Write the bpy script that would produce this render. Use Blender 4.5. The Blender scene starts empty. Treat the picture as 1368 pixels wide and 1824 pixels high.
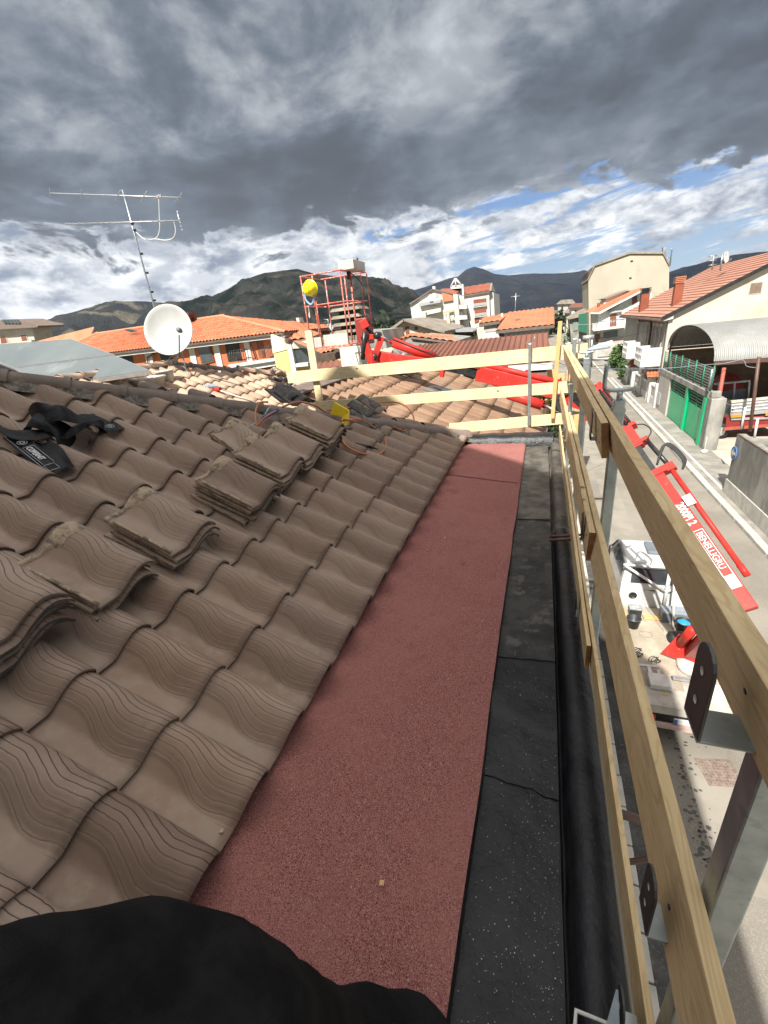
import bpy, math, random
from mathutils import Vector, Matrix, noise
random.seed(7)
R = math.radians
scene = bpy.context.scene
col = scene.collection

# ------------------------------------------------------------------ camera
F = 760.0
_s = Vector((285, -360, F)); _k = -F*F/(0.114*285-360); _n = Vector((0.114*_k, _k, F))
_s.normalize(); _n.normalize(); _r = _n.cross(_s)
# rows of world axes in camera coords (x right, y down, z forward)
def ray(u, v):
    c = Vector((u-684, v-912, F))
    return Vector((c.dot(_r), c.dot(_s), -c.dot(_n)))
def P(u, v, X=None, Y=None, Z=None, D=None):
    d = ray(u, v)
    if X is not None: return d*(X/d.x)
    if Y is not None: return d*(Y/d.y)
    if Z is not None: return d*(Z/d.z)
    return d.normalized()*D
cam = bpy.data.cameras.new('camera'); cam_o = bpy.data.objects.new('camera', cam); col.objects.link(cam_o)
cam.sensor_fit = 'HORIZONTAL'; cam.sensor_width = 36; cam.lens = 36*F/1368
cam.clip_start = 0.05; cam.clip_end = 20000
ax = Vector((_r.x, _s.x, -_n.x)); ay = -Vector((_r.y, _s.y, -_n.y)); az = -Vector((_r.z, _s.z, -_n.z))
cam_o.matrix_world = Matrix((ax, ay, az)).transposed().to_4x4()
scene.camera = cam_o

# ------------------------------------------------------------------ world, sun
SUN_AZ = Vector((-0.19, -0.98)).normalized(); SUN_EL = R(46)
w = bpy.data.worlds.new('World'); scene.world = w; w.use_nodes = True
nt = w.node_tree; nt.nodes.clear()
class NG:
    def __init__(s, nt): s.nt = nt
    def n(s, t, **k):
        o = s.nt.nodes.new(t)
        for a, b in k.items():
            if hasattr(o, a) and not a.startswith('i_'): setattr(o, a, b)
        return o
    def L(s, a, b): s.nt.links.new(a, b)
    def setin(s, o, i, v):
        if v is None: return
        if isinstance(v, bpy.types.NodeSocket): s.L(v, o.inputs[i])
        else: o.inputs[i].default_value = v
    def math(s, op, a, b=None, c=None, clamp=False):
        o = s.n('ShaderNodeMath', operation=op); o.use_clamp = clamp
        s.setin(o, 0, a); s.setin(o, 1, b); s.setin(o, 2, c); return o.outputs[0]
    def mr(s, v, a, b, c=0., d=1., smooth=True):
        o = s.n('ShaderNodeMapRange'); o.interpolation_type = 'SMOOTHSTEP' if smooth else 'LINEAR'
        s.setin(o, 0, v)
        for i, x in enumerate((a, b, c, d)): s.setin(o, i+1, x)
        return o.outputs[0]
    def mix(s, f, a, b, blend='MIX'):
        o = s.n('ShaderNodeMix', data_type='RGBA', blend_type=blend)
        s.setin(o, 0, f)
        s.setin(o, 6, a if isinstance(a, bpy.types.NodeSocket) else tuple(a)+((1,) if len(a) == 3 else ()))
        s.setin(o, 7, b if isinstance(b, bpy.types.NodeSocket) else tuple(b)+((1,) if len(b) == 3 else ()))
        return o.outputs[2]
    def noise(s, vec, scale=5, detail=4, rough=.55, dist=0, out=0):
        o = s.n('ShaderNodeTexNoise'); s.setin(o, 'Vector', vec)
        o.inputs['Scale'].default_value = scale; o.inputs['Detail'].default_value = detail
        o.inputs['Roughness'].default_value = rough; o.inputs['Distortion'].default_value = dist
        return o.outputs[out]
    def vec(s, x, y, z=0.):
        o = s.n('ShaderNodeCombineXYZ'); s.setin(o, 0, x); s.setin(o, 1, y); s.setin(o, 2, z); return o.outputs[0]
g = NG(nt)
tc = g.n('ShaderNodeTexCoord'); sp = g.n('ShaderNodeSeparateXYZ'); g.L(tc.outputs['Generated'], sp.inputs[0])
sky = g.n('ShaderNodeTexSky', sky_type='NISHITA'); sky.sun_disc = False
sky.sun_elevation = SUN_EL; sky.sun_rotation = math.atan2(SUN_AZ.x, SUN_AZ.y)
sky.altitude = 600; sky.air_density = 1.2; sky.dust_density = .6; sky.ozone_density = 1.5
x_, y_, z_ = sp.outputs[0], sp.outputs[1], sp.outputs[2]
zc = g.math('MAXIMUM', z_, 0.0)
den = g.math('ADD', zc, 0.07)
px = g.math('DIVIDE', x_, den); py = g.math('DIVIDE', y_, den)
pv = g.vec(px, py, 0.)
el = g.math('MULTIPLY', g.math('ARCSINE', z_), 57.2958)
azd = g.math('MULTIPLY', g.math('ARCTAN2', x_, y_), 57.2958)
n1 = g.noise(g.vec(g.math('MULTIPLY', px, .8), g.math('MULTIPLY', py, 1.), 3.1), 1.1, 7, .58, .35)
n2 = g.noise(g.vec(px, py, 9.7), 2.6, 8, .6, .5)
n3 = g.noise(g.vec(azd, g.math('MULTIPLY', el, 2.2), 5.), .13, 7, .6, .6)
n4 = g.noise(g.vec(azd, g.math('MULTIPLY', el, 1.9), 1.), .27, 8, .60, .15)
# deck: dark cloud sheet above ~11 degrees
edge = g.math('ADD', g.math('ADD', el, g.math('MULTIPLY', g.math('SUBTRACT', n3, .5), 14.0)), g.math('MULTIPLY', g.math('SUBTRACT', n4, .5), 6.))
deck = g.mr(edge, 10.2, 11.6)
na1 = g.noise(g.vec(azd, g.math('MULTIPLY', el, 1.5), 7.), .085, 9, .6, .3)
nb1 = g.math('ADD', g.math('MULTIPLY', g.noise(g.vec(px, py, 2.), .75, 8, .6, .2), .55), g.math('MULTIPLY', na1, .45))
nb2 = g.noise(g.vec(azd, g.math('MULTIPLY', el, 1.9), 16.), .16, 9, .58, .3)
v1 = g.mr(nb1, .43, .63); v2 = g.mr(nb2, .40, .66)
core = g.mr(g.math('ABSOLUTE', g.math('SUBTRACT', el, g.math('ADD', 14.2, g.math('MULTIPLY', g.math('ADD', azd, 20.), .06)))), 1.0, 7.5, 1., 0.)
lum = g.math('ADD', .036, g.math('MULTIPLY', v1, .165))
lum = g.math('ADD', lum, g.math('MULTIPLY', g.math('MULTIPLY', v2, g.math('ADD', .30, v1)), .080))
lum = g.math('ADD', lum, g.mr(el, 17., 27., 0., .022))
lum = g.math('MULTIPLY', lum, g.math('SUBTRACT', 1.0, g.math('MULTIPLY', core, .55)))
rim = g.math('MULTIPLY', g.mr(g.math('ABSOLUTE', g.math('SUBTRACT', edge, 11.2)), 0., 2.0, 1., 0.), g.mr(n4, .48, .68))
lum = g.math('ADD', lum, g.math('MULTIPLY', rim, .09))
deckcol = g.mix(1., g.mix(g.mr(lum, .04, .20), (.66, .85, 1.10), (.91, .98, 1.06)), g.vec(lum, lum, lum), 'MULTIPLY')
# bright cumulus band below the deck, thinning to streaks on the right
n5 = g.noise(g.vec(g.math('MULTIPLY', azd, .5), g.math('ADD', g.math('MULTIPLY', el, 3.), g.math('MULTIPLY', azd, -.28)), 4.), .22, 7, .62, .5)
right = g.mr(azd, -22., -2.)
nn = g.mix(right, n4, n5)
cov = g.math('ADD', g.math('MULTIPLY', g.math('SUBTRACT', nn, .5), 1.7), g.mr(azd, -24., -8., 0.86, 0.46))
cov = g.math('ADD', cov, g.mr(el, 0., 4., .22, .03))
cov = g.math('ADD', cov, g.mr(g.math('ABSOLUTE', g.math('SUBTRACT', el, g.math('ADD', 8.3, g.math('MULTIPLY', azd, -.03)))), .2, 2.4, .16, 0.))
gap = g.math('MULTIPLY', g.mr(g.math('ABSOLUTE', g.math('ADD', azd, 17.5)), 1., 6., 1., 0.), g.mr(g.math('ABSOLUTE', g.math('SUBTRACT', el, 9.2)), .2, 1.9, 1., 0.))
cov = g.math('SUBTRACT', cov, g.math('MULTIPLY', gap, .42))
cum = g.mr(cov, .38, .60)
dens = g.mr(cov, .5, 1.05)
cl = g.math('ADD', g.math('MULTIPLY', g.mr(n4, .36, .62), .6), g.math('MULTIPLY', g.mr(n3, .36, .6), .4))
cl = g.math('SUBTRACT', cl, g.math('MULTIPLY', dens, g.mr(azd, -30., 0., .10, .0)))
cumcol = g.mix(cl, (.105, .13, .18), (.74, .745, .73))
skyc = g.mix(1., sky.outputs[0], (.05, .05, .05), 'MULTIPLY')
blue = g.mix(g.mr(el, 0., 12.), (.25, .36, .47), (.05, .15, .36))
blue = g.mix(.2, blue, skyc)
c1 = g.mix(cum, blue, cumcol)
c2 = g.mix(deck, c1, deckcol)
c3 = g.mix(g.mr(el, -1., -.2, 0., 1.), (.08, .08, .075), c2)
# overhead, out of view: bright cloud made up to lift the ambient light
hi = g.mr(el, 32., 58.)
hicol = g.mix(g.mr(n1, .35, .65), (.24, .25, .27), (.80, .77, .73))
c4 = g.mix(hi, c3, hicol)
bg = g.n('ShaderNodeBackground'); g.L(c4, bg.inputs[0]); bg.inputs[1].default_value = 1.0
wo = g.n('ShaderNodeOutputWorld'); g.L(bg.outputs[0], wo.inputs[0])

sun = bpy.data.lights.new('sun', 'SUN'); sun.energy = 4.4; sun.angle = R(.53); sun.color = (1., .955, .88)
so = bpy.data.objects.new('sun', sun); col.objects.link(so)
sdir = Vector((SUN_AZ.x*math.cos(SUN_EL), SUN_AZ.y*math.cos(SUN_EL), math.sin(SUN_EL)))
so.rotation_euler = sdir.to_track_quat('Z', 'Y').to_euler(); so.location = (0, -30, 60)
scene.view_settings.view_transform = 'Standard'; scene.view_settings.look = 'None'
scene.view_settings.exposure = 1.08; scene.view_settings.gamma = 1.0

# ------------------------------------------------------------------ materials
MATS = {}
def newmat(name):
    m = bpy.data.materials.new(name); m.use_nodes = True
    return m, NG(m.node_tree), m.node_tree.nodes['Principled BSDF']
def mat(name, c, c2=None, scale=4, rough=.8, metal=0, bump=0, bscale=None, detail=5, c3=None, s3=30, lo=.35, hi=.65, spec=.5, coord='Object', stretch=None, f3=.5, lo3=.55, hi3=.7):
    m, g, b = newmat(name); MATS[name] = m
    tc = g.n('ShaderNodeTexCoord'); v = tc.outputs[coord]
    if coord == 'World':
        pass
    geo = g.n('ShaderNodeNewGeometry'); v = geo.outputs['Position']
    if stretch:
        mp = g.n('ShaderNodeMapping'); g.L(v, mp.inputs[0]); mp.inputs['Scale'].default_value = stretch; v = mp.outputs[0]
    colr = None
    if c2:
        colr = g.mix(g.mr(g.noise(v, scale, detail, .6), lo, hi), c, c2)
    if c3:
        base = colr if colr else tuple(c)
        colr = g.mix(g.math('MULTIPLY', g.mr(g.noise(v, s3, 4, .6), lo3, hi3), f3), base, c3)
    if colr is not None: g.L(colr, b.inputs['Base Color'])
    else: b.inputs['Base Color'].default_value = tuple(c)+(1,)
    b.inputs['Roughness'].default_value = rough; b.inputs['Metallic'].default_value = metal
    b.inputs['Specular IOR Level'].default_value = spec
    if bump:
        bn = g.n('ShaderNodeBump'); bn.inputs['Strength'].default_value = 1.; bn.inputs['Distance'].default_value = bump
        g.L(g.noise(v, bscale or scale*6, 5, .6), bn.inputs['Height']); g.L(bn.outputs[0], b.inputs['Normal'])
    return m
def wood(name, axis, c, c2):
    m, g, b = newmat(name); MATS[name] = m
    pos = g.n('ShaderNodeNewGeometry').outputs['Position']
    def mp(a, l):
        o = g.n('ShaderNodeMapping'); g.L(pos, o.inputs[0]); o.inputs['Scale'].default_value = (l, a, a) if axis == 'X' else (a, l, a); return o.outputs[0]
    kv = g.n('ShaderNodeTexVoronoi'); g.L(mp(2.6, 1.7), kv.inputs['Vector']); kv.inputs['Scale'].default_value = 1.6
    kd = kv.outputs['Distance']
    knot = g.mr(kd, .035, .075, 1., 0.); halo = g.mr(kd, .05, .30, 1., 0.)
    wv = g.n('ShaderNodeTexNoise'); g.L(mp(1., .16), wv.inputs['Vector']); wv.inputs['Scale'].default_value = 16; wv.inputs['Detail'].default_value = 3; wv.inputs['Distortion'].default_value = .8
    ring = g.math('SINE', g.math('ADD', g.math('MULTIPLY', wv.outputs[0], 46.), g.math('MULTIPLY', halo, 9.)))
    ringm = g.mr(ring, .1, 1.)
    fib = g.noise(mp(130., 5.), 1., 4, .6)
    a = g.mix(g.mr(g.noise(mp(2, 1.), 2.2, 5, .6), .3, .7), c, c2)
    a = g.mix(g.math('MULTIPLY', ringm, .30), a, (c[0]*.62, c[1]*.52, c[2]*.40))
    a = g.mix(g.math('MULTIPLY', g.mr(fib, .35, .7), .22), a, (c[0]*.6, c[1]*.55, c[2]*.45))
    a = g.mix(g.math('MULTIPLY', g.mr(g.noise(pos, 4.5, 6, .7), .58, .74), .40), a, (.22, .16, .08))
    a = g.mix(g.math('MULTIPLY', knot, .85), a, (.14, .075, .03))
    g.L(a, b.inputs['Base Color']); b.inputs['Roughness'].default_value = .75; b.inputs['Specular IOR Level'].default_value = .3
    bn = g.n('ShaderNodeBump'); bn.inputs['Distance'].default_value = .0012; bn.inputs['Strength'].default_value = .8
    g.L(g.math('ADD', fib, g.math('MULTIPLY', ringm, .3)), bn.inputs['Height']); g.L(bn.outputs[0], b.inputs['Normal'])
wood('wood', 'Y', (.58, .425, .225), (.70, .54, .315))
wood('wood_x', 'X', (.66, .54, .32), (.76, .64, .41))
mat('wood_end', (.22, .11, .045), (.32, .18, .08), 20, .8)
mat('galv', (.30, .34, .35), (.42, .46, .47), 12, .38, .75, c3=(.22, .25, .26), s3=40)
mat('bracket_dark', (.060, .058, .056), (.095, .092, .09), 9, .45, .55)
mat('galv_dark', (.05, .05, .05), (.09, .09, .085), 12, .35, .7)
mat('membrane', (.005, .0055, .007), (.020, .021, .024), 4, .38, bump=.007, bscale=22, c3=(.30, .28, .25), s3=160, lo3=.72, hi3=.78, f3=.6, lo=.3, hi=.7, spec=.28)
mat('membrane_mid', (.011, .011, .0115), (.042, .040, .037), 6, .48, bump=.008, bscale=24, c3=(.13, .12, .105), s3=11, lo3=.55, hi3=.68, spec=.3)
mat('membrane_old', (.05, .046, .041), (.13, .117, .10), 7, .55, bump=.008, bscale=20, c3=(.24, .21, .18), s3=60, lo3=.60, hi3=.74, spec=.3)
mat('mortar', (.10, .088, .075), (.24, .21, .175), 22, .95, bump=.02, bscale=30)
mat('concrete', (.40, .385, .35), (.52, .50, .455), 2, .9, bump=.004, bscale=30, c3=(.28, .26, .23), s3=3)
mat('concrete_dirty', (.36, .345, .31), (.20, .195, .175), .9, .95, bump=.012, bscale=9, c3=(.13, .125, .115), s3=2.2, lo3=.45, hi3=.65, stretch=(1, 1, .35))
mat('asphalt', (.185, .167, .138), (.25, .226, .19), .5, .95, bump=.006, bscale=90, c3=(.30, .28, .245), s3=45, lo3=.50, hi3=.62, f3=.55)
mat('asphalt_patch', (.215, .196, .162), (.285, .262, .220), .8, .95, bump=.006, bscale=70)
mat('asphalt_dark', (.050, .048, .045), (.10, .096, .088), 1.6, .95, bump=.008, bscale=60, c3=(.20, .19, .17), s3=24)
mat('sidewalk', (.22, .205, .175), (.31, .29, .25), .9, .95, bump=.006, bscale=30, c3=(.16, .155, .14), s3=1.6, lo3=.5, hi3=.62)
mat('kerb', (.40, .385, .345), (.50, .48, .43), 3, .9, bump=.005, bscale=30, c3=(.30, .28, .26), s3=5)
mat('yard', (.50, .45, .36), (.36, .33, .27), .5, .95, bump=.01, bscale=12, c3=(.22, .20, .17), s3=1.5)
mat('gravel_dark', (.10, .095, .085), (.22, .20, .17), 2, .95, bump=.02, bscale=25)
mat('line', (.66, .65, .61), (.48, .47, .44), 6, .8)
mat('plaster_cream', (.50, .45, .355), (.585, .535, .435), .35, .9, bump=.006, bscale=9, c3=(.43, .36, .24), s3=.8, lo3=.52, hi3=.7, f3=.6)
mat('plaster_grey', (.36, .34, .30), (.44, .41, .37), .5, .9, bump=.003, bscale=15, c3=(.28, .26, .23), s3=1.2)
mat('plaster_blank', (.38, .345, .27), (.45, .405, .32), .12, .9, c3=(.34, .30, .24), s3=.35, lo3=.55, hi3=.66, stretch=(1, 1, .7))
mat('white_wall', (.54, .53, .50), (.62, .61, .58), .5, .8, c3=(.36, .34, .31), s3=1.6, lo3=.56, hi3=.70, f3=.5, stretch=(1, 1, .35))
mat('apt_wall', (.51, .49, .42), (.58, .555, .48), .2, .8, c3=(.36, .33, .28), s3=.5, lo3=.55, hi3=.70, f3=.5, stretch=(1, 1, .3))
mat('apt_side', (.50, .49, .45), (.56, .55, .50), .2, .8)
mat('yellow_wall', (.66, .50, .17), (.71, .55, .21), .6, .8)
mat('ivory_wall', (.70, .66, .46), (.74, .70, .50), .6, .8)
mat('terracotta_wall', (.44, .13, .055), (.50, .16, .07), .6, .85)
mat('terracotta_dark', (.20, .055, .03), (.26, .075, .04), .6, .85)
mat('brown_shutter', (.15, .055, .03), (.20, .075, .04), 8, .6)
mat('dark', (.012, .011, .01), (.03, .028, .025), 2, .6)
mat('dark_brown', (.05, .032, .022), (.09, .06, .04), 2, .8)
mat('glass', (.02, .025, .03), (.06, .075, .08), .7, .08, spec=.8)
mat('red_paint', (.46, .030, .024), (.54, .042, .032), 2, .42, spec=.22, c3=(.48, .17, .14), s3=12, lo3=.6, hi3=.75)
mat('red_dark', (.20, .022, .018), (.26, .03, .025), 2, .5)
mat('red_worn', (.55, .16, .12), (.50, .08, .055), 14, .6, c3=(.62, .50, .44), s3=22, lo3=.52, hi3=.62, f3=.8)
mat('oxide_red', (.30, .07, .045), (.36, .09, .06), 4, .6)
mat('pink_bumper', (.42, .30, .26), (.50, .36, .31), 4, .6)
mat('brown_metal', (.085, .045, .035), (.12, .06, .045), 4, .5)
mat('black_metal', (.012, .012, .012), (.03, .03, .03), 8, .35)
mat('rubber', (.015, .015, .015), (.03, .03, .03), 8, .7)
mat('chrome', (.55, .55, .55), (.45, .45, .45), 8, .15, 1.)
mat('white_paint', (.64, .64, .63), (.56, .56, .54), 2, .35)
mat('alu', (.55, .56, .57), (.45, .46, .47), 8, .4, .6)
mat('checker', (.48, .445, .385), (.36, .335, .29), 3, .6, bump=.004, bscale=60, c3=(.30, .25, .19), s3=5)
mat('bed_floor', (.44, .385, .30), (.31, .265, .20), 1.6, .85, c3=(.25, .21, .16), s3=4, lo3=.55, hi3=.66)
mat('plywood', (.56, .33, .13), (.64, .40, .18), 4, .7)
mat('grey_plastic', (.13, .15, .17), (.17, .19, .21), 4, .45)
mat('lid_grey', (.22, .25, .28), (.26, .29, .32), 4, .45)
mat('black_plastic', (.018, .02, .022), (.03, .032, .035), 4, .4)
mat('blue_plastic', (.02, .25, .55), (.03, .32, .62), 4, .4)
mat('yellow_plastic', (.80, .60, .02), (.85, .68, .05), 4, .4)
mat('ochre_sticker', (.50, .38, .12), (.44, .33, .10), 9, .6)
mat('helmet_yellow', (.86, .80, .02), (.88, .82, .03), 4, .28)
mat('sky_blue', (.22, .42, .75), (.28, .5, .8), 4, .4)
mat('green_gate', (.0, .34, .14), (.0, .40, .165), 3, .35)
mat('green_metal', (.02, .17, .10), (.03, .21, .12), 3, .5)
mat('mesh_grey', (.16, .19, .16), (.22, .25, .21), 3, .7)
mat('corrugated', (.25, .25, .235), (.31, .31, .295), .4, .45, .15, c3=(.40, .39, .37), s3=1.5)
mat('brick_brown', (.22, .16, .11), (.15, .11, .08), .8, .95, c3=(.30, .23, .16), s3=3)
mat('sheet_roof', (.25, .105, .07), (.19, .08, .053), .4, .7, c3=(.20, .09, .065), s3=2, stretch=(1, .5, 1))
mat('apt_roof', (.30, .095, .055), (.24, .075, .045), .3, .85)
mat('orange_roof', (.42, .165, .085), (.50, .205, .11), .6, .85, c3=(.38, .16, .09), s3=1.5)
mat('pink_roof', (.36, .175, .12), (.42, .21, .145), .5, .85, c3=(.28, .14, .10), s3=2)
mat('grey_roof', (.20, .17, .14), (.30, .26, .21), .8, .9)
mat('solar', (.115, .135, .14), (.15, .17, .17), .6, .35, c3=(.26, .28, .28), s3=1.2, spec=.6)
mat('dish', (.36, .365, .355), (.41, .415, .405), 2, .5, c3=(.42, .42, .40), s3=9, stretch=(1, 1, .2))
mat('white_plastic', (.66, .66, .62), (.56, .54, .47), 6, .5)
mat('mortar_fill', (.34, .32, .25), (.26, .24, .19), 14, .95, bump=.01, bscale=30)
mat('chimney_white', (.66, .64, .58), (.58, .56, .50), 3, .85, bump=.003, bscale=30)
mat('chimney_cap', (.27, .235, .18), (.17, .145, .11), 3, .9, bump=.01, bscale=20)
mat('hose_orange', (.42, .13, .05), (.50, .17, .07), 8, .5)
mat('blue_handle', (.01, .07, .32), (.015, .09, .38), 8, .3)
mat('foliage', (.035, .075, .018), (.08, .14, .03), 1.5, .7)
mat('foliage_far', (.018, .032, .012), (.035, .055, .02), .2, .8)
mat('bark', (.12, .09, .06), (.18, .14, .10), 5, .9)
mat('blue_sign', (.015, .10, .33), (.02, .12, .36), 5, .35)
mat('orange_reflector', (.85, .22, .02), (.9, .26, .03), 5, .3)
mat('green_awning', (.015, .10, .06), (.02, .13, .075), 5, .6)
mat('pebble', (.55, .50, .42), (.40, .36, .30), 50, .9)
mat('lamp_grey', (.26, .31, .38), (.30, .35, .42), 5, .35)
mat('rust', (.26, .20, .165), (.17, .12, .095), 12, .8, bump=.003, bscale=80)
mat('silver_sheet', (.35, .37, .38), (.25, .27, .28), 9, .35, .4, bump=.02, bscale=9)
mat('fleece', (.006, .0058, .006), (.013, .0125, .0125), 14, .98, bump=.003, bscale=160, spec=.15, c3=(.25, .24, .23), s3=120, lo3=.80, hi3=.84, f3=.5)
mat('town_ground', (.16, .15, .12), (.10, .12, .06), .03, .95)

def wave_tile(name, c, c2, dirt, N=13, dist=.0062, line=.5, wavy=True):
    m, g, b = newmat(name); MATS[name] = m
    uv = g.n('ShaderNodeUVMap'); uv.uv_map = 'uv'; s = g.n('ShaderNodeSeparateXYZ'); g.L(uv.outputs[0], s.inputs[0])
    idn = g.n('ShaderNodeUVMap'); idn.uv_map = 'rid'; si = g.n('ShaderNodeSeparateXYZ'); g.L(idn.outputs[0], si.inputs[0])
    geo = g.n('ShaderNodeNewGeometry'); pos = geo.outputs['Position']
    u, v = s.outputs[0], s.outputs[1]
    col_ = g.mix(g.mr(g.noise(pos, 3.5, 6, .6), .3, .7), c, c2)
    col_ = g.mix(g.math('MULTIPLY', si.outputs[0], .75), col_, (c[0]*.66, c[1]*.68, c[2]*.72))
    col_ = g.mix(g.math('MULTIPLY', si.outputs[1], .45), col_, (c2[0]*1.12, c2[1]*1.2, c2[2]*1.3))
    col_ = g.mix(g.math('MULTIPLY', g.mr(g.noise(pos, 7., 7, .7), .55, .72), .35), col_, (c[0]*.55, c[1]*.52, c[2]*.5))
    col_ = g.mix(g.math('MULTIPLY', g.math('MULTIPLY', g.mr(g.noise(pos, 2.1, 5, .6), .52, .66), g.mr(u, .6, .8)), .35), col_, (.36, .305, .26))
    flat = g.mr(u, .26, .40, 1., 0.)
    col_ = g.mix(g.math('MULTIPLY', g.math('MULTIPLY', flat, g.mr(g.noise(pos, 14, 5, .65), .42, .7)), .75), col_, dirt)
    col_ = g.mix(g.math('MULTIPLY', g.mr(g.noise(pos, 55, 3, .6), .68, .76), .5), col_, (.42, .38, .33))
    col_ = g.mix(g.math('MULTIPLY', g.mr(g.noise(pos, 26, 6, .75, 1.2), .66, .72), .55), col_, (c[0]*.35, c[1]*.35, c[2]*.33))
    if wavy:
        off = g.math('MULTIPLY', g.mr(v, .22, .70), .20)
        off2 = g.math('MULTIPLY', g.mr(v, .70, .98), .04)
        ww = g.math('ADD', g.math('ADD', u, g.math('SUBTRACT', off, off2)), g.math('MULTIPLY', g.noise(g.vec(g.math('MULTIPLY', u, 3.), g.math('MULTIPLY', v, 4.), si.outputs[0]), 1.4, 2), .05))
        ph = g.math('FRACT', g.math('MULTIPLY', ww, N))
        saw = g.math('MINIMUM', g.mr(ph, 0., .78, 1., .15, smooth=False), g.mr(ph, .90, 1.0, 0., 1., smooth=False)) if False else g.math('ADD', g.mr(ph, 0., .82, .0, .8), g.mr(ph, .84, 1.0, 0., -.8))
        groove = g.mr(g.math('ABSOLUTE', g.math('SUBTRACT', ph, .92)), .0, .10, 1., 0.)
        msk = g.mr(g.math('ADD', u, off), .43, .50)
        col_ = g.mix(g.math('MULTIPLY', g.math('MULTIPLY', groove, msk), line), col_, tuple(x*.40 for x in c))
        h = g.math('MULTIPLY', g.math('ADD', saw, g.math('MULTIPLY', groove, -.5)), msk)
    else:
        h = g.math('MULTIPLY', g.noise(pos, 20, 4), .4)
    h = g.math('ADD', h, g.math('MULTIPLY', g.noise(pos, 90, 4, .6), .18))
    bn = g.n('ShaderNodeBump'); bn.inputs['Strength'].default_value = 1.; bn.inputs['Distance'].default_value = dist
    g.L(h, bn.inputs['Height']); g.L(bn.outputs[0], b.inputs['Normal'])
    g.L(col_, b.inputs['Base Color']); b.inputs['Roughness'].default_value = .68; b.inputs['Specular IOR Level'].default_value = .35
    return m
wave_tile('tile_brown', (.270, .180, .128), (.345, .245, .182), (.325, .258, .198), N=11, line=.42)
wave_tile('tile_beige', (.40, .27, .18), (.47, .33, .23), (.28, .20, .14), dist=.002, line=.15)
wave_tile('tile_moss', (.20, .118, .070), (.29, .175, .108), (.09, .078, .05), N=5, dist=.006, line=.3, wavy=False)
mat('tile_orange', (.40, .125, .058), (.54, .20, .10), 2.2, .85, c3=(.22, .075, .04), s3=5, lo3=.52, hi3=.66)
mat('ridge_brown', (.14, .105, .088), (.19, .145, .12), 5, .75, bump=.004, bscale=40, c3=(.26, .23, .20), s3=12, lo3=.6, hi3=.75)
mat('ridge_beige', (.44, .31, .225), (.52, .38, .28), 5, .8, bump=.003, bscale=30, c3=(.28, .21, .16), s3=8)
mat('tile_edge', (.40, .31, .215), (.17, .13, .10), 18, .95, bump=.008, bscale=50, lo=.45, hi=.62, c3=(.58, .52, .43), s3=40)
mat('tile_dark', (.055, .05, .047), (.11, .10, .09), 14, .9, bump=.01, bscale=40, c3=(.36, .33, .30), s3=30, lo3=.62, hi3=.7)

def felt():
    m, g, b = newmat('red_felt'); MATS['red_felt'] = m
    pos = g.n('ShaderNodeNewGeometry').outputs['Position']
    vo = g.n('ShaderNodeTexVoronoi'); g.L(pos, vo.inputs['Vector']); vo.inputs['Scale'].default_value = 470
    sp_ = g.n('ShaderNodeSeparateColor'); g.L(vo.outputs['Color'], sp_.inputs[0])
    a = g.mix(sp_.outputs[0], (.225, .075, .067), (.52, .225, .20))
    a = g.mix(g.mr(sp_.outputs[1], .80, .92), a, (.085, .028, .028))
    a = g.mix(g.mr(sp_.outputs[2], .95, .99), a, (.60, .40, .35))
    a = g.mix(g.math('MULTIPLY', g.mr(g.noise(pos, 1.6, 7, .7), .42, .66), .5), a, (.42, .18, .155))
    a = g.mix(g.math('MULTIPLY', g.mr(g.noise(pos, 3.1, 7, .75), .60, .70), .40), a, (.20, .065, .058))
    a = g.mix(g.math('MULTIPLY', g.mr(g.noise(pos, 6, 5, .65), .60, .72), .35), a, (.14, .05, .045))
    g.L(a, b.inputs['Base Color']); b.inputs['Roughness'].default_value = .95; b.inputs['Specular IOR Level'].default_value = .2
    bn = g.n('ShaderNodeBump'); bn.inputs['Distance'].default_value = .003
    g.L(g.math('ADD', g.math('MULTIPLY', sp_.outputs[0], .7), g.noise(pos, 500, 2)), bn.inputs['Height']); g.L(bn.outputs[0], b.inputs['Normal'])
felt()

def hill_mat(name, c, c2, pale, pf, sc):  # very dark base colours stand in for cloud shadow on the hills
    m, g, b = newmat(name); MATS[name] = m
    pos = g.n('ShaderNodeNewGeometry').outputs['Position']
    a = g.mix(g.mr(g.noise(pos, sc, 9, .62), .38, .62), c, c2)
    zz = g.n('ShaderNodeSeparateXYZ'); g.L(pos, zz.inputs[0])
    msk = g.math('MULTIPLY', g.mr(g.noise(pos, sc*.8, 6, .6, .6), .50, .64), pf)
    a = g.mix(msk, a, pale)
    bn = g.n('ShaderNodeBump'); bn.inputs['Distance'].default_value = .35/sc; bn.inputs['Strength'].default_value = 1.
    g.L(g.noise(pos, sc*1.5, 10, .68), bn.inputs['Height']); g.L(bn.outputs[0], b.inputs['Normal'])
    g.L(a, b.inputs['Base Color']); b.inputs['Roughness'].default_value = 1.; b.inputs['Specular IOR Level'].default_value = 0.
hill_mat('hill_near', (.005, .011, .007), (.036, .038, .034), (.095, .08, .062), .6, .011)
hill_mat('hill_left', (.014, .018, .018), (.036, .036, .032), (.22, .19, .13), .8, .0045)
hill_mat('hill_far', (.006, .011, .019), (.018, .022, .030), (.045, .042, .038), .5, .0035)
M = MATS

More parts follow.
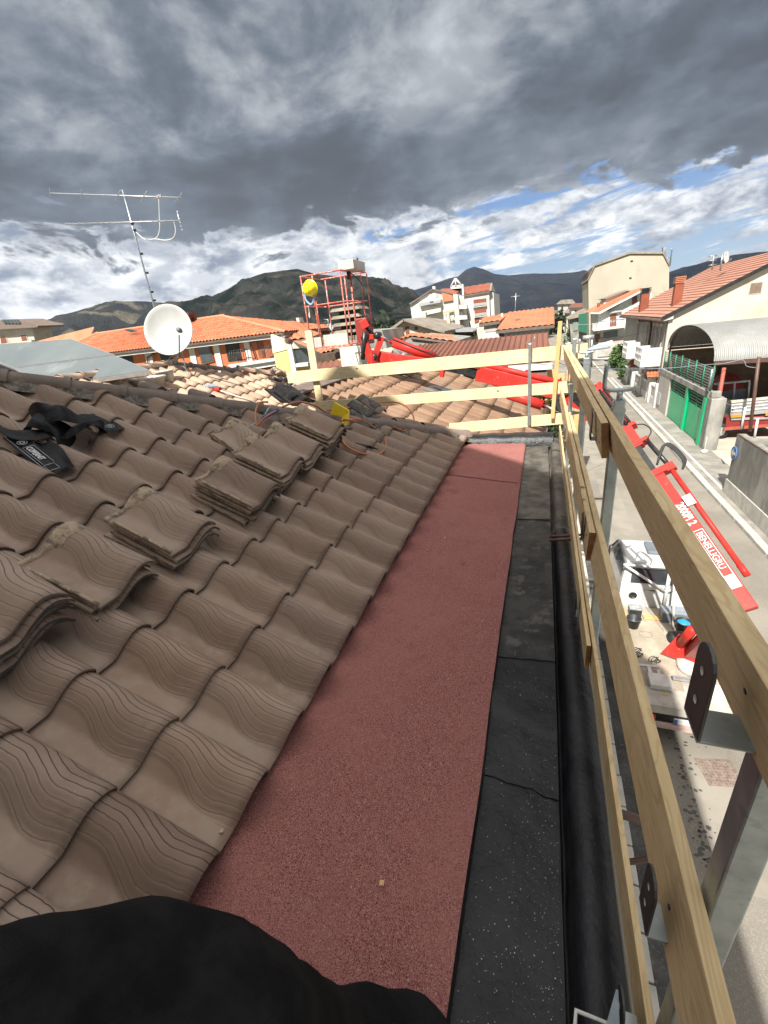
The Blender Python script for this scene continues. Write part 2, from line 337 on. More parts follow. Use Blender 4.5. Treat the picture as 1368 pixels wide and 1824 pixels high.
# ------------------------------------------------------------------ mesh helpers
class MB:
    def __init__(s): s.v = []; s.f = []; s.m = []; s.uv = None; s.mi = 0; s.smooth = []
        
    def add(s, vs, fs, smooth=False):
        o = len(s.v); s.v += [tuple(v) for v in vs]
        for f in fs: s.f.append(tuple(i+o for i in f)); s.m.append(s.mi); s.smooth.append(smooth)
        return s
    def box(s, a, b):
        x0, y0, z0 = a; x1, y1, z1 = b
        if x0 > x1: x0, x1 = x1, x0
        if y0 > y1: y0, y1 = y1, y0
        if z0 > z1: z0, z1 = z1, z0
        vs = [(x0,y0,z0),(x1,y0,z0),(x1,y1,z0),(x0,y1,z0),(x0,y0,z1),(x1,y0,z1),(x1,y1,z1),(x0,y1,z1)]
        return s.add(vs, [(0,3,2,1),(4,5,6,7),(0,1,5,4),(1,2,6,5),(2,3,7,6),(3,0,4,7)])
    def obox(s, c, ax_, ay_, az_):
        c = Vector(c); ax_, ay_, az_ = Vector(ax_), Vector(ay_), Vector(az_)
        vs = [c+i*ax_+j*ay_+k*az_ for k in (-.5, .5) for i, j in ((-.5,-.5),(.5,-.5),(.5,.5),(-.5,.5))]
        return s.add(vs, [(0,3,2,1),(4,5,6,7),(0,1,5,4),(1,2,6,5),(2,3,7,6),(3,0,4,7)])
    def beam(s, p, q, w_, h_, up=(0,0,1), w2=None, h2=None):
        p, q = Vector(p), Vector(q); d = (q-p).normalized(); up = Vector(up)
        side = d.cross(up).normalized(); u = side.cross(d).normalized()
        w2 = w_ if w2 is None else w2; h2 = h_ if h2 is None else h2
        vs = []
        for c, ww, hh in ((p, w_, h_), (q, w2, h2)):
            for i, j in ((-.5,-.5),(.5,-.5),(.5,.5),(-.5,.5)): vs.append(c+side*ww*i+u*hh*j)
        return s.add(vs, [(0,1,2,3),(7,6,5,4),(0,4,5,1),(1,5,6,2),(2,6,7,3),(3,7,4,0)])
    def tube(s, pts, r, n=8, r2=None, cap=True):
        pts = [Vector(p) for p in pts]; rings = []
        prev = None
        for i, p in enumerate(pts):
            d = (pts[min(i+1, len(pts)-1)]-pts[max(i-1, 0)]).normalized()
            ref = prev if prev is not None else (Vector((0,0,1)) if abs(d.z) < .9 else Vector((1,0,0)))
            a = (ref - d*ref.dot(d)).normalized(); prev = a; b = d.cross(a)
            rr = r if r2 is None else r+(r2-r)*i/(len(pts)-1)
            rings.append([p+a*rr*math.cos(2*math.pi*k/n)+b*rr*math.sin(2*math.pi*k/n) for k in range(n)])
        vs = [v for rg in rings for v in rg]; fs = []
        for i in range(len(pts)-1):
            for k in range(n):
                a_, b_ = i*n+k, i*n+(k+1) % n
                fs.append((a_, b_, b_+n, a_+n))
        if cap: fs.append(tuple(range(n-1, -1, -1))); fs.append(tuple(range((len(pts)-1)*n, len(pts)*n)))
        return s.add(vs, fs, True)
    def prism(s, poly, dv):
        n = len(poly); dv = Vector(dv); poly = [Vector(p) for p in poly]
        vs = poly+[p+dv for p in poly]
        fs = [tuple(range(n)), tuple(range(2*n-1, n-1, -1))]+[(i, i+n, (i+1) % n+n, (i+1) % n) for i in range(n)]
        return s.add(vs, fs)
    def lathe(s, c, prof, n=20, axis=(0,0,1)):
        c = Vector(c); a = Vector(axis).normalized(); ref = Vector((1,0,0)) if abs(a.x) < .9 else Vector((0,1,0))
        e1 = (ref-a*ref.dot(a)).normalized(); e2 = a.cross(e1); vs = []; fs = []
        for r_, h_ in prof:
            for k in range(n):
                t = 2*math.pi*k/n; vs.append(c+a*h_+e1*r_*math.cos(t)+e2*r_*math.sin(t))
        for i in range(len(prof)-1):
            for k in range(n):
                p_, q_ = i*n+k, i*n+(k+1) % n; fs.append((p_, q_, q_+n, p_+n))
        return s.add(vs, fs, True)
WORLD = {}
def empty(name, loc):
    o = bpy.data.objects.new(name, None); o.empty_display_size = .2; col.objects.link(o); o.location = loc
    WORLD[o.name] = Vector(loc); return o
def build(name, mb, mats, parent=None, uvs=None, fix=True, bevel=0):
    if not isinstance(mats, (list, tuple)): mats = [mats]
    if uvs is None and fix: pass
    me = bpy.data.meshes.new(name)
    xs = [v[0] for v in mb.v]; ys = [v[1] for v in mb.v]; zs = [v[2] for v in mb.v]
    if not xs: return None
    og = Vector(((min(xs)+max(xs))/2, (min(ys)+max(ys))/2, min(zs)))
    me.from_pydata([(v[0]-og.x, v[1]-og.y, v[2]-og.z) for v in mb.v], [], mb.f)
    for m in mats: me.materials.append(M[m] if isinstance(m, str) else m)
    me.polygons.foreach_set('material_index', mb.m)
    me.polygons.foreach_set('use_smooth', mb.smooth)
    if uvs:
        for k, arr in uvs.items():
            l = me.uv_layers.new(name=k); l.data.foreach_set('uv', arr)
    me.validate(); me.update()
    if uvs is None:
        import bmesh
        bm = bmesh.new(); bm.from_mesh(me); bmesh.ops.recalc_face_normals(bm, faces=bm.faces); bm.to_mesh(me); bm.free()
    o = bpy.data.objects.new(name, me); col.objects.link(o)
    if parent is not None:
        o.parent = parent; o.location = og-WORLD[parent.name]
    else: o.location = og
    WORLD[o.name] = og
    if bevel:
        md = o.modifiers.new('bevel', 'BEVEL'); md.width = bevel; md.segments = 2; md.limit_method = 'ANGLE'
    return o
def tag(o, label, cat, group=None, kind=None):
    if label: o['label'] = label
    if cat: o['category'] = cat
    if group: o['group'] = group
    if kind: o['kind'] = kind
    return o
def struct(name, mb, mats, **k):
    o = build(name, mb, mats, **k); o['kind'] = 'structure'; return o
def smooth_path(pts, n=6):
    pts = [Vector(p) for p in pts]; out = []
    for i in range(len(pts)-1):
        p0 = pts[max(i-1, 0)]; p1 = pts[i]; p2 = pts[i+1]; p3 = pts[min(i+2, len(pts)-1)]
        for k in range(n):
            t = k/n
            out.append(.5*((2*p1)+(p2-p0)*t+(2*p0-5*p1+4*p2-p3)*t*t+(3*p1-p0-3*p2+p3)*t**3))
    return out+[pts[-1]]

# ------------------------------------------------------------------ tiles
CR = .72
def tprof(s, H=.096, flat=.29):
    if s < flat: return .004*(1-s/flat)
    if s < CR:
        t = (s-flat)/(CR-flat); e = t*t/(t+.16)*1.16; return H*math.sin(math.pi/2*e)
    t = (s-CR)/(1-CR); return H*(1-.60*t**1.9)
class Tiles:
    def __init__(s): s.mb = MB(); s.uv = []; s.rid = []
    def tile(s, o, eu, el_, en, W, L, H=.094, ns=14, nl=6, th=.014, lift=.022, jit=1., under=False, uvflip=False):
        """o: lower-left lip corner; eu lateral, el_ up-slope, en normal"""
        r1, r2 = random.random(), random.random(); mb = s.mb; b0 = len(mb.v)
        yaw = (random.random()-.5)*.012*jit; dz = random.random()*.004*jit
        for j in range(nl+1):
            l = j/nl
            for i in range(ns+1):
                u = i/ns
                h = tprof(u, H)+lift*(1-l)+dz
                p = o+eu*(u*W+yaw*l*L)+el_*(l*L)+en*h
                mb.v.append(tuple(p))
        for j in range(nl):
            for i in range(ns):
                a = b0+j*(ns+1)+i; f = (a, a+1, a+ns+2, a+ns+1)
                mb.f.append(f); mb.m.append(0); mb.smooth.append(True)
                for (ii, jj) in ((i, j), (i+1, j), (i+1, j+1), (i, j+1)): s.uv += [ii/ns, 1-jj/nl]; s.rid += [r1, r2]
        # lip front and (for loose tiles) the underside and edges
        b1 = len(mb.v); js = range(nl+1) if under else (0,)
        for j in js:
            l = j/nl
            for i in range(ns+1):
                u = i/ns; h = tprof(u, H)+lift*(1-l)+dz-th
                mb.v.append(tuple(o+eu*(u*W+yaw*l*L)+el_*(l*L+(.0 if under else .002))+en*h))
        def q(f, m_=1):
            mb.f.append(f); mb.m.append(m_); mb.smooth.append(False); s.uv.extend([.1, .5]*4); s.rid.extend([r1, r2]*4)
        for i in range(ns): q((b0+i, b1+i, b1+i+1, b0+i+1))
        if not under:
            b2 = len(mb.v)
            for j in range(nl+1): mb.v.append(tuple(o+eu*(W+yaw*j/nl*L)+el_*(j/nl*L)-en*.004))
            for j in range(nl): a = b0+j*(ns+1)+ns; q((a, b2+j, b2+j+1, a+ns+1))
        if under:
            for j in range(nl):
                for i in range(ns):
                    a = b1+j*(ns+1)+i; q((a, a+ns+1, a+ns+2, a+1))
                a, b = b0+j*(ns+1), b1+j*(ns+1); q((a, a+ns+1, b+ns+1, b), 2)
                a, b = b0+j*(ns+1)+ns, b1+j*(ns+1)+ns; q((a, b, b+ns+1, a+ns+1), 2)
            for i in range(ns):
                a, b = b0+nl*(ns+1)+i, b1+nl*(ns+1)+i; q((a, a+1, b+1, b), 2)
    def build(s, name, mats, parent=None):
        return build(name, s.mb, mats, parent, uvs={'uv': s.uv, 'rid': s.rid})

TP = .459; TA = math.atan(TP)
EU = Vector((0, 1, 0)); EL = Vector((-math.cos(TA), 0, math.sin(TA))); EN = Vector((math.sin(TA), 0, math.cos(TA)))
TW, TL = .2855, .407
EX, EZ, Y0, YH = -.945, -1.54, .49-.74*.2855, 5.76     # eave line, phase, hip corner
def roofpt(u, v, e=0.):
    d = ray(u, v); k = (EZ+e/math.cos(TA)+TP*EX)/(d.z+TP*d.x); return d*k
HIPB = 5.80
def hip_limit(xx): return HIPB+1.12*(xx-EX)      # y of the hip above a given x (x negative)
G = -8.5

house = empty('tiled_roof_house', (-3, 2, G))
tag(house, 'house in the foreground with brown wavy roof tiles above a red felt eave', 'house')
t = Tiles()
for r_ in range(0, 11):
    for c_ in range(-5, 20):
        o = Vector((EX, Y0+c_*TW, EZ))+EL*(r_*TL)
        top = o+EL*TL; cy = o.y+TW*.6
        lim = hip_limit((o.x+top.x)/2)
        if cy > lim+.12: continue
        L = TL+.02
        if o.y+TW > hip_limit(top.x):
            L = max(.10, min(TL+.02, (1-(top.x-((cy-HIPB)/1.12+EX))/(top.x-o.x))*TL)) if cy > HIPB-9 else L
            xx = (cy-HIPB)/1.12+EX          # x at which hip passes this column
            L = max(.08, min(TL+.02, (xx-o.x)/(-math.cos(TA))+.05)) if xx < o.x else .08
            if xx > o.x: continue
        near = o.y < 3.2
        nl = 10 if near else 6
        t.tile(o, EU, EL, EN, TW, L, ns=26 if near else 16, nl=nl)
t.build('roof_tiles', ['tile_brown', 'ridge_brown'], house)
# under-sheathing, walls
mb = MB(); p0 = Vector((EX+.02, -3.0, EZ-.05)); 
mb.add([Vector((EX+.02, -1.5, EZ-.035)), Vector((EX+.02, YH+.05, EZ-.035)), Vector((-5.2, YH+.05-4.7, EZ-.035+TP*4.28)), Vector((-5.2, -1.5, EZ-.035+TP*4.28))], [(0,1,2,3)])
mb.add([Vector((EX, HIPB, EZ-.1)), Vector((-5.2, HIPB+.0, EZ-.4)), Vector((-5.2, HIPB-4.76, EZ+TP*4.25-.08))], [(0,1,2)])
build('roof_deck', mb, 'mortar', house)
mb = MB(); mb.box((-9, -3, G), (.16, 5.86, EZ-.30)); build('wall', mb, 'plaster_grey', house)
# hip cap tiles
mb = MB(); mort = MB()
ha = Vector((EX+.02, HIPB, EZ)); hb = Vector((-5.6, HIPB-1.12*(4.655), EZ+TP*4.655)); hd = (hb-ha); hl = hd.length; hd.normalize()
hs = hd.cross(Vector((0,0,1))).normalized(); hu = hs.cross(hd).normalized()
k = 0; d_ = .02
while d_ < hl:
    for i_, (r0, r1_) in enumerate([(.088, .098)]):
        p = ha+hd*d_+hu*(.062+.004*(k % 2)); L = .44; vs = []; nn = 10; fs = []
        for j, (a_, rr) in enumerate([(0, .108), (.05, .110), (.055, .096), (L, .090)]):
            for q_ in range(nn+1):
                th = math.pi*(q_/nn); vs.append(p+hd*a_+hs*math.cos(th)*rr+hu*math.sin(th)*rr*.8)
        for j in range(3):
            for q_ in range(nn): a = j*(nn+1)+q_; fs.append((a, a+1, a+nn+2, a+nn+1))
        mb.add(vs, fs, True)
        vs = [v-hu*.012*(1 if i > -1 else 0) for i, v in enumerate(vs[:nn+1])]
    d_ += .40; k += 1
build('ridge_tiles', mb, 'ridge_brown', house)
n_ = 90; vs = []
for i in range(n_+1):
    p = ha+hd*(hl*i/n_); j_ = .02*noise.noise(p*14)
    vs += [p+hu*.075-hs*.09, p+hu*.045-hs*.10+hu*j_, p-hs*.14+hu*(-.0+j_*.5)]
mort.add(vs, [(3*i+a, 3*i+3+a, 3*i+4+a, 3*i+1+a) for i in range(n_) for a in (0, 1)], True)
vs = []
for i in range(n_+1):
    p = ha+hd*(hl*i/n_); vs += [p+hu*.075+hs*.09, p+hu*.0+hs*.2]
mort.add(vs, [(2*i, 2*i+2, 2*i+3, 2*i+1) for i in range(n_)], True)
build('ridge_mortar', mort, 'mortar', house)

# felt eave, black membrane, gutter edge and parapet
def sheet(x0, x1, y0, y1, zf, nx, ny, edge=None):
    mb = MB(); vs = []
    for j in range(ny+1):
        y = y0+(y1-y0)*j/ny
        xa, xb = x0, x1
        for i in range(nx+1):
            x = xa+(xb-xa)*i/nx
            if edge:
                if i == nx: x += edge*noise.noise(Vector((1.3, y*2.1, 0)))
            vs.append((x, y, zf(x, y)))
    mb.add(vs, [(j*(nx+1)+i, j*(nx+1)+i+1, (j+1)*(nx+1)+i+1, (j+1)*(nx+1)+i) for j in range(ny) for i in range(nx)], True); return mb
zr = lambda x, y: -1.555+.010*noise.noise(Vector((x*1.1, y*.7, 0)))-.006*(x+.95)
mb = sheet(-1.25, -.158, -.9, 5.66, zr, 14, 90, .007)
# folded down edge
build('red_felt', mb, 'red_felt', house)
mb = MB(); vs = []
for j in range(91):
    y = -.9+6.56*j/90; x = -.158+.007*noise.noise(Vector((1.3, y*2.1, 0)))
    vs += [(x, y, zr(-.158, y)), (x+.006, y, zr(-.158, y)-.035)]
mb.add(vs, [(2*i, 2*i+1, 2*i+3, 2*i+2) for i in range(90)], True)
build('felt_edge', mb, 'black_metal', house)
# the overlapping second sheet at the far end (its seam shows across the red strip)
mb = sheet(-1.25, -.170, 4.42, 5.70, lambda x, y: zr(x, y)+.006+.001*noise.noise(Vector((x*9, y*9, 2))), 12, 12)
for i, v in enumerate(mb.v):
    if abs(v[1]-4.42) < .001: mb.v[i] = (v[0], v[1]+(-.30*(v[0]+.9)+.02*noise.noise(Vector((v[0]*6, 0, 0)))), v[2])
build('red_felt', mb, 'red_felt', house)
zb = lambda x, y: -1.60+.010*noise.noise(Vector((x*5, y*2.2, 4)))+.005*noise.noise(Vector((x*14, y*9, 8)))+(.009 if ((y+.3*x+.02*noise.noise(Vector((x*9, 0, 0)))) % 1.37) < .12 else 0)
def lapsheet(y0, y1, e, m_, sk):
    mb = sheet(-.20, .115, y0, y1, lambda x, y: zb(x, y)+e, 14, int((y1-y0)*60))
    for i, v in enumerate(mb.v):
        if abs(v[1]-y0) < 1e-4: mb.v[i] = (v[0], v[1]+sk*(v[0]+.04)+.012*noise.noise(Vector((v[0]*22, y0, 0))), v[2])
    mb.prism([(-.20, y0+sk*-.16, -1.602+e), (.115, y0+sk*.155, -1.602+e), (.115, y0+sk*.155+.03, -1.602+e), (-.20, y0+sk*-.16+.03, -1.602+e)], (0, 0, -.003))
    build('gutter_membrane', mb, m_, house)
lapsheet(-.9, 1.16, .0, 'membrane', 0); lapsheet(1.10, 1.80, .005, 'membrane', -.12); lapsheet(1.76, 2.62, .010, 'membrane_mid', .05); lapsheet(2.56, 3.5, .005, 'membrane_mid', .0); lapsheet(3.44, 5.86, .010, 'membrane_old', .04)
# groove and rounded parapet roll
def roll(y0, y1, m_, off=0):
    mb = MB(); pr = [(.113, -1.60), (.122, -1.66), (.136, -1.66), (.146, -1.585), (.160, -1.555), (.19, -1.545), (.225, -1.55), (.262, -1.575), (.285, -1.66), (.29, -1.80), (.29, -2.3)]
    ny = int((y1-y0)/.06); vs = []
    for j in range(ny+1):
        y = y0+(y1-y0)*j/ny; s_ = .007*noise.noise(Vector((0, y*2.3, 7)))
        for i, (x, z) in enumerate(pr): vs.append((x+off+s_+.004*noise.noise(Vector((x*20, y*5, 1))), y, z+.007*noise.noise(Vector((x*8, y*4, 3)))+(.007 if 4 <= i <= 6 and (y % .93) < .09 else 0)))
    n = len(pr); mb.add(vs, [(j*n+i, j*n+i+1, (j+1)*n+i+1, (j+1)*n+i) for j in range(ny) for i in range(n-1)], True)
    build('parapet_roll', mb, m_, house)
roll(-.9, 3.2, 'membrane'); roll(3.2, 5.9, 'membrane_old')
# end kerb of membrane beneath the end rail
mb = MB(); vs = []
for j in range(61):
    x = -1.35+1.52*j/60; w_ = .01*noise.noise(Vector((x*6, 3, 0)))
    vs += [(x, 5.66, -1.60), (x, 5.69+w_, -1.50+w_), (x, 5.73+w_, -1.455+w_), (x, 5.84, -1.45+w_), (x, 5.9, -1.50), (x, 5.91, -1.9)]
mb.add(vs, [(j*6+i, j*6+i+1, j*6+7+i, j*6+6+i) for j in range(60) for i in range(5)], True)
build('end_kerb', mb, 'membrane', house)

# unseen house added behind the viewer, its gable shaped to shade the near roof
nb = empty('unseen_shade_house', (-6, -7, G))
tag(nb, 'tall house added out of view behind the foreground roof to shade it', 'house')
GH = 9.35
mb = MB(); mb.prism([(.35, -3.4, G), (.35, -3.4, GH-4.85*.87), (-4.5, -3.4, GH), (-9.35, -3.4, GH-4.85*.87), (-9.35, -3.4, G)], (0, -8, 0)); build('wall', mb, 'plaster_cream', nb)
mb = MB(); mb.prism([(.5, -3.36, GH-5*.87+.02), (-4.5, -3.36, GH+.02), (-9.5, -3.36, GH-5*.87+.02), (-9.5, -3.36, GH-5*.87+.14), (-4.5, -3.36, GH+.15), (.5, -3.36, GH-5*.87+.14)], (0, -8.1, 0)); build('roof', mb, 'orange_roof', nb)
mb = MB()
for x in (-7.5, -4.5, -1.5):
    for z in (-.2, 3.0): mb.box((x-.5, -3.43, z), (x+.5, -3.39, z+1.5))
build('window', mb, 'glass', nb)

# ------------------------------------------------------------------ roofs beyond: beige (roof 2) and mossy (roof 3)
def tiled_plane(x0, z0, y0, ymin, ymax, rmin, rmax, clip, W=.2855, L=.375, tp=TP, ns=10, nl=3, H=.062, xfun=None, **kw):
    a = math.atan(tp); el = Vector((-math.cos(a), 0, math.sin(a))); en = Vector((math.sin(a), 0, math.cos(a))); t = Tiles()
    for r_ in range(rmin, rmax):
        y = ymin
        while y < ymax:
            o = Vector((x0, y, z0))+el*(r_*L)
            if clip(o.x-.15, y+W/2): t.tile(o, EU, el, en, W, L+.02, H=H, ns=ns, nl=nl, **kw)
            y += W
    return t
h2 = empty('beige_roof_house', (-5, 9, G))
tag(h2, 'sunlit beige tiled roof house just beyond the dark ridge, with bucket on it', 'house')
# plane: z=-1.18-.459(x+6.6); ridge along Y at x=-8.5 until y=8.6, then hip to (-5.49,13.1)
def clip2(x, y):
    return x > -8.55 and y < 8.6+(x+8.5)*1.5+.1 and x < -3.55 and y > 2.0
z2 = lambda x: -1.18-TP*(x+6.6)
t = tiled_plane(-3.4, z2(-3.4), 0, 4.6, 14, 0, 16, clip2, L=.405, nl=3); t.build('roof_tiles', ['tile_beige', 'ridge_brown'], h2)
def ridge_line(name, a, b, r_, m_, parent, step=.42, collar=True):
    mb = MB(); a, b = Vector(a), Vector(b); d = b-a; L = d.length; d.normalize(); s = d.cross(Vector((0,0,1))).normalized(); u = s.cross(d)
    k = 0.
    while k < L:
        vs = []; fs = []; nn = 8; rows = [(0, r_*1.22), (.05, r_*1.22), (.055, r_), (step+.02, r_*.95)] if collar else [(0, r_*1.06), (step+.02, r_*.94)]
        for a_, rr in rows:
            for q in range(nn+1): th = math.pi*q/nn; vs.append(a+d*(k+a_)+s*math.cos(th)*rr+u*(math.sin(th)*rr*.9))
        for j in range(len(rows)-1):
            for q in range(nn): c = j*(nn+1)+q; fs.append((c, c+1, c+nn+2, c+nn+1))
        mb.add(vs, fs, True); k += step
    return build(name, mb, m_, parent)
ridge_line('ridge_tiles', (-8.5, 4.2, -.28), (-8.5, 8.6, -.28), .12, 'ridge_beige', h2)
ridge_line('ridge_tiles', (-8.5, 8.7, -.30), (-7.7, 10.0, -.66), .12, 'ridge_brown', h2)
ridge_line('ridge_tiles', (-7.7, 10.1, -.62), (-5.3, 13.5, -1.72), .12, 'ridge_beige', h2)
mb = MB(); mb.add([(-8.5, 3, -.36), (-8.5, 8.7, -.36), (-5.2, 13.6, z2(-5.2)-.06), (-3.5, 13.6, z2(-3.5)-.06), (-3.5, 3, z2(-3.5)-.06)], [(0,1,2,3,4)])
mb.add([(-8.5, 3, -.36), (-8.5, 8.7, -.36), (-12.5, 8.7, -2.2), (-12.5, 3, -2.2)], [(0,1,2,3)])
mb.add([(-8.5, 8.7, -.36), (-5.2, 13.6, -1.85), (-12.5, 13.6, -2.6), (-12.5, 8.7, -2.2)], [(0,1,2,3)])
build('roof_deck', mb, 'mortar', h2)
mb = MB(); mb.box((-12, 6.1, G), (-3.6, 13.4, -3.0)); build('wall', mb, 'plaster_cream', h2)

h3 = empty('mossy_roof_house', (-1.5, 9, G))
tag(h3, 'house with mossy brown tiled roof just past the end rail, under the red boom', 'house')
X3, Z3, T3 = .06, -2.46, .44
z3 = lambda x: Z3-T3*(x-X3)
def clip3(x, y): return x > -3.62 and y < 12.1+(.25*(x+3.6))
t = tiled_plane(X3, Z3, 0, 6.15, 12.6, 0, 10, clip3, L=.405, tp=T3, nl=3, ns=12, H=.078); t.build('roof_tiles', ['tile_moss', 'ridge_brown'], h3)
mb = MB(); mb.add([(X3, 6.0, Z3-.05), (X3, 12.9, Z3-.05), (-3.7, 12.0, z3(-3.7)-.05), (-3.7, 6.0, z3(-3.7)-.05)], [(0,1,2,3)])
build('roof_deck', mb, 'mortar', h3)
mb = MB(); mb.beam((-3.66, 5.95, z3(-3.66)+.06), (-3.62, 12.3, z3(-3.66)+.07), .34, .03, up=(.2, 0, 1)); build('ridge_flashing', mb, 'lamp_grey' if 0 else 'ridge_brown', h3)
mb = MB(); mb.box((-3.5, 6.1, G), (-.2, 12.2, z3(-.2)-.25)); mb.box((-3.5, 6.1, G), (-1.8, 12.0, z3(-1.8)-.3)); build('wall', mb, 'plaster_grey', h3)
mb = MB(); mb.box((X3-.02, 6.0, Z3-.12), (X3+.09, 12.6, Z3-.02)); build('gutter', mb, 'brown_metal', h3)

# skylight lying on the mossy roof, and rumpled grey sheet
def on3(u, v, e=0):
    d = ray(u, v); k = (Z3+e+T3*X3)/(d.z+T3*d.x); return d*k
a, b, c, d_ = on3(742, 697, .07), on3(770, 686, .10), on3(812, 693, .10), on3(800, 707, .07)
mb = MB(); mb.prism([a, b, c, d_], (0, 0, -.08)); tag(build('skylight', mb, 'silver_sheet'), 'low grey skylight hatch set in the mossy brown roof', 'skylight')
mb = MB(); vs = []; 
for j in range(7):
    for i in range(9):
        p = on3(795+i*5.2, 703+j*3.4+ (i % 3), .05); p.z += .05*noise.noise(p*7); vs.append(p)
mb.add(vs, [(j*9+i, j*9+i+1, j*9+i+10, j*9+i+9) for j in range(6) for i in range(8)], False)
tag(build('foil_sheet', mb, 'silver_sheet'), 'rumpled grey foil sheet lying on the mossy roof below the boom', 'sheet')

# ------------------------------------------------------------------ ground, street, kerbs
mb = MB(); mb.box((-7000, -400, G-1.), (7000, 9000, G-.03)); struct('ground', mb, 'town_ground')
def strip(name, x0, x1, y0, y1, z, m_, bend=True, th=.02):
    mb = MB(); vs = []; n = 60
    for i in range(n+1):
        y = y0+(y1-y0)*(i/n)**1.6
        b_ = -.000018*max(0, y-90)**2 if bend else 0
        for x in (x0, x1): vs.append((x+b_, y, z))
        for x in (x0, x1): vs.append((x+b_, y, z-th))
    fs = []
    for i in range(n):
        a = i*4; fs += [(a, a+1, a+5, a+4), (a+1, a+3, a+7, a+5), (a+2, a, a+4, a+6)]
    fs += [(0, 1, 3, 2)]
    mb.add(vs, fs); struct(name, mb, m_)
strip('road', 1.74, 7.45, -14, 260, G+.004, 'asphalt')
strip('asphalt_patch', 2.95, 3.75, 5., 60, G+.010, 'asphalt_patch')
strip('shaded_asphalt_strip', 1.745, 2.60, -12, 15, G+.009, 'asphalt_dark')  # darker tone also stands in for the building's shade along the kerb
strip('sidewalk', .18, 1.49, -14, 60, G+.12, 'sidewalk', th=.15)
strip('sidewalk', 7.72, 9.35, -14, 260, G+.12, 'sidewalk', th=.15)
strip('road_marking', 7.98, 8.10, 12, 60, G+.130, 'line')
def kerb(x0, x1, y0, y1, seg):
    mb = MB(); y = y0; 
    while y < y1:
        L = seg*(.85+.3*random.random()) if y < 30 else seg*4
        dx = (random.random()-.5)*.02; b_ = -.000018*max(0, y-90)**2
        mb.box((x0+dx+b_, y+.012, G-.05), (x1+dx+b_, y+L-.012, G+.125+random.random()*.008)); y += L
    struct('kerb', mb, 'kerb', bevel=.012)
kerb(1.50, 1.73, -14, 60, .62); kerb(7.46, 7.72, -14, 220, .9)
mb = MB(); mb.box((9.36, -20, G-.2), (60, 42, G+.05)); struct('yard', mb, 'yard')
# manhole cover
c = P(1282, 1376, Z=G+.012); mh = empty('manhole_cover', c); tag(mh, 'square rusty manhole cover in the road near the steel post', 'manhole cover')
mb = MB(); mb.obox(c, (.62, .12, 0), (-.10, .55, 0), (0, 0, .02)); build('plate', mb, 'rust', mh)
mb = MB()
for i in range(-4, 5):
    for j in range(-4, 5): mb.obox(c+Vector((i*.064-j*.01, j*.058+i*.012, .016)), (.03, .006, 0), (-.006, .018, 0), (0, 0, .008))
build('stud_pattern', mb, 'mortar', mh)
mb = MB(); rs = random.Random(3)
for i in range(170):
    t_ = rs.random(); p = P(1215+100*t_*.45+rs.gauss(0, 14), 1290+260*t_+rs.gauss(0, 8), Z=G+.008); s_ = .012+.035*rs.random()**1.5
    a_ = rs.random()*6; n = 7; vs = [p+Vector((math.cos(a_+6.283*k/n)*s_*(.7+.5*rs.random()), math.sin(a_+6.283*k/n)*s_*(.5+.5*rs.random()), .0012*(i % 3))) for k in range(n)]
    mb.add(vs, [tuple(range(n))])
tag(build('water_drops', mb, 'asphalt_dark'), 'dark drip spots splashed over the road beside the manhole cover', 'stain', kind='stuff')

# ------------------------------------------------------------------ generic facade tools
def poly(pts, **k): return [P(u, v, **k) for u, v in pts]
def wallY(name, pts, Y, depth, m_, parent):
    mb = MB(); mb.prism(poly(pts, Y=Y), (0, depth, 0)); return build(name, mb, m_, parent)
def addY(mb, pts, Y, depth): mb.prism(poly(pts, Y=Y), (0, depth, 0))
def rectY(pts4, Y, depth, name, m_, parent): return wallY(name, pts4, Y, depth, m_, parent)
def quadP(name, pts, th, m_, parent):
    mb = MB(); mb.prism(pts, (0, 0, -th)); return build(name, mb, m_, parent)
def rq(x0, y0, x1, y1, sl=-.09, le=.12):
    """window quad in pixels: top-left, top-right ... with horizontal slope sl and vertical lean le"""
    return [(x0, y0), (x1, y0+(x1-x0)*sl), (x1+(y1-y0)*le, y1+(x1-x0)*sl), (x0+(y1-y0)*le, y1)]
def window(parent, quad, Y, fm='white_wall', gm='glass', fr=1.2, nm='window', depth=.08, pm='pane'):
    a = poly(quad, Y=Y); cx = sum(a, Vector())/4
    fr_ = MB(); o = fr
    outer = [cx+(p-cx)*1.18 for p in a]
    mb = MB(); mb.prism([p+Vector((0, -.03, 0)) for p in outer], (0, .06, 0)); f = build(nm, mb, fm, parent)
    mb = MB(); mb.prism([p+Vector((0, -.05, 0)) for p in a], (0, .03, 0)); build(pm, mb, gm, f)
    return f

# generic tiled roof on any quad (lower-left, lower-right, upper-right, upper-left)
def roofquad(name, q, m_, parent, W=.26, L=.40, H=.085, th=.12, ns=4, under='ridge_brown', tiles=True, maxc=120):
    ll, lr, ur, ul = [Vector(p) for p in q]
    mb = MB(); n = (lr-ll).cross(ul-ll).normalized()
    if n.z < 0: n = -n
    nc = max(3, min(maxc, int((lr-ll).length/W))); nr = max(3, min(30, int((ul-ll).length/L)))
    vs = []; N = nc*ns
    for r_ in range(nr):
        for e in (0, 1):
            v = (r_+e)/nr
            for i in range(N+1):
                u = i/N; p = ll*(1-u)*(1-v)+lr*u*(1-v)+ur*u*v+ul*(1-u)*v
                h = H*abs(math.sin(math.pi*i/ns))**.8+(.03 if e == 0 else 0.)
                vs.append(p+n*h)
    fs = []
    for k in range(2*nr-1):
        for i in range(N): a = k*(N+1)+i; fs.append((a, a+1, a+N+2, a+N+1))
    mb.add(vs, fs, False)
    base = MB(); base.prism([ll, lr, ur, ul], -n*th)
    o = len(mb.v); mb.mi = 1; mb.add(base.v, base.f); 
    return build(name, mb, [m_, under], parent)

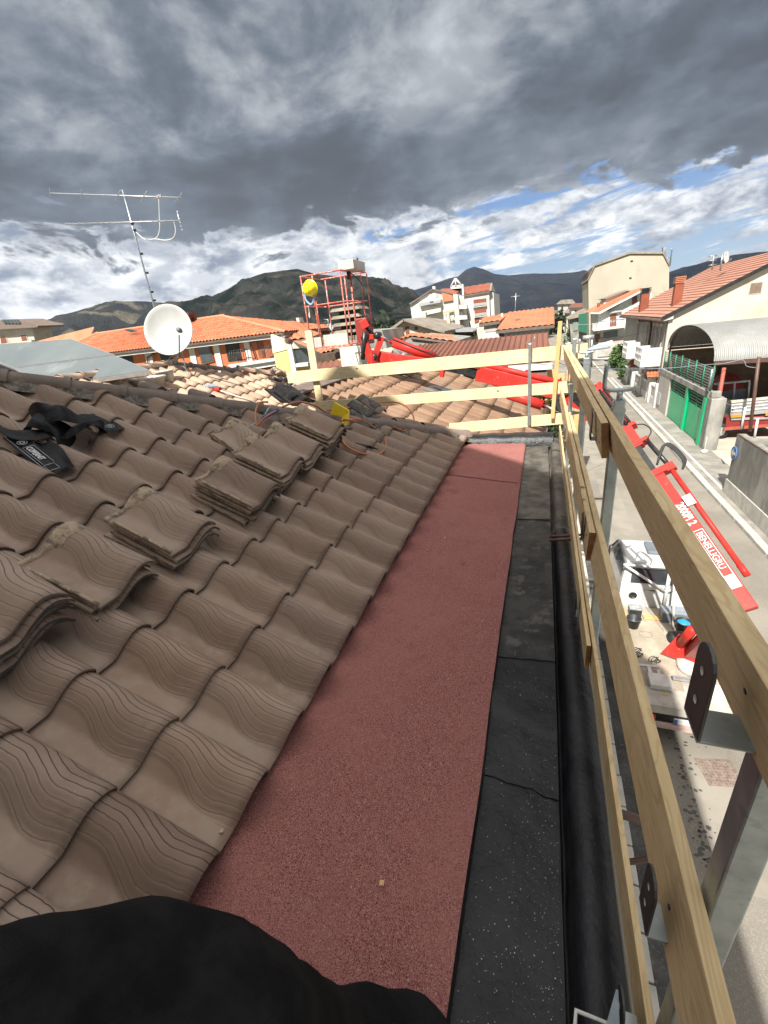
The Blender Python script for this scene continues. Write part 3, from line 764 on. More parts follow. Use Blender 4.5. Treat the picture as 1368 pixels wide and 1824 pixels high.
# ------------------------------------------------------------------ terracotta house (left)
YT = 24.
T_ = empty('terracotta_house', P(350, 690, Y=YT+4)); T_.location.z = G; WORLD[T_.name].z = G
tag(T_, 'long terracotta house with white pilasters and hipped orange tile roof behind the dish', 'house')
k_ = YT/17.
eL, eR = P(193, 627, Y=YT), P(507, 595.5, Y=YT)
zE = (eL.z+eR.z)/2; eL.z = eR.z = zE
rL = P(168, 581, Y=YT+4.2); rR = P(400, 581.5, Y=YT+4.2); zR = (rL.z+rR.z)/2; rL.z = rR.z = zR
fL = Vector((eL.x-.0, YT, zE))
eL2 = Vector((rL.x-1.4, YT, zE))
roofquad('roof', [eL2, eR, rR, rL], 'tile_orange', T_)
bl = Vector((eL2.x, YT+8.4, zE))
roofquad('roof', [bl, eL2, rL, rL+Vector((0, .1, 0))], 'tile_orange', T_)
ll_ = Vector((rL.x-9, YT+5, zE-1.0))
roofquad('roof', [eR, Vector((eR.x, YT+8.4, zE)), rR+Vector((0, .1, 0)), rR], 'tile_orange', T_)
a = P(68, 607, Y=YT+6); 
quadP('roof', [a, P(155, 612, Y=YT+3.9), P(167, 582, Y=YT+4.4), P(105, 601, Y=YT+6.5)], .1, 'orange_roof', T_)
ridge_line('ridge_tiles', eL2+Vector((0, 0, .05)), rL+Vector((0, 0, .06)), .16, 'orange_roof', T_, .4, False)
ridge_line('ridge_tiles', rL+Vector((0, 0, .05)), rR+Vector((0, 0, .05)), .13, 'orange_roof', T_, .4, False)
ridge_line('ridge_tiles', rR+Vector((0, 0, .05)), eR+Vector((0, 0, .05)), .13, 'orange_roof', T_, .4, False)
mb = MB(); mb.box((eL2.x+.7, YT+.7, G), (eR.x-.6, YT+7.5, zE-.1)); build('wall', mb, 'terracotta_wall', T_)
mb = MB(); mb.box((eL2.x+.2, YT+.15, zE-.26), (eR.x-.1, YT+.9, zE-.14)); build('soffit', mb, 'white_wall', T_)
YW = YT+.62
for (x0, x1, yt, yb) in [(256, 268, 625, 656), (334, 344, 616, 650), (378, 388, 613, 649), (433, 442, 608, 644), (480, 489, 602, 635)]:
    wallY('pilaster', [(x0, yt), (x1, yt-1), (x1+(yb+20-yt)*.22, yb+20), (x0+(yb+20-yt)*.22, yb+20)], YW, .1, 'white_wall', T_)
for (x0, x1, yt, yb, gm) in [(210, 234, 631, 662, 'dark'), (283, 303, 623, 665, 'dark'), (400, 424, 611, 644, 'dark'), (455, 466, 604, 638, 'brown_shutter')]:
    wallY('balcony_door', [(x0, yt), (x1, yt-2), (x1+(yb-yt)*.2, yb-2), (x0+(yb-yt)*.2, yb)], YW+.04, .06, gm, T_)
window(T_, [(354, 619), (372, 616), (380, 642), (361, 647)], YW+.03, 'brown_shutter', 'glass')
for (x0, x1, y0) in [(408, 440, 625), (466, 484, 619)]:
    mb = MB(); 
    for i in range(9):
        u = x0+(x1-x0)*i/8; mb.tube([P(u, y0-(u-x0)*.1, Y=YW-.5), P(u+4, y0+20-(u-x0)*.1, Y=YW-.5)], .02, 5)
    mb.tube([P(x0, y0, Y=YW-.5), P(x1, y0-(x1-x0)*.1, Y=YW-.5)], .03, 5)
    build('balcony_railing', mb, 'black_metal', T_)
wallY('balcony', [(405, 650), (494, 637), (501, 637), (501, 641), (412, 655)], YW-.7, .8, 'white_wall', T_)
wallY('balcony', [(412, 655), (501, 641), (503, 649), (418, 664)], YW-.5, .6, 'white_wall', T_)
wallY('wall_panel', [(445, 652), (490, 645), (494, 665), (450, 672)], YW-.02, .06, 'terracotta_dark', T_)
mb = MB(); mb.tube([P(290, 620, Y=YW-.1), P(262, 637, Y=YW-.1), P(266, 660, Y=YW-.1)], .05, 6); mb.tube([P(462, 604, Y=YW-.1), P(446, 612, Y=YW-.1), P(456, 640, Y=YW-.1)], .05, 6); build('drain_pipe', mb, 'brown_metal', T_)
mb = MB(); 
for (y0, y1, x0, x1) in [(558, 570, 322, 334)]: 
    addY(mb, [(324, 563), (334, 562), (341, 585), (330, 586)], YT+3.6, .6)
for q in range(3): addY(mb, [(322+q*.5, 558+q*3), (335+q*.5, 557+q*3), (335.5+q*.5, 558.6+q*3), (322.6+q*.5, 559.6+q*3)], YT+3.4, 1.)
ch = build('chimney', mb, 'terracotta_dark', T_)
wallY('skylight', [(219, 587), (229, 586), (245, 590), (234, 592)], YT+2.6, .1, 'glass', T_)

# ------------------------------------------------------------------ grey house far left
Hg = empty('grey_villa', (P(0, 600, Y=34).x, 36, G)); tag(Hg, 'grey villa at far left with solar modules on its brown roof', 'house')
wallY('wall', [(-40, 586), (56, 583), (64, 612), (66, 640), (-40, 640)], 34, 2., 'plaster_grey', Hg)
wallY('roof', [(-40, 574), (14, 569), (28, 568.5), (68, 580), (66, 583), (14, 586), (-40, 590)], 33.2, 2.8, 'ridge_brown', Hg)
for q in [[(1, 600), (10, 599), (14, 612), (3, 612)], [(37, 597), (46, 596), (50, 608), (41, 610)]]: window(Hg, q, 33.98, 'white_wall', 'brown_shutter')
mb = MB()
for i in range(5): addY(mb, [(2+i*6, 569.5), (6.4+i*6, 569), (12+i*6, 576), (7+i*6, 576.6)], 33.1-.1*0, .1)
build('solar_module', mb, 'glass', Hg)
wallY('balcony', [(-20, 615), (55, 606), (58, 612), (-20, 622)], 32.8, .8, 'plaster_cream', Hg)

# ------------------------------------------------------------------ yellow house with red roof
YY = 23.8
Hy = empty('yellow_house', (P(500, 640, Y=YY).x, YY+4, G)); tag(Hy, 'yellow house with steep orange roof and two skylights', 'house')
wallY('wall', [(483, 600), (511, 613), (525, 690), (498, 690)], YY, 7, 'yellow_wall', Hy)
wallY('wall_panel', [(482, 596), (505, 605), (513, 622), (486, 629)], YY-.05, .3, 'ivory_wall', Hy)
wallY('pilaster', [(511, 613), (518, 612), (529, 668), (521, 668)], YY-.1, .2, 'white_wall', Hy)
roofquad('roof', [P(519, 607, Y=YY), P(556, 602, Y=YY+.2), P(532, 573, Y=YY+5), P(447, 577, Y=YY+5)], 'orange_roof', Hy, W=.4, ns=3)
roofquad('roof', [P(556, 602, Y=YY+.2), P(573, 594, Y=YY+6), P(534, 573, Y=YY+6.2), P(531, 573, Y=YY+6)], 'orange_roof', Hy, W=.4, ns=3)
mb = MB(); mb.beam(P(447, 577, Y=YY+5.9), P(518, 608, Y=YY-.1), .3, .2); build('bargeboard', mb, 'brown_metal', Hy)
for q in [[(504, 584), (511, 583.5), (521, 589), (513, 590)], [(522, 583), (529, 582), (538, 587.5), (530, 588.5)]]:
    wallY('skylight', q, YY+3.0, .1, 'alu', Hy)
wallY('balcony_glazing', [(520, 620), (552, 615), (556, 645), (526, 649)], YY+.1, .3, 'glass', Hy)
wallY('wall_panel', [(519, 610), (560, 605), (560, 618), (521, 621)], YY, 4, 'ivory_wall', Hy)
wallY('balcony', [(526, 648), (548, 646), (549, 652), (527, 654)], YY-.4, .6, 'white_wall', Hy)
mb = MB(); addY(mb, [(527, 566), (532, 566), (534, 574), (529, 575)], YY+5, .6); build('chimney', mb, 'concrete', Hy)
roofquad('porch_roof', [P(574, 630, Y=YY-3), P(597, 626, Y=YY-3), P(585, 617, Y=YY), P(522, 608, Y=YY)], 'orange_roof', Hy, W=.4, ns=3)
wallY('porch', [(556, 628), (576, 632), (596, 628), (598, 640), (560, 650), (556, 640)], YY-3, 3, 'dark_brown', Hy)
wallY('wall_panel', [(594, 619), (615, 616), (620, 640), (598, 644)], YY+1, 3, 'yellow_wall', Hy)
Hs = empty('low_tiled_shed', (P(590, 650, Y=18).x, 18, G)); tag(Hs, 'low shed roof of dark red tiles behind the white chimney', 'shed')
roofquad('roof', [P(548, 664, Y=17), P(645, 652, Y=17), P(636, 638, Y=20), P(556, 650, Y=20)], 'sheet_roof', Hs, W=.3, ns=3)
wallY('wall', [(548, 664), (660, 650), (675, 690), (548, 700)], 17.2, 3, 'mortar', Hs)

# ------------------------------------------------------------------ cream gable house behind the boom
YG = 46.
Hc = empty('cream_gable_house', (P(720, 600, Y=YG).x, YG+5, G)); tag(Hc, 'cream gable house with three small brown windows behind the boom', 'house')
wallY('wall', [(676, 601), (718, 571.5), (790, 592), (792, 640), (660, 640), (660, 612)], YG, 10, 'ivory_wall' if 0 else 'plaster_cream', Hc)
mb = MB(); mb.prism([P(668, 604, Y=YG-.8), P(718, 568, Y=YG-.8), P(720, 571, Y=YG-.8), P(673, 608, Y=YG-.8)], (0, 11, 0)); mb.prism([P(718, 568, Y=YG-.8), P(792, 590, Y=YG-.8), P(792, 594, Y=YG-.8), P(718, 571.5, Y=YG-.8)], (0, 11, 0)); build('roof', mb, 'grey_roof', Hc)
window(Hc, [(707, 584), (713, 583.5), (714, 592), (708, 592.5)], YG-.02, 'white_wall', 'brown_shutter')
window(Hc, [(722, 582), (729, 581), (730, 596), (723, 597)], YG-.02, 'white_wall', 'brown_shutter')
window(Hc, [(738, 582), (744, 581.4), (745, 587.5), (739, 588)], YG-.02, 'white_wall', 'brown_shutter')
wallY('balcony_railing', [(706, 598), (733, 595), (733.3, 596.5), (706.5, 599.5)], YG-.8, .1, 'white_paint', Hc)
# old rubble gable with red tiles
Ho = empty('rubble_gable_house', (P(740, 610, Y=31).x, 33, G)); tag(Ho, 'old grey rubble gable with loose red tiles behind the grey sack', 'house')
wallY('wall', [(700, 622), (733, 600), (816, 607), (816, 640), (690, 640)], 31, 6, 'concrete_dirty', Ho)
roofquad('roof', [P(733, 600, Y=30.8), P(822, 611, Y=30.8), P(805, 598, Y=35), P(736, 594, Y=36)], 'orange_roof', Ho, W=.45, ns=3)
roofquad('roof', [P(712, 606, Y=32), P(735, 600, Y=30.8), P(737, 594, Y=36), P(714, 601, Y=36)], 'orange_roof', Ho, W=.45, ns=3)

# ------------------------------------------------------------------ long brown sheet roof shed
YS = 21.
Hb = empty('sheet_roof_workshop', (P(880, 640, Y=YS).x, YS+3, G)); tag(Hb, 'long workshop with brown corrugated sheet roof above the end rail', 'workshop')
q = [P(700, 667, Y=YS), P(980, 640, Y=YS), P(976, 588, Y=YS+8.5), P(750, 619, Y=YS+8.5)]
zz = (q[0].z+q[1].z)/2; q[0].z = q[1].z = zz; zt = (q[2].z+q[3].z)/2; q[2].z = q[3].z = zt
mb = MB(); vs = []; N = 26*6
for v in (0., 1.):
    for i in range(N+1):
        u = i/N; p = q[0]*(1-u)*(1-v)+q[1]*u*(1-v)+q[2]*u*v+q[3]*(1-u)*v
        h = .10 if i % 6 == 0 else (.035 if i % 2 == 0 else 0.); vs.append(p+Vector((0, 0, h)))
mb.add(vs, [(i, i+1, i+N+2, i+N+1) for i in range(N)]); mb.prism([q[0]-Vector((0,0,.05)), q[1]-Vector((0,0,.05)), q[2]-Vector((0,0,.05)), q[3]-Vector((0,0,.05))], (0, 0, -.12))
build('roof', mb, 'sheet_roof', Hb)
mb = MB(); mb.box((P(820, 650, Y=YS-.2).x, YS-.25, zz-.32), (q[1].x+.1, YS-.1, zz-.06)); build('gutter', mb, 'white_paint', Hb)
mb = MB(); mb.box((P(843, 650, Y=YS-1.6).x, YS-1.8, zz-.62), (q[1].x-.1, YS-1.6, zz-.45)); mb.box((P(843, 650, Y=YS-1.6).x, YS-1.7, zz-.48), (q[1].x-.1, YS-.2, zz-.42)); build('awning_beam', mb, 'brown_metal', Hb)
mb = MB(); mb.box((q[0].x, YS+1.5, G), (q[1].x-.1, YS+8, zz-.3)); build('wall', mb, 'dark_brown', Hb)
mb = MB()
for i in range(9): x = P(880, 670, Y=YS).x+i*.45; mb.box((x, YS+1.2, G+1.5), (x+.36, YS+1.3, zz-.7+.1*(i % 3)))
build('timber_board', mb, 'plywood', Hb)
mb = MB(); mb.box((q[1].x-1.3, YS-.1, G), (q[1].x-.9, YS+.3, zz-.5)); build('pillar', mb, 'concrete_dirty', Hb)

# ------------------------------------------------------------------ orange roof house
YO = 44.
Hr = empty('orange_roof_house', (P(930, 580, Y=YO).x, YO+5, G)); tag(Hr, 'white house under a broad plain orange roof left of the street', 'house')
q = [P(883, 592, Y=YO), P(988, 576, Y=YO), P(987, 545, Y=YO+10), P(905, 559, Y=YO+10)]
zz = (q[0].z+q[1].z)/2; q[0].z = q[1].z = zz; zt = (q[2].z+q[3].z)/2; q[2].z = q[3].z = zt
roofquad('roof', q, 'orange_roof', Hr, W=.5, L=.5, ns=3, th=.25)
roofquad('roof', [P(853, 577, Y=YO+3), P(890, 572, Y=YO+3), P(908, 558, Y=YO+10), P(860, 566, Y=YO+9)], 'orange_roof', Hr, W=.5, L=.5, ns=3, th=.25)
wallY('wall', [(862, 580), (885, 577), (886, 592), (890, 602), (898, 640), (862, 640)], YO+3.4, 8, 'white_wall', Hr)
wallY('wall_panel', [(863, 580), (884, 577), (883, 590), (864, 592)], YO+3.35, .1, 'plaster_grey', Hr)
mb = MB(); mb.box((q[0].x+.8, YO+.9, G), (q[1].x-.4, YO+12, zz-.3)); build('wall', mb, 'plaster_grey', Hr)
wallY('chimney', [(892, 558), (896, 557.5), (897, 567), (893, 567.5)], YO+6, .5, 'plaster_cream', Hr)
wallY('roof_vent', [(918, 566), (925, 565), (926, 567), (919, 568)], YO+4, .4, 'grey_roof', Hr)
An = empty('rooftop_antenna', P(918, 556, Y=YO+10)); tag(An, 'thin flat aerial mast rising behind the orange roof by the street', 'aerial')
mb = MB(); mb.tube([P(917.5, 556, Y=YO+10), P(919, 522, Y=YO+10)], .06, 5); build('mast', mb, 'galv', An)
mb = MB(); mb.tube([P(910, 529, Y=YO+10), P(927, 527, Y=YO+10)], .05, 5); build('boom', mb, 'galv', An)

# ------------------------------------------------------------------ big white apartment block
YA = 88.
Ha = empty('apartment_block', (P(800, 560, Y=YA).x, YA+6, G)); tag(Ha, 'white apartment block with balconies and orange roofs under the blue peak', 'apartment block')
wallY('wall', [(730.5, 541), (770, 515), (808, 523), (818, 525), (828, 590), (738, 600)], YA, 14, 'apt_wall', Ha)
mb = MB(); mb.prism(poly([(728.5, 541), (770, 514), (770, 516), (730.5, 542.6)], Y=YA-.5), (0, 15, 0)); mb.prism(poly([(770, 514), (812, 524), (812, 525.5), (770, 516)], Y=YA-.5), (0, 15, 0)); build('roof', mb, 'ridge_brown', Ha)
mb = MB(); mb.prism([P(784, 516.5, Y=YA+1), P(812, 524.5, Y=YA+1), P(823, 513, Y=YA+8), P(788, 514, Y=YA+8)], (0, 0, -.2)); build('roof', mb, 'apt_roof', Ha)
wallY('wall_panel', [(787, 520.5), (806, 526), (807, 535), (789, 538)], YA-.4, .3, 'orange_roof', Ha)
wallY('stair_tower', [(807, 524), (815, 525), (819.5, 585), (812, 586)], YA-2.2, 3, 'apt_wall', Ha)
wallY('wall', [(815, 526), (826, 527), (836, 585), (818, 588)], YA-.8, 3, 'apt_side', Ha)
wallY('wall', [(826, 527), (871, 519), (873, 575), (840, 586)], YA-.2, 12, 'apt_wall', Ha)
wallY('wall', [(871, 519), (879, 521), (881, 562), (873, 573)], YA+.6, 12, 'apt_side', Ha)
q = [P(826, 525.5, Y=YA-.6), P(872, 518, Y=YA-.6), P(874, 504, Y=YA+9), P(826, 512, Y=YA+9)]
roofquad('roof', q, 'apt_roof', Ha, W=1., L=1., ns=3, th=.3)
mb = MB(); mb.prism([P(874, 504, Y=YA+9), P(872, 518, Y=YA-.6), P(880, 521, Y=YA+9)], (.3, 0, 0)); build('roof', mb, 'grey_roof', Ha)
for (x, y, w_, h_) in [(843, 534, 23, 9), (845, 552, 21, 9), (845, 568, 8, 8)]:
    b = wallY('loggia', [(x, y), (x+w_, y-3), (x+w_+.4, y-3+h_), (x+.6, y+h_)], YA-.35, .2, 'terracotta_dark', Ha)
    if w_ > 10:
        wallY('balcony_railing', [(x, y+h_-2), (x+w_, y+h_-5), (x+w_+.4, y+h_-.5), (x+.4, y+h_+2.5)], YA-.8, .1, 'alu', Ha)
        wallY('balcony', [(x-1, y+h_+2.5), (x+w_+.4, y+h_-.5), (x+w_+.4, y+h_+2), (x-1, y+h_+5)], YA-.7, .4, 'apt_wall', Ha)
for (x0, x1, y, h_, m_) in [(745, 785, 537, 5.5, 'alu'), (749, 785, 552, 7.5, 'apt_wall')]:
    wallY('balcony', [(x0, y+3.5), (x1, y-4), (x1, y-4+h_), (x0+1, y+3.5+h_)], YA-1.3, 1.2, m_, Ha)
for (x0, y0, x1, y1) in [(764, 525, 769, 537), (776, 523, 781, 530), (748, 545, 784, 549), (752, 562, 770, 568)]:
    wallY('window', [(x0, y0+.6), (x1, y0-.3*(x1-x0)*.1-.3), (x1+.3, y1-.6-(x1-x0)*.16), (x0+.4, y1)], YA-.1, .2, 'apt_side' if y0 != 523 else 'plaster_grey', Ha)
wallY('balcony_door', [(763.5, 525), (770, 524), (771, 536), (764.5, 537)], YA-1.6, .1, 'white_paint', Ha)
for y in (547, 563): 
    wallY('balcony_railing', [(790, y+3), (808, y-2), (808.6, y+4), (790.6, y+9)], YA-.9, .1, 'white_paint', Ha)
    wallY('awning_band', [(790, y+8), (808.6, y+4), (809, y+6.6), (790.6, y+11)], YA-1., .3, 'orange_reflector' if 0 else 'plywood', Ha)
for y in (543, 562): wallY('balcony', [(817, y), (831, y-.5), (832, y+6.5), (818, y+7.5)], YA-2.2, 1.4, 'white_wall', Ha)
for y in (534, 553, 571): wallY('window', [(818, y), (825, y-.4), (826, y+8), (819, y+8.5)], YA-.95, .15, 'plaster_grey', Ha)
sky_ = MB()
pt = P(811, 496, Y=YA+4)
for (u, v) in [(803, 510), (812, 511), (822, 508), (818, 505)]: sky_.tube([pt, P(u, v, Y=YA+4)], .16, 4)
addY(sky_, [(802, 509), (822, 507), (823, 513), (803, 515)], YA+4, 3); build('glass_pyramid', sky_, 'white_paint', Ha)
wallY('chimney', [(822, 506), (825, 506), (826.5, 526), (823.5, 526)], YA-.5, 1, 'white_wall', Ha)
wallY('chimney', [(770, 510), (775, 510), (775, 516), (770.5, 516)], YA+1, 1, 'white_wall', Ha)
# flat brown house in front of the block
Hf = empty('flat_brown_house', (P(780, 590, Y=60).x, 62, G)); tag(Hf, 'low brown house with two slender chimneys before the apartment block', 'house')
wallY('wall', [(740, 567), (771, 573), (775, 582), (800, 584), (815, 600), (815, 620), (742, 620)], 60, 8, 'brick_brown', Hf)
wallY('roof', [(738, 566), (771, 570), (812, 583), (828, 600), (790, 598), (770, 581)], 59.5, 6, 'grey_roof', Hf)
for q in [[(753, 556), (758, 556), (759, 569), (754, 569)], [(795, 558), (800, 558), (802, 583), (797, 583)]]: 
    c_ = wallY('chimney', q, 59, .7, 'plaster_cream', Hf)
for q in [[(772, 572), (776, 572), (777, 580), (773, 580)], [(780, 571), (784, 571), (785, 579), (781, 579)]]: wallY('window', q, 59.2, .2, 'dark', Hf)
Hd = empty('dark_carport', (P(820, 600, Y=52).x, 54, G)); tag(Hd, 'dark open carport with pale edge left of the orange roof', 'carport')
wallY('roof', [(800, 588), (822, 586), (843, 588), (842, 591), (802, 592)], 51, 6, 'alu', Hd)
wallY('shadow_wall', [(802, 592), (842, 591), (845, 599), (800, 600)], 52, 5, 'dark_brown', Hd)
wallY('wall', [(800, 600), (848, 598), (850, 585), (862, 583), (864, 640), (800, 640)], 53.5, 5, 'plaster_cream', Hd)

# ------------------------------------------------------------------ right side: houses along the street
H1 = empty('cream_corner_house', (12, 50, G)); tag(H1, 'big cream house with blank gable, pinkish tile roof and two white balconies', 'house')
XF = 9.4; YN, YFR = 42.5, 63.
zE1 = -1.38; slope = .46; XR = 17.4; zR1 = zE1+slope*(XR-XF)
mb = MB(); mb.prism([(XF, YN, G), (XF, YN, zE1), (XR, YN, zR1), (2*XR-XF, YN, zE1), (2*XR-XF, YN, G)], (0, YFR-YN, 0)); build('wall', mb, ['plaster_cream'], H1)
mb = MB(); mb.box((XF-.03, YN+.02, G), (XF+.02, YFR-.02, zE1-.05)); build('front_wall', mb, 'plaster_grey', H1)  # street face coloured grey in place of its shade; the house is cream
def rp(x, y, e=0): return Vector((x, y, zE1+slope*(x-XF)+e))
mb = MB(); nr = 20; X0 = XF-.65; vs = []
for r_ in range(nr):
    for e in (0, 1):
        x = X0+(XR-X0)*(r_+e)/nr
        vs += [rp(x, YN-.35, .12+(.07 if e == 0 else 0)), rp(x, YFR+.35, .12+(.07 if e == 0 else 0))]
mb.add(vs, [(2*k, 2*k+1, 2*k+3, 2*k+2) for k in range(2*nr-1)]); build('roof_tiles', mb, 'pink_roof', H1)
mb = MB(); mb.prism([rp(X0, YN-.35, .09), rp(XR, YN-.35, .09), rp(XR, YN-.35, -.12), rp(X0, YN-.35, -.12)], (0, YFR-YN+.7, 0))
mb.prism([rp(XR, YN-.35, .09), Vector((2*XR-X0, YN-.35, rp(X0, 0).z)), Vector((2*XR-X0, YN-.35, rp(X0, 0).z-.2)), rp(XR, YN-.35, -.12)], (0, YFR-YN+.7, 0)); build('roof', mb, 'grey_roof', H1)
mb = MB(); mb.prism([rp(X0, YN-.37, .2), rp(XR, YN-.37, .2), rp(XR, YN-.37, -.06), rp(X0, YN-.37, -.06)], (0, -.06, 0)); build('verge_trim', mb, 'black_metal', H1)
mb = MB(); mb.prism([rp(X0, YN-.30, -.13), rp(XF+.2, YN-.30, -.13), (XF+.2, YN-.3, zE1-.30), (X0+.25, YN-.3, zE1-.42)], (0, .28, 0)); build('eave_return', mb, 'white_wall', H1)
mb = MB(); mb.tube([(X0-.06, YN-.3, zE1-.36), (X0-.06, YFR+.3, zE1-.36)], .09, 8); mb.tube(smooth_path([(X0-.05, 50.6, zE1-.45), (X0+.0, 50.6, zE1-.6), (XF-.2, 48.9, zE1-.6), (XF-.12, 48.2, zE1-.9), (XF-.12, 48.2, -6.2)]), .09, 8); build('gutter', mb, 'brown_metal', H1)
for yy, dark_ in [(44.2, 0), (45.6, 0), (47.1, 1), (49.6, 0), (54.5, 0)]:
    mb = MB(); mb.box((XF-.09, yy-.38, -4.9), (XF-.01, yy+.38, -2.15)); f = build('window', mb, 'concrete', H1)
    mb = MB(); mb.box((XF-.12, yy-.24, -4.8), (XF-.08, yy+.24, -2.35)); build('shutter', mb, 'grey_roof', f)
    mb = MB(); mb.box((XF-.16, yy-.45, -2.22), (XF-.02, yy+.45, -2.1)); build('lintel', mb, 'plaster_cream', f)
mb = MB(); mb.box((XF-.13, 46.95, -4.7), (XF-.118, 47.3, -4.0)); build('pane', mb, 'dark', H1)
for yy in (43.9, 46.5, 49.5): 
    mb = MB(); mb.box((XF-.08, yy-.5, -8.2), (XF-.02, yy+.5, -6.3)); build('door', mb, 'dark_brown', H1)
for y0, y1 in [(43.3, 46.1), (50.6, 53.2)]:
    mb = MB(); mb.box((XF-1.5, y0, -5.35), (XF-.03, y1, -5.2)); mb.box((XF-1.5, y0, -5.2), (XF-.03, y0+.1, -3.85)); mb.box((XF-1.5, y1-.1, -5.2), (XF-.03, y1, -3.85))
    mb.box((XF-1.5, y0+.1, -5.2), (XF-1.42, y1-.1, -4.9)); mb.box((XF-1.5, y0+.1, -4.0), (XF-1.42, y1-.1, -3.85)); mb.box((XF-1.5, y0+.1, -4.55), (XF-1.42, y1-.1, -4.4))
    for k in range(1, 4): yy = y0+(y1-y0)*k/4; mb.box((XF-1.5, yy-.1, -4.9), (XF-1.42, yy+.1, -4.55)); mb.box((XF-1.5, yy-.1, -4.4), (XF-1.42, yy+.1, -4.0))
    build('balcony', mb, 'white_wall', H1)
for u0, v0, u1, v1, Y, w_, cm in [(1210, 494, 1206, 540, 46, .62, 'orange_roof'), (1150, 514, 1147, 545, 55, .75, 'black_metal')]:
    a, b = P(u0, v0, Y=Y), P(u1, v1, Y=Y); cx_ = (a.x+b.x)/2; cz = a.z; bz = zE1+slope*(cx_-XF)-.2
    mb = MB(); mb.box((cx_-w_/2, Y-w_/2, bz), (cx_+w_/2, Y+w_/2, cz-.45)); c_ = build('chimney', mb, 'terracotta_dark', H1)
    mb = MB()
    for k in range(4): mb.box((cx_-w_/2-.06, Y-w_/2-.06, cz-.42+k*.13), (cx_+w_/2+.06, Y+w_/2+.06, cz-.34+k*.13))
    mb.box((cx_-w_/2+.08, Y-w_/2+.08, cz-.45), (cx_+w_/2-.08, Y+w_/2-.08, cz+.04)); build('chimney_cap', mb, cm, c_)
a = P(1346, 513, Y=YN); mb = MB(); mb.box((a.x-.42, YN-.03, a.z-.42), (a.x+.42, YN+.1, a.z+.42)); f = build('window', mb, 'plaster_grey', H1)
mb = MB(); mb.box((a.x-.34, YN-.05, a.z-.34), (a.x+.34, YN+.0, a.z+.34)); build('shutter', mb, 'brick_brown', f)
mb = MB(); mb.box((XF-.06, YN+.3, G), (XF-.0, YN+.4, zE1-.5)); build('conduit', mb, 'black_metal', H1)
# dish and aerials on that roof
D1 = empty('roof_dish_group', P(1282, 485, Y=50)); tag(D1, 'small white dish on a mast on the pinkish roof ridge', 'satellite dish')
mb = MB(); mb.tube([P(1283, 482, Y=50), P(1287, 452, Y=50)], .07, 6); build('mast', mb, 'galv', D1)
mb = MB(); c_ = P(1291, 460, Y=49.9); mb.lathe(c_, [(.0, .03), (.2, .04), (.35, .08), (.48, .15), (.48, .12), (.3, .02), (0, .0)], 18, (.75, -.6, .15)); build('reflector', mb, 'white_paint', D1)
mb = MB(); mb.tube([P(1293, 469, Y=49.8), P(1303, 461, Y=49.3)], .04, 5); build('feed_arm', mb, 'galv', D1)
D2 = empty('roof_aerial', P(1270, 485, Y=50)); tag(D2, 'pale aerial with crossbars left of the small white dish', 'aerial')
mb = MB(); mb.tube([P(1268, 481, Y=50.5), P(1272, 453, Y=50.5)], .06, 6); build('mast', mb, 'galv', D2)
mb = MB(); 
for v in (456, 464, 472): mb.tube([P(1262, v+1, Y=50.5), P(1277, v-1, Y=50.5)], .045, 5)
build('boom', mb, 'galv', D2)

# tall blank building
TB = empty('tall_blank_building', (12, 118, G)); tag(TB, 'tall building with a blank stained beige gable wall on the right', 'building')
YB = 105.
wallY('wall', [(1048, 497), (1061, 474), (1122, 453), (1181, 453), (1192, 473), (1191, 560), (1190, 620), (1050, 640)], YB, 16, 'plaster_blank', TB)
mb = MB(); pr = [(1047, 500), (1060, 474), (1122, 452), (1181, 452), (1192.6, 474)]
for i in range(4):
    a, b = P(*pr[i], Y=YB-.3), P(*pr[i+1], Y=YB-.3); mb.prism([a, b, b+Vector((0, 0, .35)), a+Vector((0, 0, .35))], (0, 16.6, 0))
build('roof', mb, 'grey_roof', TB)
wallY('eave', [(1047, 484), (1053, 478), (1060, 476), (1049, 499), (1047, 503)], YB+.5, 14, 'dark_brown', TB)
wallY('vent', [(1123, 464), (1127.6, 463.4), (1127.6, 466.4), (1123, 467)], YB-.05, .1, 'dark', TB)
wallY('vent', [(1121, 494), (1125, 493.6), (1125, 496.6), (1121, 497)], YB-.05, .1, 'dark', TB)
wallY('chimney', [(1181, 440), (1186, 439), (1187, 456), (1181, 455)], YB+1, 1, 'concrete_dirty', TB)
mb = MB(); mb.tube([P(1193, 474, Y=YB), P(1197, 444, Y=YB), P(1195, 443, Y=YB)], .12, 5); mb.tube([P(1186, 460, Y=YB+2), P(1192, 458, Y=YB+2)], .1, 5); build('roof_pipe', mb, 'galv', TB)

# white house with brown shutters
H2_ = empty('white_shutter_house', (P(1090, 600, Y=80).x, 83, G)); tag(H2_, 'white house with brown shuttered balcony door in front of the blank gable', 'house')
YH2 = 80.
wallY('wall', [(1066, 556), (1085, 553), (1142, 520), (1160, 520), (1165, 640), (1062, 640), (1064, 600)], YH2, 12, 'white_wall', H2_)
mb = MB(); mb.prism(poly([(1052, 556), (1066, 548), (1140, 513), (1147, 514), (1066, 556)], Y=YH2-1), (0, 12, 0)); build('roof', mb, 'orange_roof', H2_)
mb = MB(); mb.prism(poly([(1052, 556.5), (1066, 556.5), (1147, 514.5), (1149, 517), (1068, 559.5), (1052, 559)], Y=YH2-1.1), (0, 1.3, 0)); build('fascia', mb, 'white_paint', H2_)
wallY('wall', [(1073, 545), (1081, 531), (1116, 518), (1124, 520), (1124, 525)], YH2+3, 7, 'white_wall', H2_)
mb = MB(); mb.prism(poly([(1074, 532), (1116, 515.5), (1129, 518), (1129, 520), (1116, 518), (1080, 532.5)], Y=YH2+2.5), (0, 8, 0)); build('dormer_roof', mb, 'grey_roof', H2_)
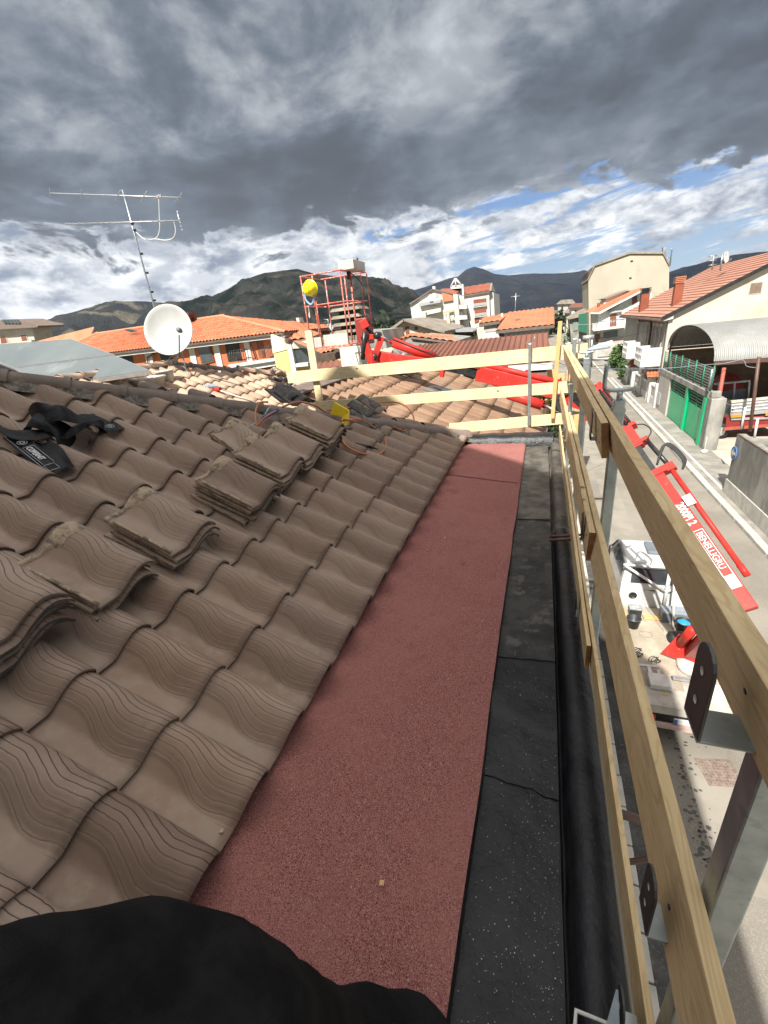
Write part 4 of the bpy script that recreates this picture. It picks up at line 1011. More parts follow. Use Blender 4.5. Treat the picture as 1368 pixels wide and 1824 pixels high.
wallY('chimney', [(1064.5, 540), (1069, 539.5), (1069, 551), (1064, 552)], YH2+1, .7, 'terracotta_dark', H2_)
wallY('door', [(1087, 561), (1098, 559), (1098, 581), (1086, 583)], YH2-.1, .2, 'brown_shutter', H2_)
wallY('window', [(1126, 528), (1135, 526.5), (1135, 538), (1126, 543)], YH2-.1, .2, 'brown_shutter', H2_)
wallY('balcony', [(1056, 587), (1112, 580), (1116, 580), (1116, 583), (1057, 590)], YH2-2., 2.2, 'white_paint', H2_)
mb = MB(); mb.tube([P(1062, 574, Y=YH2-1.9), P(1112, 568, Y=YH2-1.9)], .05, 4)
for i in range(12): mb.tube([P(1062+i*4.5, 574-i*.54, Y=YH2-1.9), P(1062+i*4.5, 587-i*.54, Y=YH2-1.9)], .03, 4)
build('balcony_railing', mb, 'galv', H2_)
wallY('garage_door', [(1075, 592), (1100, 588), (1100, 601), (1075, 603)], YH2-.15, .2, 'grey_plastic', H2_)
wallY('side_recess', [(1055, 560), (1067, 560), (1067, 640), (1056, 640)], YH2+.2, 3, 'plaster_grey', H2_)
wallY('lower_door', [(1060, 596), (1069, 594), (1069, 608), (1061, 610)], YH2-.15, .4, 'brown_shutter', H2_)
wallY('awning_fringe', [(1082, 556), (1108, 552), (1108, 555), (1082, 559)], YH2-.5, .4, 'plaster_grey', H2_)
# low fence walls before H2
wallY('base_band', [(1066, 604), (1110, 598), (1112, 632), (1064, 636)], YH2-.2, .15, 'plaster_grey', H2_)
Fw = empty('white_garden_wall', P(1075, 618, Y=70)); tag(Fw, 'low white garden wall in front of the white shuttered house', 'wall')
wallY('wall', [(1052, 618), (1091, 606), (1093, 613), (1053, 625)], 70, .4, 'white_wall', Fw)

# distant houses right of the street vanishing point
dh = [(1018, 546, 1050, 600, 150, 'white_wall', 'sheet_roof', 'white two storey house down the street before the blank gable'),
      (994, 540, 1022, 580, 210, 'plaster_grey', 'grey_roof', 'grey roofed house at the far end of the street'),
      (1008, 556, 1030, 596, 180, 'plaster_cream', 'grey_roof', 'narrow house with grey roof beside the far street')]
for (x0, y0, x1, y1, Y, wm, rm, lb) in dh:
    e_ = empty('street_house', (P(x0, y1, Y=Y).x, Y+5, G)); tag(e_, lb, 'house', 'houses at the far end of the street')
    wallY('wall', [(x0, y0), (x1, y0-2), (x1, y1+14), (x0, y1+14)], Y, 12, wm, e_)
    wallY('roof', [(x0-3, y0+2), (x0+6, y0-6), (x1-2, y0-7), (x1+3, y0), (x1, y0+1)], Y-1, 14, rm, e_)
    for i in range(2):
        for j in range(2): wallY('window', [(x0+6+i*12, y0+6+j*14), (x0+9+i*12, y0+6+j*14), (x0+9+i*12, y0+13+j*14), (x0+6+i*12, y0+13+j*14)], Y-.1, .1, 'glass', e_)
Aw = empty('green_awning_house', (P(1040, 590, Y=110).x, 113, G)); tag(Aw, 'dark house with tall green awning beside the white shuttered house', 'house')
wallY('wall', [(1014, 568), (1048, 560), (1050, 610), (1018, 612)], 112, 9, 'concrete_dirty', Aw)
wallY('roof', [(1012, 568), (1024, 559), (1050, 547), (1050, 561), (1014, 569)], 111, 10, 'grey_roof', Aw)
wallY('awning', [(1031, 560), (1047, 557), (1047, 594), (1030, 590)], 110, .4, 'green_awning', Aw)
wallY('window', [(1021, 570), (1028, 567), (1028, 588), (1021, 590)], 111.8, .2, 'mesh_grey', Aw)

# ------------------------------------------------------------------ fence along H1 garden
def fence_panel(name, y0, y1, label, grp='white fence sections along the pavement'):
    e_ = empty(name, (9.05, (y0+y1)/2, G)); tag(e_, label, 'fence', grp)
    mb = MB(); mb.box((8.98, y0+.45, G), (9.14, y1-.001, G+.75)); build('base_wall', mb, 'white_wall', e_)
    mb = MB(); mb.box((9.03, y0+.45, G+.76), (9.09, y1-.01, G+1.55)); build('panel', mb, 'lamp_grey' if 0 else 'plaster_grey', e_)
    mb = MB(); mb.box((8.99, y0+.45, G+1.56), (9.13, y1-.01, G+1.68)); build('top_rail', mb, 'white_paint', e_)
    mb = MB(); mb.box((8.88, y0, G), (9.24, y0+.44, G+2.0)); build('pillar', mb, 'white_wall', e_)
    return e_
for i, (y0, y1, lb) in enumerate([(41.2, 43.6, 'nearest white fence section with grey panel beside the meter box'), (44.4, 47.4, 'white fence section left of the nearest tiled gate pillar'), (47.4, 51.2, 'white fence section behind the tiled gate pillars'), (54.5, 59., 'farthest white fence section next to the green shrubs')]):
    fence_panel('garden_fence', y0, y1, lb)
for (y, lb) in [(43.9, 'nearest gate pillar with small terracotta tile cap'), (52.3, 'gate pillar with broad tile cap below the far balcony')]:
    e_ = empty('gate_pillar', (9.1, y, G)); tag(e_, lb, 'gate pillar')
    mb = MB(); mb.box((8.85, y-.35, G), (9.6, y+.2, G+2.2)); build('pillar', mb, 'white_wall', e_)
    roofquad('tile_cap', [Vector((8.55, y-.75, G+2.25)), Vector((9.8, y-.75, G+2.25)), Vector((9.8, y+.1, G+2.75)), Vector((8.55, y+.1, G+2.75))], 'tile_orange', e_, W=.25, th=.06)
    roofquad('tile_cap', [Vector((9.8, y+.95, G+2.25)), Vector((8.55, y+.95, G+2.25)), Vector((8.55, y+.1, G+2.75)), Vector((9.8, y+.1, G+2.75))], 'tile_orange', e_, W=.25, th=.06)
Gb = empty('meter_box', (9.1, 40.4, G)); tag(Gb, 'grey metal meter cabinet on legs beside the white fence pillar', 'cabinet')
mb = MB(); mb.box((8.95, 40.0, G+.55), (9.25, 40.9, G+1.45)); build('box', mb, 'alu', Gb)
mb = MB(); 
for y in (40.05, 40.8): mb.box((9.05, y, G), (9.12, y+.06, G+.55))
build('leg', mb, 'galv', Gb)

# plants
def bush(name, c, rx, ry, rz, n, lb, cat='shrub', m_='foliage', leaf=.12, trunk=True, grp=None, seed=1):
    rs = random.Random(seed); e_ = empty(name, c); tag(e_, lb, cat, grp); mb = MB(); c = Vector(c)
    cl = [(Vector((rs.uniform(-.7, .7)*rx, rs.uniform(-.7, .7)*ry, rs.uniform(.25, 1.)*rz)), rs.uniform(.3, .55)) for _ in range(9)]
    for i in range(n):
        cc, rr = cl[i % 9]; d = Vector((rs.gauss(0, 1), rs.gauss(0, 1), rs.gauss(0, 1))).normalized()*rr*(.6+.45*rs.random())
        p = c+cc+Vector((d.x*rx, d.y*ry, d.z*rz)); a = Vector((rs.gauss(0, 1), rs.gauss(0, 1), rs.gauss(0, .7))).normalized(); b = a.cross(Vector((rs.gauss(0, 1), rs.gauss(0, 1), rs.gauss(0, 1)))).normalized()
        s = leaf*(.6+.8*rs.random()); mb.add([p-a*s, p+b*s*.45, p+a*s, p-b*s*.45], [(0,1,2,3)])
    build('crown', mb, m_, e_)
    mb = MB(); mb.tube([c, c+Vector((0, 0, rz*.5)), c+Vector((rx*.1, 0, rz*.9))], max(.03, rx*.09), 6, r2=.02)
    for k in range(3): mb.tube([c+Vector((0, 0, rz*.35)), c+cl[k][0]], max(.02, rx*.05), 5, r2=.01)
    build('trunk', mb, 'bark', e_)
    return e_
bush('garden_shrub', (9.4, 60., G), 1.0, 3.0, 1.9, 1500, 'bright green palm like shrub spilling over the garden fence', leaf=.22, seed=2)
bush('garden_shrub', (9.8, 68., G), 1.5, 4.0, 2.4, 1800, 'larger dark green shrub behind the garden fence', leaf=.22, seed=3)
bush('garden_shrub', (9.9, 55.5, G+.6), .7, 1.6, 2.3, 900, 'flowering pot shrub beside the far white balcony', leaf=.15, seed=4)
bush('garden_shrub', (7.2, 118., G), 2.2, 2.5, 3.6, 900, 'rounded green shrub by the road below the green awning', leaf=.4, seed=5)
bush('ivy_shrub', (P(990, 672, Y=19).x-.3, 19.6, G), .9, 1.2, 4.6, 2400, 'dark ivy covered tree left of the street behind the end rail', 'tree', 'foliage_far', leaf=.13, seed=6)

# ------------------------------------------------------------------ gate wall, gate, mesh fence, hangar
Gw = empty('gate_wall', (9.1, 35, G)); tag(Gw, 'weathered concrete gate wall with lintel round the green gate', 'wall')
mb = MB(); mb.box((9.02, 37.9, G), (9.42, 41.2, -5.6)); build('pier', mb, 'plaster_grey', Gw)
mb = MB(); mb.box((8.98, 28.7, G), (9.7, 29.5, -5.5)); mb.box((9.0, 28.9, -5.5), (9.45, 29.3, -5.15)); build('pier', mb, 'concrete_dirty', Gw, bevel=.05)
mb = MB(); mb.box((8.98, 29.5, -5.58), (9.34, 41.2, -5.25)); build('lintel', mb, 'concrete_dirty', Gw)
Gt = empty('green_gate', (9.1, 33.6, G)); tag(Gt, 'bright green double metal gate in the concrete wall', 'gate')
def leafg(y0, y1):
    mb = MB(); n = 26
    for i in range(n):
        y = y0+(y1-y0)*i/n; mb.box((9.12, y, G+.2), (9.17+(.03 if i % 2 else 0), y+(y1-y0)/n-.001, G+2.05))
    o = build('gate_leaf', mb, 'green_gate', Gt)
    mb = MB()
    for k in range(4): mb.box((9.12, y0, G+2.15+k*.18), (9.17, y1, G+2.21+k*.18))
    for y in (y0, (y0+y1)/2, y1-.08): mb.box((9.10, y, G+2.06), (9.185, y+.08, G+2.86))
    build('grille', mb, 'green_metal', o); mb = MB(); mb.box((9.10, y0, G+.12), (9.19, y1, G+.2)); build('bottom_rail', mb, 'green_metal', o)
leafg(29.9, 33.3); leafg(33.75, 37.8)
mb = MB(); mb.box((9.0, 33.3, G+.05), (9.22, 33.74, G+2.9)); build('centre_post', mb, 'green_gate', Gt)
mb = MB(); mb.box((8.92, 29.5, G+.05), (9.22, 29.9, G+2.9)); build('side_post', mb, 'green_gate', Gt)
Mf = empty('mesh_fence', (9.1, 35, -5.25)); tag(Mf, 'green post mesh fence on top of the gate wall', 'fence')
for i in range(8):
    mb = MB(); y = 29.7+i*1.6; mb.tube([(9.12, y, -5.25), (9.12, y, -3.85-.1*(i % 2))], .04, 6); build('post', mb, 'green_metal', Mf)
mb = MB()
for k in range(9): z = -5.2+k*.15; mb.tube([(9.15, 29.6, z), (9.15, 41, z)], .012, 4)
for i in range(76): y = 29.6+i*.15; mb.tube([(9.15, y, -5.22), (9.15, y, -4.0)], .008, 3)
build('wire_mesh', mb, 'mesh_grey', Mf)

Hg_ = empty('arched_hangar', (16, 36, G)); tag(Hg_, 'arched corrugated metal canopy shed behind the green gate', 'shed')
yc, hw, z0, rise = 35.65, 5.35, -3.68, 1.75
mb = MB(); vs = []; NX, NA = 760, 22; XE = 30.
for i in range(NX+1):
    x = 9.2+(XE-9.2)*i/NX; rr = .034*math.sin(i*math.pi/3.5)
    for k in range(NA+1):
        th = math.pi*k/NA; vs.append((x, yc-math.cos(th)*(hw+rr), z0+math.sin(th)**.9*(rise+rr)))
mb.add(vs, [(i*(NA+1)+k, i*(NA+1)+k+1, (i+1)*(NA+1)+k+1, (i+1)*(NA+1)+k) for i in range(NX) for k in range(NA)], True)
build('arched_roof', mb, 'corrugated', Hg_)
mb = MB(); mb.box((9.25, yc-hw-.05, z0-.22), (XE, yc-hw+.1, z0-.02)); mb.box((9.25, yc+hw-.1, z0-.2), (XE, yc+hw+.05, z0-.02))
for x in (9.4, 13, 17, 21, 25):
    pts = [(x, yc-math.cos(math.pi*k/12)*(hw-.12), z0+math.sin(math.pi*k/12)**.9*(rise-.12)-.02) for k in range(13)]
    mb.tube(pts, .06, 5); mb.tube([(x, yc-hw+.1, z0), (x, yc-hw+.1, G)] if x > 9.5 else [(x, yc+hw-.1, z0), (x, yc+hw-.1, G)], .07, 6); mb.tube([(x, yc+hw-.1, z0), (x, yc+hw-.1, G)], .07, 6)
build('frame', mb, 'brown_metal', Hg_)
mb = MB(); mb.box((9.5, yc+hw+.1, G), (XE, yc+hw+.4, z0-.3)); mb.box((20, yc-hw+.3, G), (20.3, yc+hw, z0-.1)); build('brick_wall', mb, 'brick_brown', Hg_)
# things inside / before the hangar
for (u0, v0, u1, v1, m_, r_, Y, lb) in [(1290, 655, 1267, 793, 'oxide_red', .10, 29.6, 'red painted steel pole leaning at the broken wall end'), (1269, 657, 1262, 694, 'galv', .06, 29.3, 'grey pipe standing on the gate wall end'), (1352, 636, 1336, 768, 'brown_metal', .09, 29.4, 'brown steel pole in front of the hangar truck')]:
    mb = MB(); mb.tube([P(u1, v1, Y=Y), P(u0, v0, Y=Y)], r_, 8); tag(build('steel_pole', mb, m_), lb, 'pole')
Tr = empty('flatbed_truck', (14, 31.5, G)); tag(Tr, 'parked flatbed truck with silver sides and red chassis in the yard', 'truck')
YF = 31.
wallY('drop_side', [(1303, 717), (1400, 707), (1400, 733), (1301, 742)], YF, .08, 'alu', Tr)
for k in range(3): wallY('side_rib', [(1303, 721+k*6), (1400, 711+k*6), (1400, 712.4+k*6), (1303, 722.4+k*6)], YF-.05, .06, 'white_paint', Tr)
wallY('side_cap', [(1303, 714.5), (1400, 704.5), (1400, 708), (1303, 718)], YF-.07, .2, 'plaster_cream', Tr)
wallY('reflector', [(1303, 740), (1321, 738.5), (1321, 743), (1302, 744)], YF-.1, .08, 'orange_reflector', Tr)
wallY('reflector', [(1364, 736), (1372, 735), (1372, 740), (1364, 741)], YF-.1, .08, 'orange_reflector', Tr)
mb = MB(); a = P(1303, 745, Y=YF); b = P(1400, 735, Y=YF); mb.box((a.x, YF, a.z-.12), (b.x, YF+2.1, a.z+.0)); mb.box((a.x-.05, YF+2.1, a.z), (b.x, YF+2.16, a.z+.7)); mb.box((a.x-.05, YF, a.z), (a.x, YF+2.16, a.z+.7)); build('bed', mb, 'alu', Tr)
wallY('chassis', [(1294, 745), (1400, 738), (1400, 756), (1292, 762)], YF+.1, 1.6, 'red_dark', Tr)
wallY('bumper', [(1290, 762), (1400, 754), (1400, 758), (1289, 767)], YF-.1, .15, 'oxide_red', Tr)
for u in (1280, 1400):
    c_ = P(u, 765, Y=YF+.5); mb = MB(); mb.lathe((c_.x, YF+.2, G+.5), [(0, 0), (.48, 0), (.5, .05), (.5, .28), (.48, .3), (0, .3)], 20, (0, 1, 0)); wl = build('wheel', mb, 'rubber', Tr)
    mb = MB(); mb.lathe((c_.x, YF+.19, G+.5), [(0, 0), (.26, 0), (.28, .02)], 16, (0, 1, 0)); build('rim', mb, 'alu', wl)
Mc = empty('machine_frame', P(1320, 690, Y=35)); tag(Mc, 'grey tipping frame trailer in the hangar shadow', 'machine')
wallY('panel', [(1275, 700), (1330, 692), (1328, 720), (1272, 728)], 34, .1, 'grey_plastic', Mc)
wallY('rail', [(1272, 683), (1337, 677), (1337, 680), (1272, 686)], 33.9, .1, 'alu', Mc)
for u in (1280, 1308, 1334): wallY('post', [(u, 681), (u+3, 681), (u, 715), (u-3, 715)], 33.85, .08, 'alu', Mc)
Rm = empty('red_machine', P(1300, 680, Y=36)); tag(Rm, 'dark red machine with round hood in the hangar', 'machine')
mb = MB(); c_ = P(1296, 672, Y=36.5); mb.lathe(c_+Vector((0, 0, -1.6)), [(0, 0), (.9, 0), (1., .5), (.95, 1.2), (.6, 1.7), (.2, 1.9), (0, 1.92)], 16); build('hood', mb, 'red_dark', Rm)
mb = MB(); mb.tube([P(1305, 672, Y=36), P(1320, 700, Y=36)], .15, 6); build('chute', mb, 'oxide_red', Rm)

# retaining wall with blue arrow sign
Wr = empty('retaining_wall', (8.3, 16, G)); tag(Wr, 'streaked concrete retaining wall at right edge carrying the blue arrow sign', 'wall')
mb = MB(); mb.box((8.0, 2, G), (8.3, 21.88, -5.72)); mb.box((8.3, 21.6, G), (30, 21.88, -5.9)); build('wall', mb, 'concrete_dirty', Wr)
mb = MB(); mb.box((7.95, 2, G), (7.999, 21.9, G+.75)); build('plinth', mb, 'concrete', Wr)
mb = MB(); mb.box((8.31, 2, G), (30, 21.59, -6.0)); build('terrace', mb, 'gravel_dark', Wr)
mb = MB(); 
for i in range(60): mb.box((7.985+.004*(i % 3), 2+i*.33, -5.715), (8.06, 2.31+i*.33, -5.685))
build('brick_coping', mb, 'rust', Wr)
Sg = empty('arrow_sign', P(1307, 807, X=7.93)); tag(Sg, 'round blue traffic sign with white arrow on the concrete wall', 'traffic sign')
c_ = P(1307, 807, X=7.93); mb = MB(); mb.lathe(c_, [(0, .0), (.30, 0), (.31, -.02), (0, -.02)], 28, (-1, 0, 0)); build('plate', mb, 'blue_sign', Sg)
mb = MB(); mb.lathe(c_+Vector((-.004, 0, 0)), [(.285, 0), (.30, 0), (.30, .002), (.285, .002)], 28, (-1, 0, 0)); build('rim', mb, 'white_paint', Sg)
mb = MB(); ar = [(.20, .02), (.02, .17), (.02, .07), (-.19, .01), (-.19, -.10), (.02, -.04), (.05, -.14)]
# y axis: towards +Y is drawn to the left of the sign face
sc = 1.0; pts = [Vector((c_.x-.008, c_.y+a*sc, c_.z+b*sc)) for a, b in [(.24, .0), (.04, .19), (.04, .065), (-.22, .065), (-.22, -.065), (.04, -.065), (.04, -.19)]]
mb.add(pts+[p+Vector((-.006, 0, 0)) for p in pts], [(0,1,6), (1,2,5,6), (2,3,4,5), (7,13,8), (8,13,12,9), (9,12,11,10)]); build('arrow', mb, 'white_paint', Sg)
for (u, v, u2, v2, lb) in [(1328, 725, 1320, 765, 'white post nearer the truck on the wall terrace'), (1350, 745, 1343, 783, 'white post at right on the wall terrace')]:
    a = P(u2, v2, Z=-6.); b = P(u, v, Y=a.y); mb = MB(); mb.tube([a, b], .05, 6); tag(build('white_post', mb, 'white_paint'), lb, 'post')
mb = MB(); a = P(1254, 806, Z=G+.14); mb.lathe(a, [(.0, 0), (.16, 0), (.17, .1), (.1, .16), (0, .17)], 14); mb.tube([a, a+Vector((0, 0, .9))], .02, 6)
tag(build('bollard_base', mb, 'white_plastic'), 'small white footed rod at the broken wall end', 'bollard')

# ------------------------------------------------------------------ railing
TB_H = .14
def board(p, q, lb, h=.145, th=.026, tilt=0., m_='wood', name='guard_board', endcap=True, grp=None):
    """p,q: top inner edge ends; board hangs down from there, thickness outward (+X for lengthwise)"""
    p, q = Vector(p), Vector(q); d = (q-p).normalized(); up = Vector((0, 0, 1)); out = d.cross(up).normalized()
    if abs(d.y) > abs(d.x) and out.x < 0: out = -out
    if abs(d.x) > abs(d.y) and out.y < 0: out = -out
    dn = (-up+out*tilt).normalized(); o2 = (out+up*tilt).normalized()
    mb = MB(); vs = []; n = 14
    for i in range(n+1):
        c = p+(q-p)*i/n; wv = .004*noise.noise(Vector((i*.7, p.x*3, p.z*5)))
        vs += [c+o2*wv, c+o2*(th+wv), c+o2*(th+wv)+dn*h, c+o2*wv+dn*h]
    fs = []
    for i in range(n):
        a = i*4; fs += [(a, a+1, a+5, a+4), (a+1, a+2, a+6, a+5), (a+2, a+3, a+7, a+6), (a+3, a, a+4, a+7)]
    mb.add(vs, fs); mb.mi = 1; mb.add(vs[:4], [(0, 1, 2, 3)]); mb.add(vs[-4:], [(3, 2, 1, 0)])
    o = build(name, mb, [m_, 'wood_end'], bevel=.0015); tag(o, lb, 'board', grp)
    Lb_ = (q-p).length; rsn = random.Random(int(abs(p.z*977)+abs(q.x*371)))
    for dd_ in ([.06, .10]+[Lb_-.08]+[.53-p.y, 2.08-p.y] if abs(d.y) > .5 else [.12, Lb_*.11, Lb_-.35, Lb_-.42]):
        if 0 < dd_ < Lb_:
            c = p+d*(dd_+.02*rsn.random())+dn*(h*(.3+.4*rsn.random())); nb_ = MB(); nb_.lathe(c-o2*.001, [(0, 0), (.0045, 0), (.0048, -.002)], 10, -o2); build('nail_head', nb_, 'galv_dark', o)
    return o
XI = .26
# lengthwise rails: near boards run outside, the far ones inside them, overlapping at the post
board((XI, -.9, -.428), (XI, 5.5, -.428), 'near top guard board, the big one crossing the right edge', tilt=.16, th=.028)
board((XI-.031, 1.86, -.433), (XI-.026, 5.95, -.43), 'far top guard board ending in bare end grain over the near one', tilt=.10)
board((XI+.004, -.9, -.93), (XI, 4.5, -.93), 'near middle guard board crossing the street view', tilt=-.12)
board((XI-.032, 1.90, -.935), (XI-.028, 5.95, -.925), 'far middle guard board overlapping the near middle one', tilt=-.03)
board((XI, -.9, -1.40), (XI+.002, 4.2, -1.40), 'near bottom guard board just above the black gutter edge', h=.13, th=.016, tilt=.0)
board((XI-.022, 1.70, -1.405), (XI-.02, 5.9, -1.385), 'far bottom guard board laid beside the near bottom one', h=.13, th=.018)
# cross rails at the far end
board(P(510, 663, Y=5.93), P(1047, 611, Y=5.93), 'top cross board at the far end of the roof', h=.165, m_='wood_x')
board(P(560, 716, Y=5.93), P(1053, 676, Y=5.93), 'middle cross board at the far end of the roof', h=.14, m_='wood_x')
board(P(800, 755, Y=5.93), P(1003, 736, Y=5.93), 'bottom cross board resting on the end kerb', h=.14, m_='wood_x')
mb = MB(); mb.obox((P(545, 592, Y=5.98)+P(566, 712, Y=5.98))/2+Vector((.02, .03, 0)), (.11, 0, 0), (0, .03, 0), (0, 0, 1.0)); tag(build('upright_board', mb, 'wood_x', bevel=.002), 'upright board at the left end of the far rail', 'board')
a, b = P(998, 572, Y=5.86), P(984, 745, Y=5.86)
mb = MB(); mb.beam(b, a, .045, .022, up=(0, 1, 0)); tag(build('corner_lath', mb, 'plywood', bevel=.001), 'thin orange lath standing at the far rail corner', 'lath')

def post(x, y, ztop, zbot, lb, crank=True, brk=(-.55, -1.05, -1.51), w_=.045, out=1, hook=True, rot=0.):
    e_ = empty('guardrail_post', (x, y, zbot)); tag(e_, lb, 'guardrail post', 'steel guardrail posts')
    mb = MB(); mb.box((x, y-w_/2, zbot), (x+w_, y+w_/2, ztop)); build('pole', mb, 'galv', e_, bevel=.004)
    if crank:
        mb = MB(); c = Vector((x+w_/2, y, ztop))
        mb.tube([c, c+Vector((0, 0, .035))], .012, 8); mb.tube(smooth_path([c+Vector((.055, .0, .045)), c+Vector((0, 0, .04)), c+Vector((-.05, 0, .045)), c+Vector((-.062, .004, .06)), c+Vector((-.06, .006, .15))], 4), .009, 8)
        mb2 = MB(); mb2.box((x-.003, y-w_/2-.003, ztop-.05), (x+w_+.003, y+w_/2+.003, ztop-.035)); build('collar', mb2, 'galv', e_); build('crank_handle', mb, 'galv', e_)
    for z in brk:
        # U bracket: shelf and upright plate with two holes on the inner side
        mb = MB(); hh = .004; xi = XI-.046
        mb.box((xi, y-.03, z-hh), (x, y+.03, z+.000))
        mb.mi = 1
        # upright with rounded top
        n = 8; prof = [(-.03, 0.), (.03, 0.), (.03, .105)]+[(.03*math.cos(math.pi*k/n), .105+.03*math.sin(math.pi*k/n)) for k in range(1, n)]+[(-.03, .105)]
        mb.prism([Vector((xi, y+a_, z+b_)) for a_, b_ in prof], (.005, 0, 0)); mb.mi = 0
        br = build('bracket', mb, ['galv', 'bracket_dark'], e_, bevel=.0012)
        for zz in (.045, .095): mb = MB(); mb.lathe((xi-.0006, y, z+zz), [(0, 0), (.006, 0), (.0062, .0004)], 12, (-1, 0, 0)); build('bolt_hole', mb, 'concrete', br)
    return e_
post(XI+.035, .53, -.30, -1.95, 'nearest steel post with bare bracket at lower right')
post(XI+.035, 2.08, -.385, -1.95, 'second steel post, crank handle standing above the top board')
post(XI+.065, 4.1, -.40, -1.95, 'third steel post along the street side', brk=(-.60, -1.09))
post(XI+.065, 5.75, -.34, -1.95, 'corner steel post where the two rails meet', crank=False, brk=())
def plain_post(a, b, w_, lb):
    e_ = empty('guardrail_post', b); tag(e_, lb, 'guardrail post', 'steel guardrail posts')
    mb = MB(); mb.beam(b, a, w_, w_, up=(0, 1, 0)); build('pole', mb, 'galv', e_, bevel=.003); return e_
e_ = plain_post(P(944, 612, Y=5.88), P(942, 758, Y=5.88), .035, 'slim steel post with flat head in the middle of the far rail')
mb = MB(); c_ = P(944, 611, Y=5.88); mb.box((c_.x-.05, c_.y-.015, c_.z), (c_.x+.05, c_.y+.015, c_.z+.008)); mb.tube([c_+Vector((.05, 0, .004)), c_+Vector((.055, 0, .07))], .004, 6); build('crank_handle', mb, 'galv', e_)
plain_post(P(1047, 622, Y=6.05), P(1044, 690, Y=6.05), .045, 'grey post behind the right end of the cross boards')
# second-storey truss tube seen on the parapet
mb = MB(); mb.tube([(.10, 2.95, -1.53), (.34, 2.95, -1.50)], .012, 8); mb.tube([(.10, 3.0, -1.525), (.34, 3.0, -1.495)], .010, 8); tag(build('clamp_bar', mb, 'brown_metal'), 'thin double steel bar laid over the parapet roll beyond the boards', 'bar')
mb = MB(); mb.tube([(.25, 1.62, -2.35), (.62, 1.62, -2.40)], .022, 8); mb.tube(smooth_path([(.25, 1.5, -2.42), (.4, 1.46, -2.52), (.6, 1.5, -2.46)]), .014, 8); tag(build('clamp_bar', mb, 'brown_metal'), 'brown clamp tube below the gutter over the pavement', 'bar')
# near bracket at the bottom centre
e_ = empty('guardrail_bracket', (.13, .30, -1.5)); tag(e_, 'open steel bracket frame at the bottom edge on the black gutter', 'bracket')
mb = MB(); a_, b_ = P(1026, 1800, Z=-1.47), P(1080, 1822, Z=-1.47); c_ = P(1022, 1860, Z=-1.47); d2 = P(1080, 1880, Z=-1.47)
mb.tube([c_, a_, b_, d2], .005, 8); build('frame', mb, 'white_plastic', e_)
mb = MB(); a_ = P(1092, 1785, Z=-1.40); mb.prism([a_, a_+Vector((.004, .0, 0)), a_+Vector((.01, -.10, -.12)), a_+Vector((-.045, -.10, -.12))], (0, .0, .06)); build('plate', mb, 'galv', e_)

# ------------------------------------------------------------------ street lamp (small, beyond the corner)
Lp = empty('street_lamp', P(1040, 700, Y=14)); tag(Lp, 'grey street lamp with flat long head over the road', 'street lamp')
mb = MB(); mb.tube([P(1020, 980, Y=14)*1., P(1045, 690, Y=14), P(1048, 624, Y=14)], .055, 8); build('pole', mb, 'galv', Lp)
mb = MB(); a_, b_ = P(1048, 624, Y=14), P(1086, 618, Y=14)
vs = []; 
for i in range(9):
    t_ = i/8; c_ = a_.lerp(b_, t_); hh = .10*math.sin(math.pi*(.12+.83*t_))**.6; vs += [c_+Vector((0, -.13, 0)), c_+Vector((0, 0, hh)), c_+Vector((0, .13, 0)), c_+Vector((0, 0, -.03))]
mb.add(vs, [(i*4+k, i*4+(k+1) % 4, i*4+4+(k+1) % 4, i*4+4+k) for i in range(8) for k in range(4)]+[(0,1,2,3), (35,34,33,32)], True); build('lamp_head', mb, 'lamp_grey', Lp)
L2 = empty('small_street_lamp', P(1052, 620, Y=45)); tag(L2, 'cream cylinder street lamp farther along the road', 'street lamp')
mb = MB(); mb.tube([P(1038, 602, Y=45), P(1058, 600, Y=45)], .2, 8); build('lamp_head', mb, 'alu', L2)
mb = MB(); mb.tube([P(1055, 600, Y=45), P(1052, 640, Y=45), P(1050, 690, Z=G)], .09, 6); build('pole', mb, 'galv', L2)

# cables
def cable(pts, r_, lb, m_='lamp_grey'):
    mb = MB(); mb.tube(smooth_path(pts, 8), r_, 5); tag(build('overhead_cable', mb, m_), lb, 'cable', 'overhead cables')
cable([P(860, 640, Y=15), P(1060, 656, Y=20), P(1150, 657, Y=26), P(1200, 655, Y=27), P(1240, 651, Y=28), P(1290, 647, Y=29), P(1322, 641, Y=29.2), P(1330, 652, Y=29.2), P(1346, 655, Y=29.2)], .014, 'pale cable sagging across the street to the hangar')
cable([P(1000, 577, Y=60), P(1060, 577, Y=62), P(1160, 560, Y=60)], .03, 'upper thin cable over the far street')

cable([P(1058, 600, Y=45), P(1100, 602, Y=44), P(1150, 590, Y=43), P(1172, 585, Y=42.6)], .018, 'thin wire from the far lamp to the cream corner house', 'rubber')
cable([P(985, 640, Y=22), P(1010, 650, Y=30), P(1030, 640, Y=45), P(1052, 622, Y=46)], .014, 'thin dark wire crossing low over the street near the lath', 'rubber')
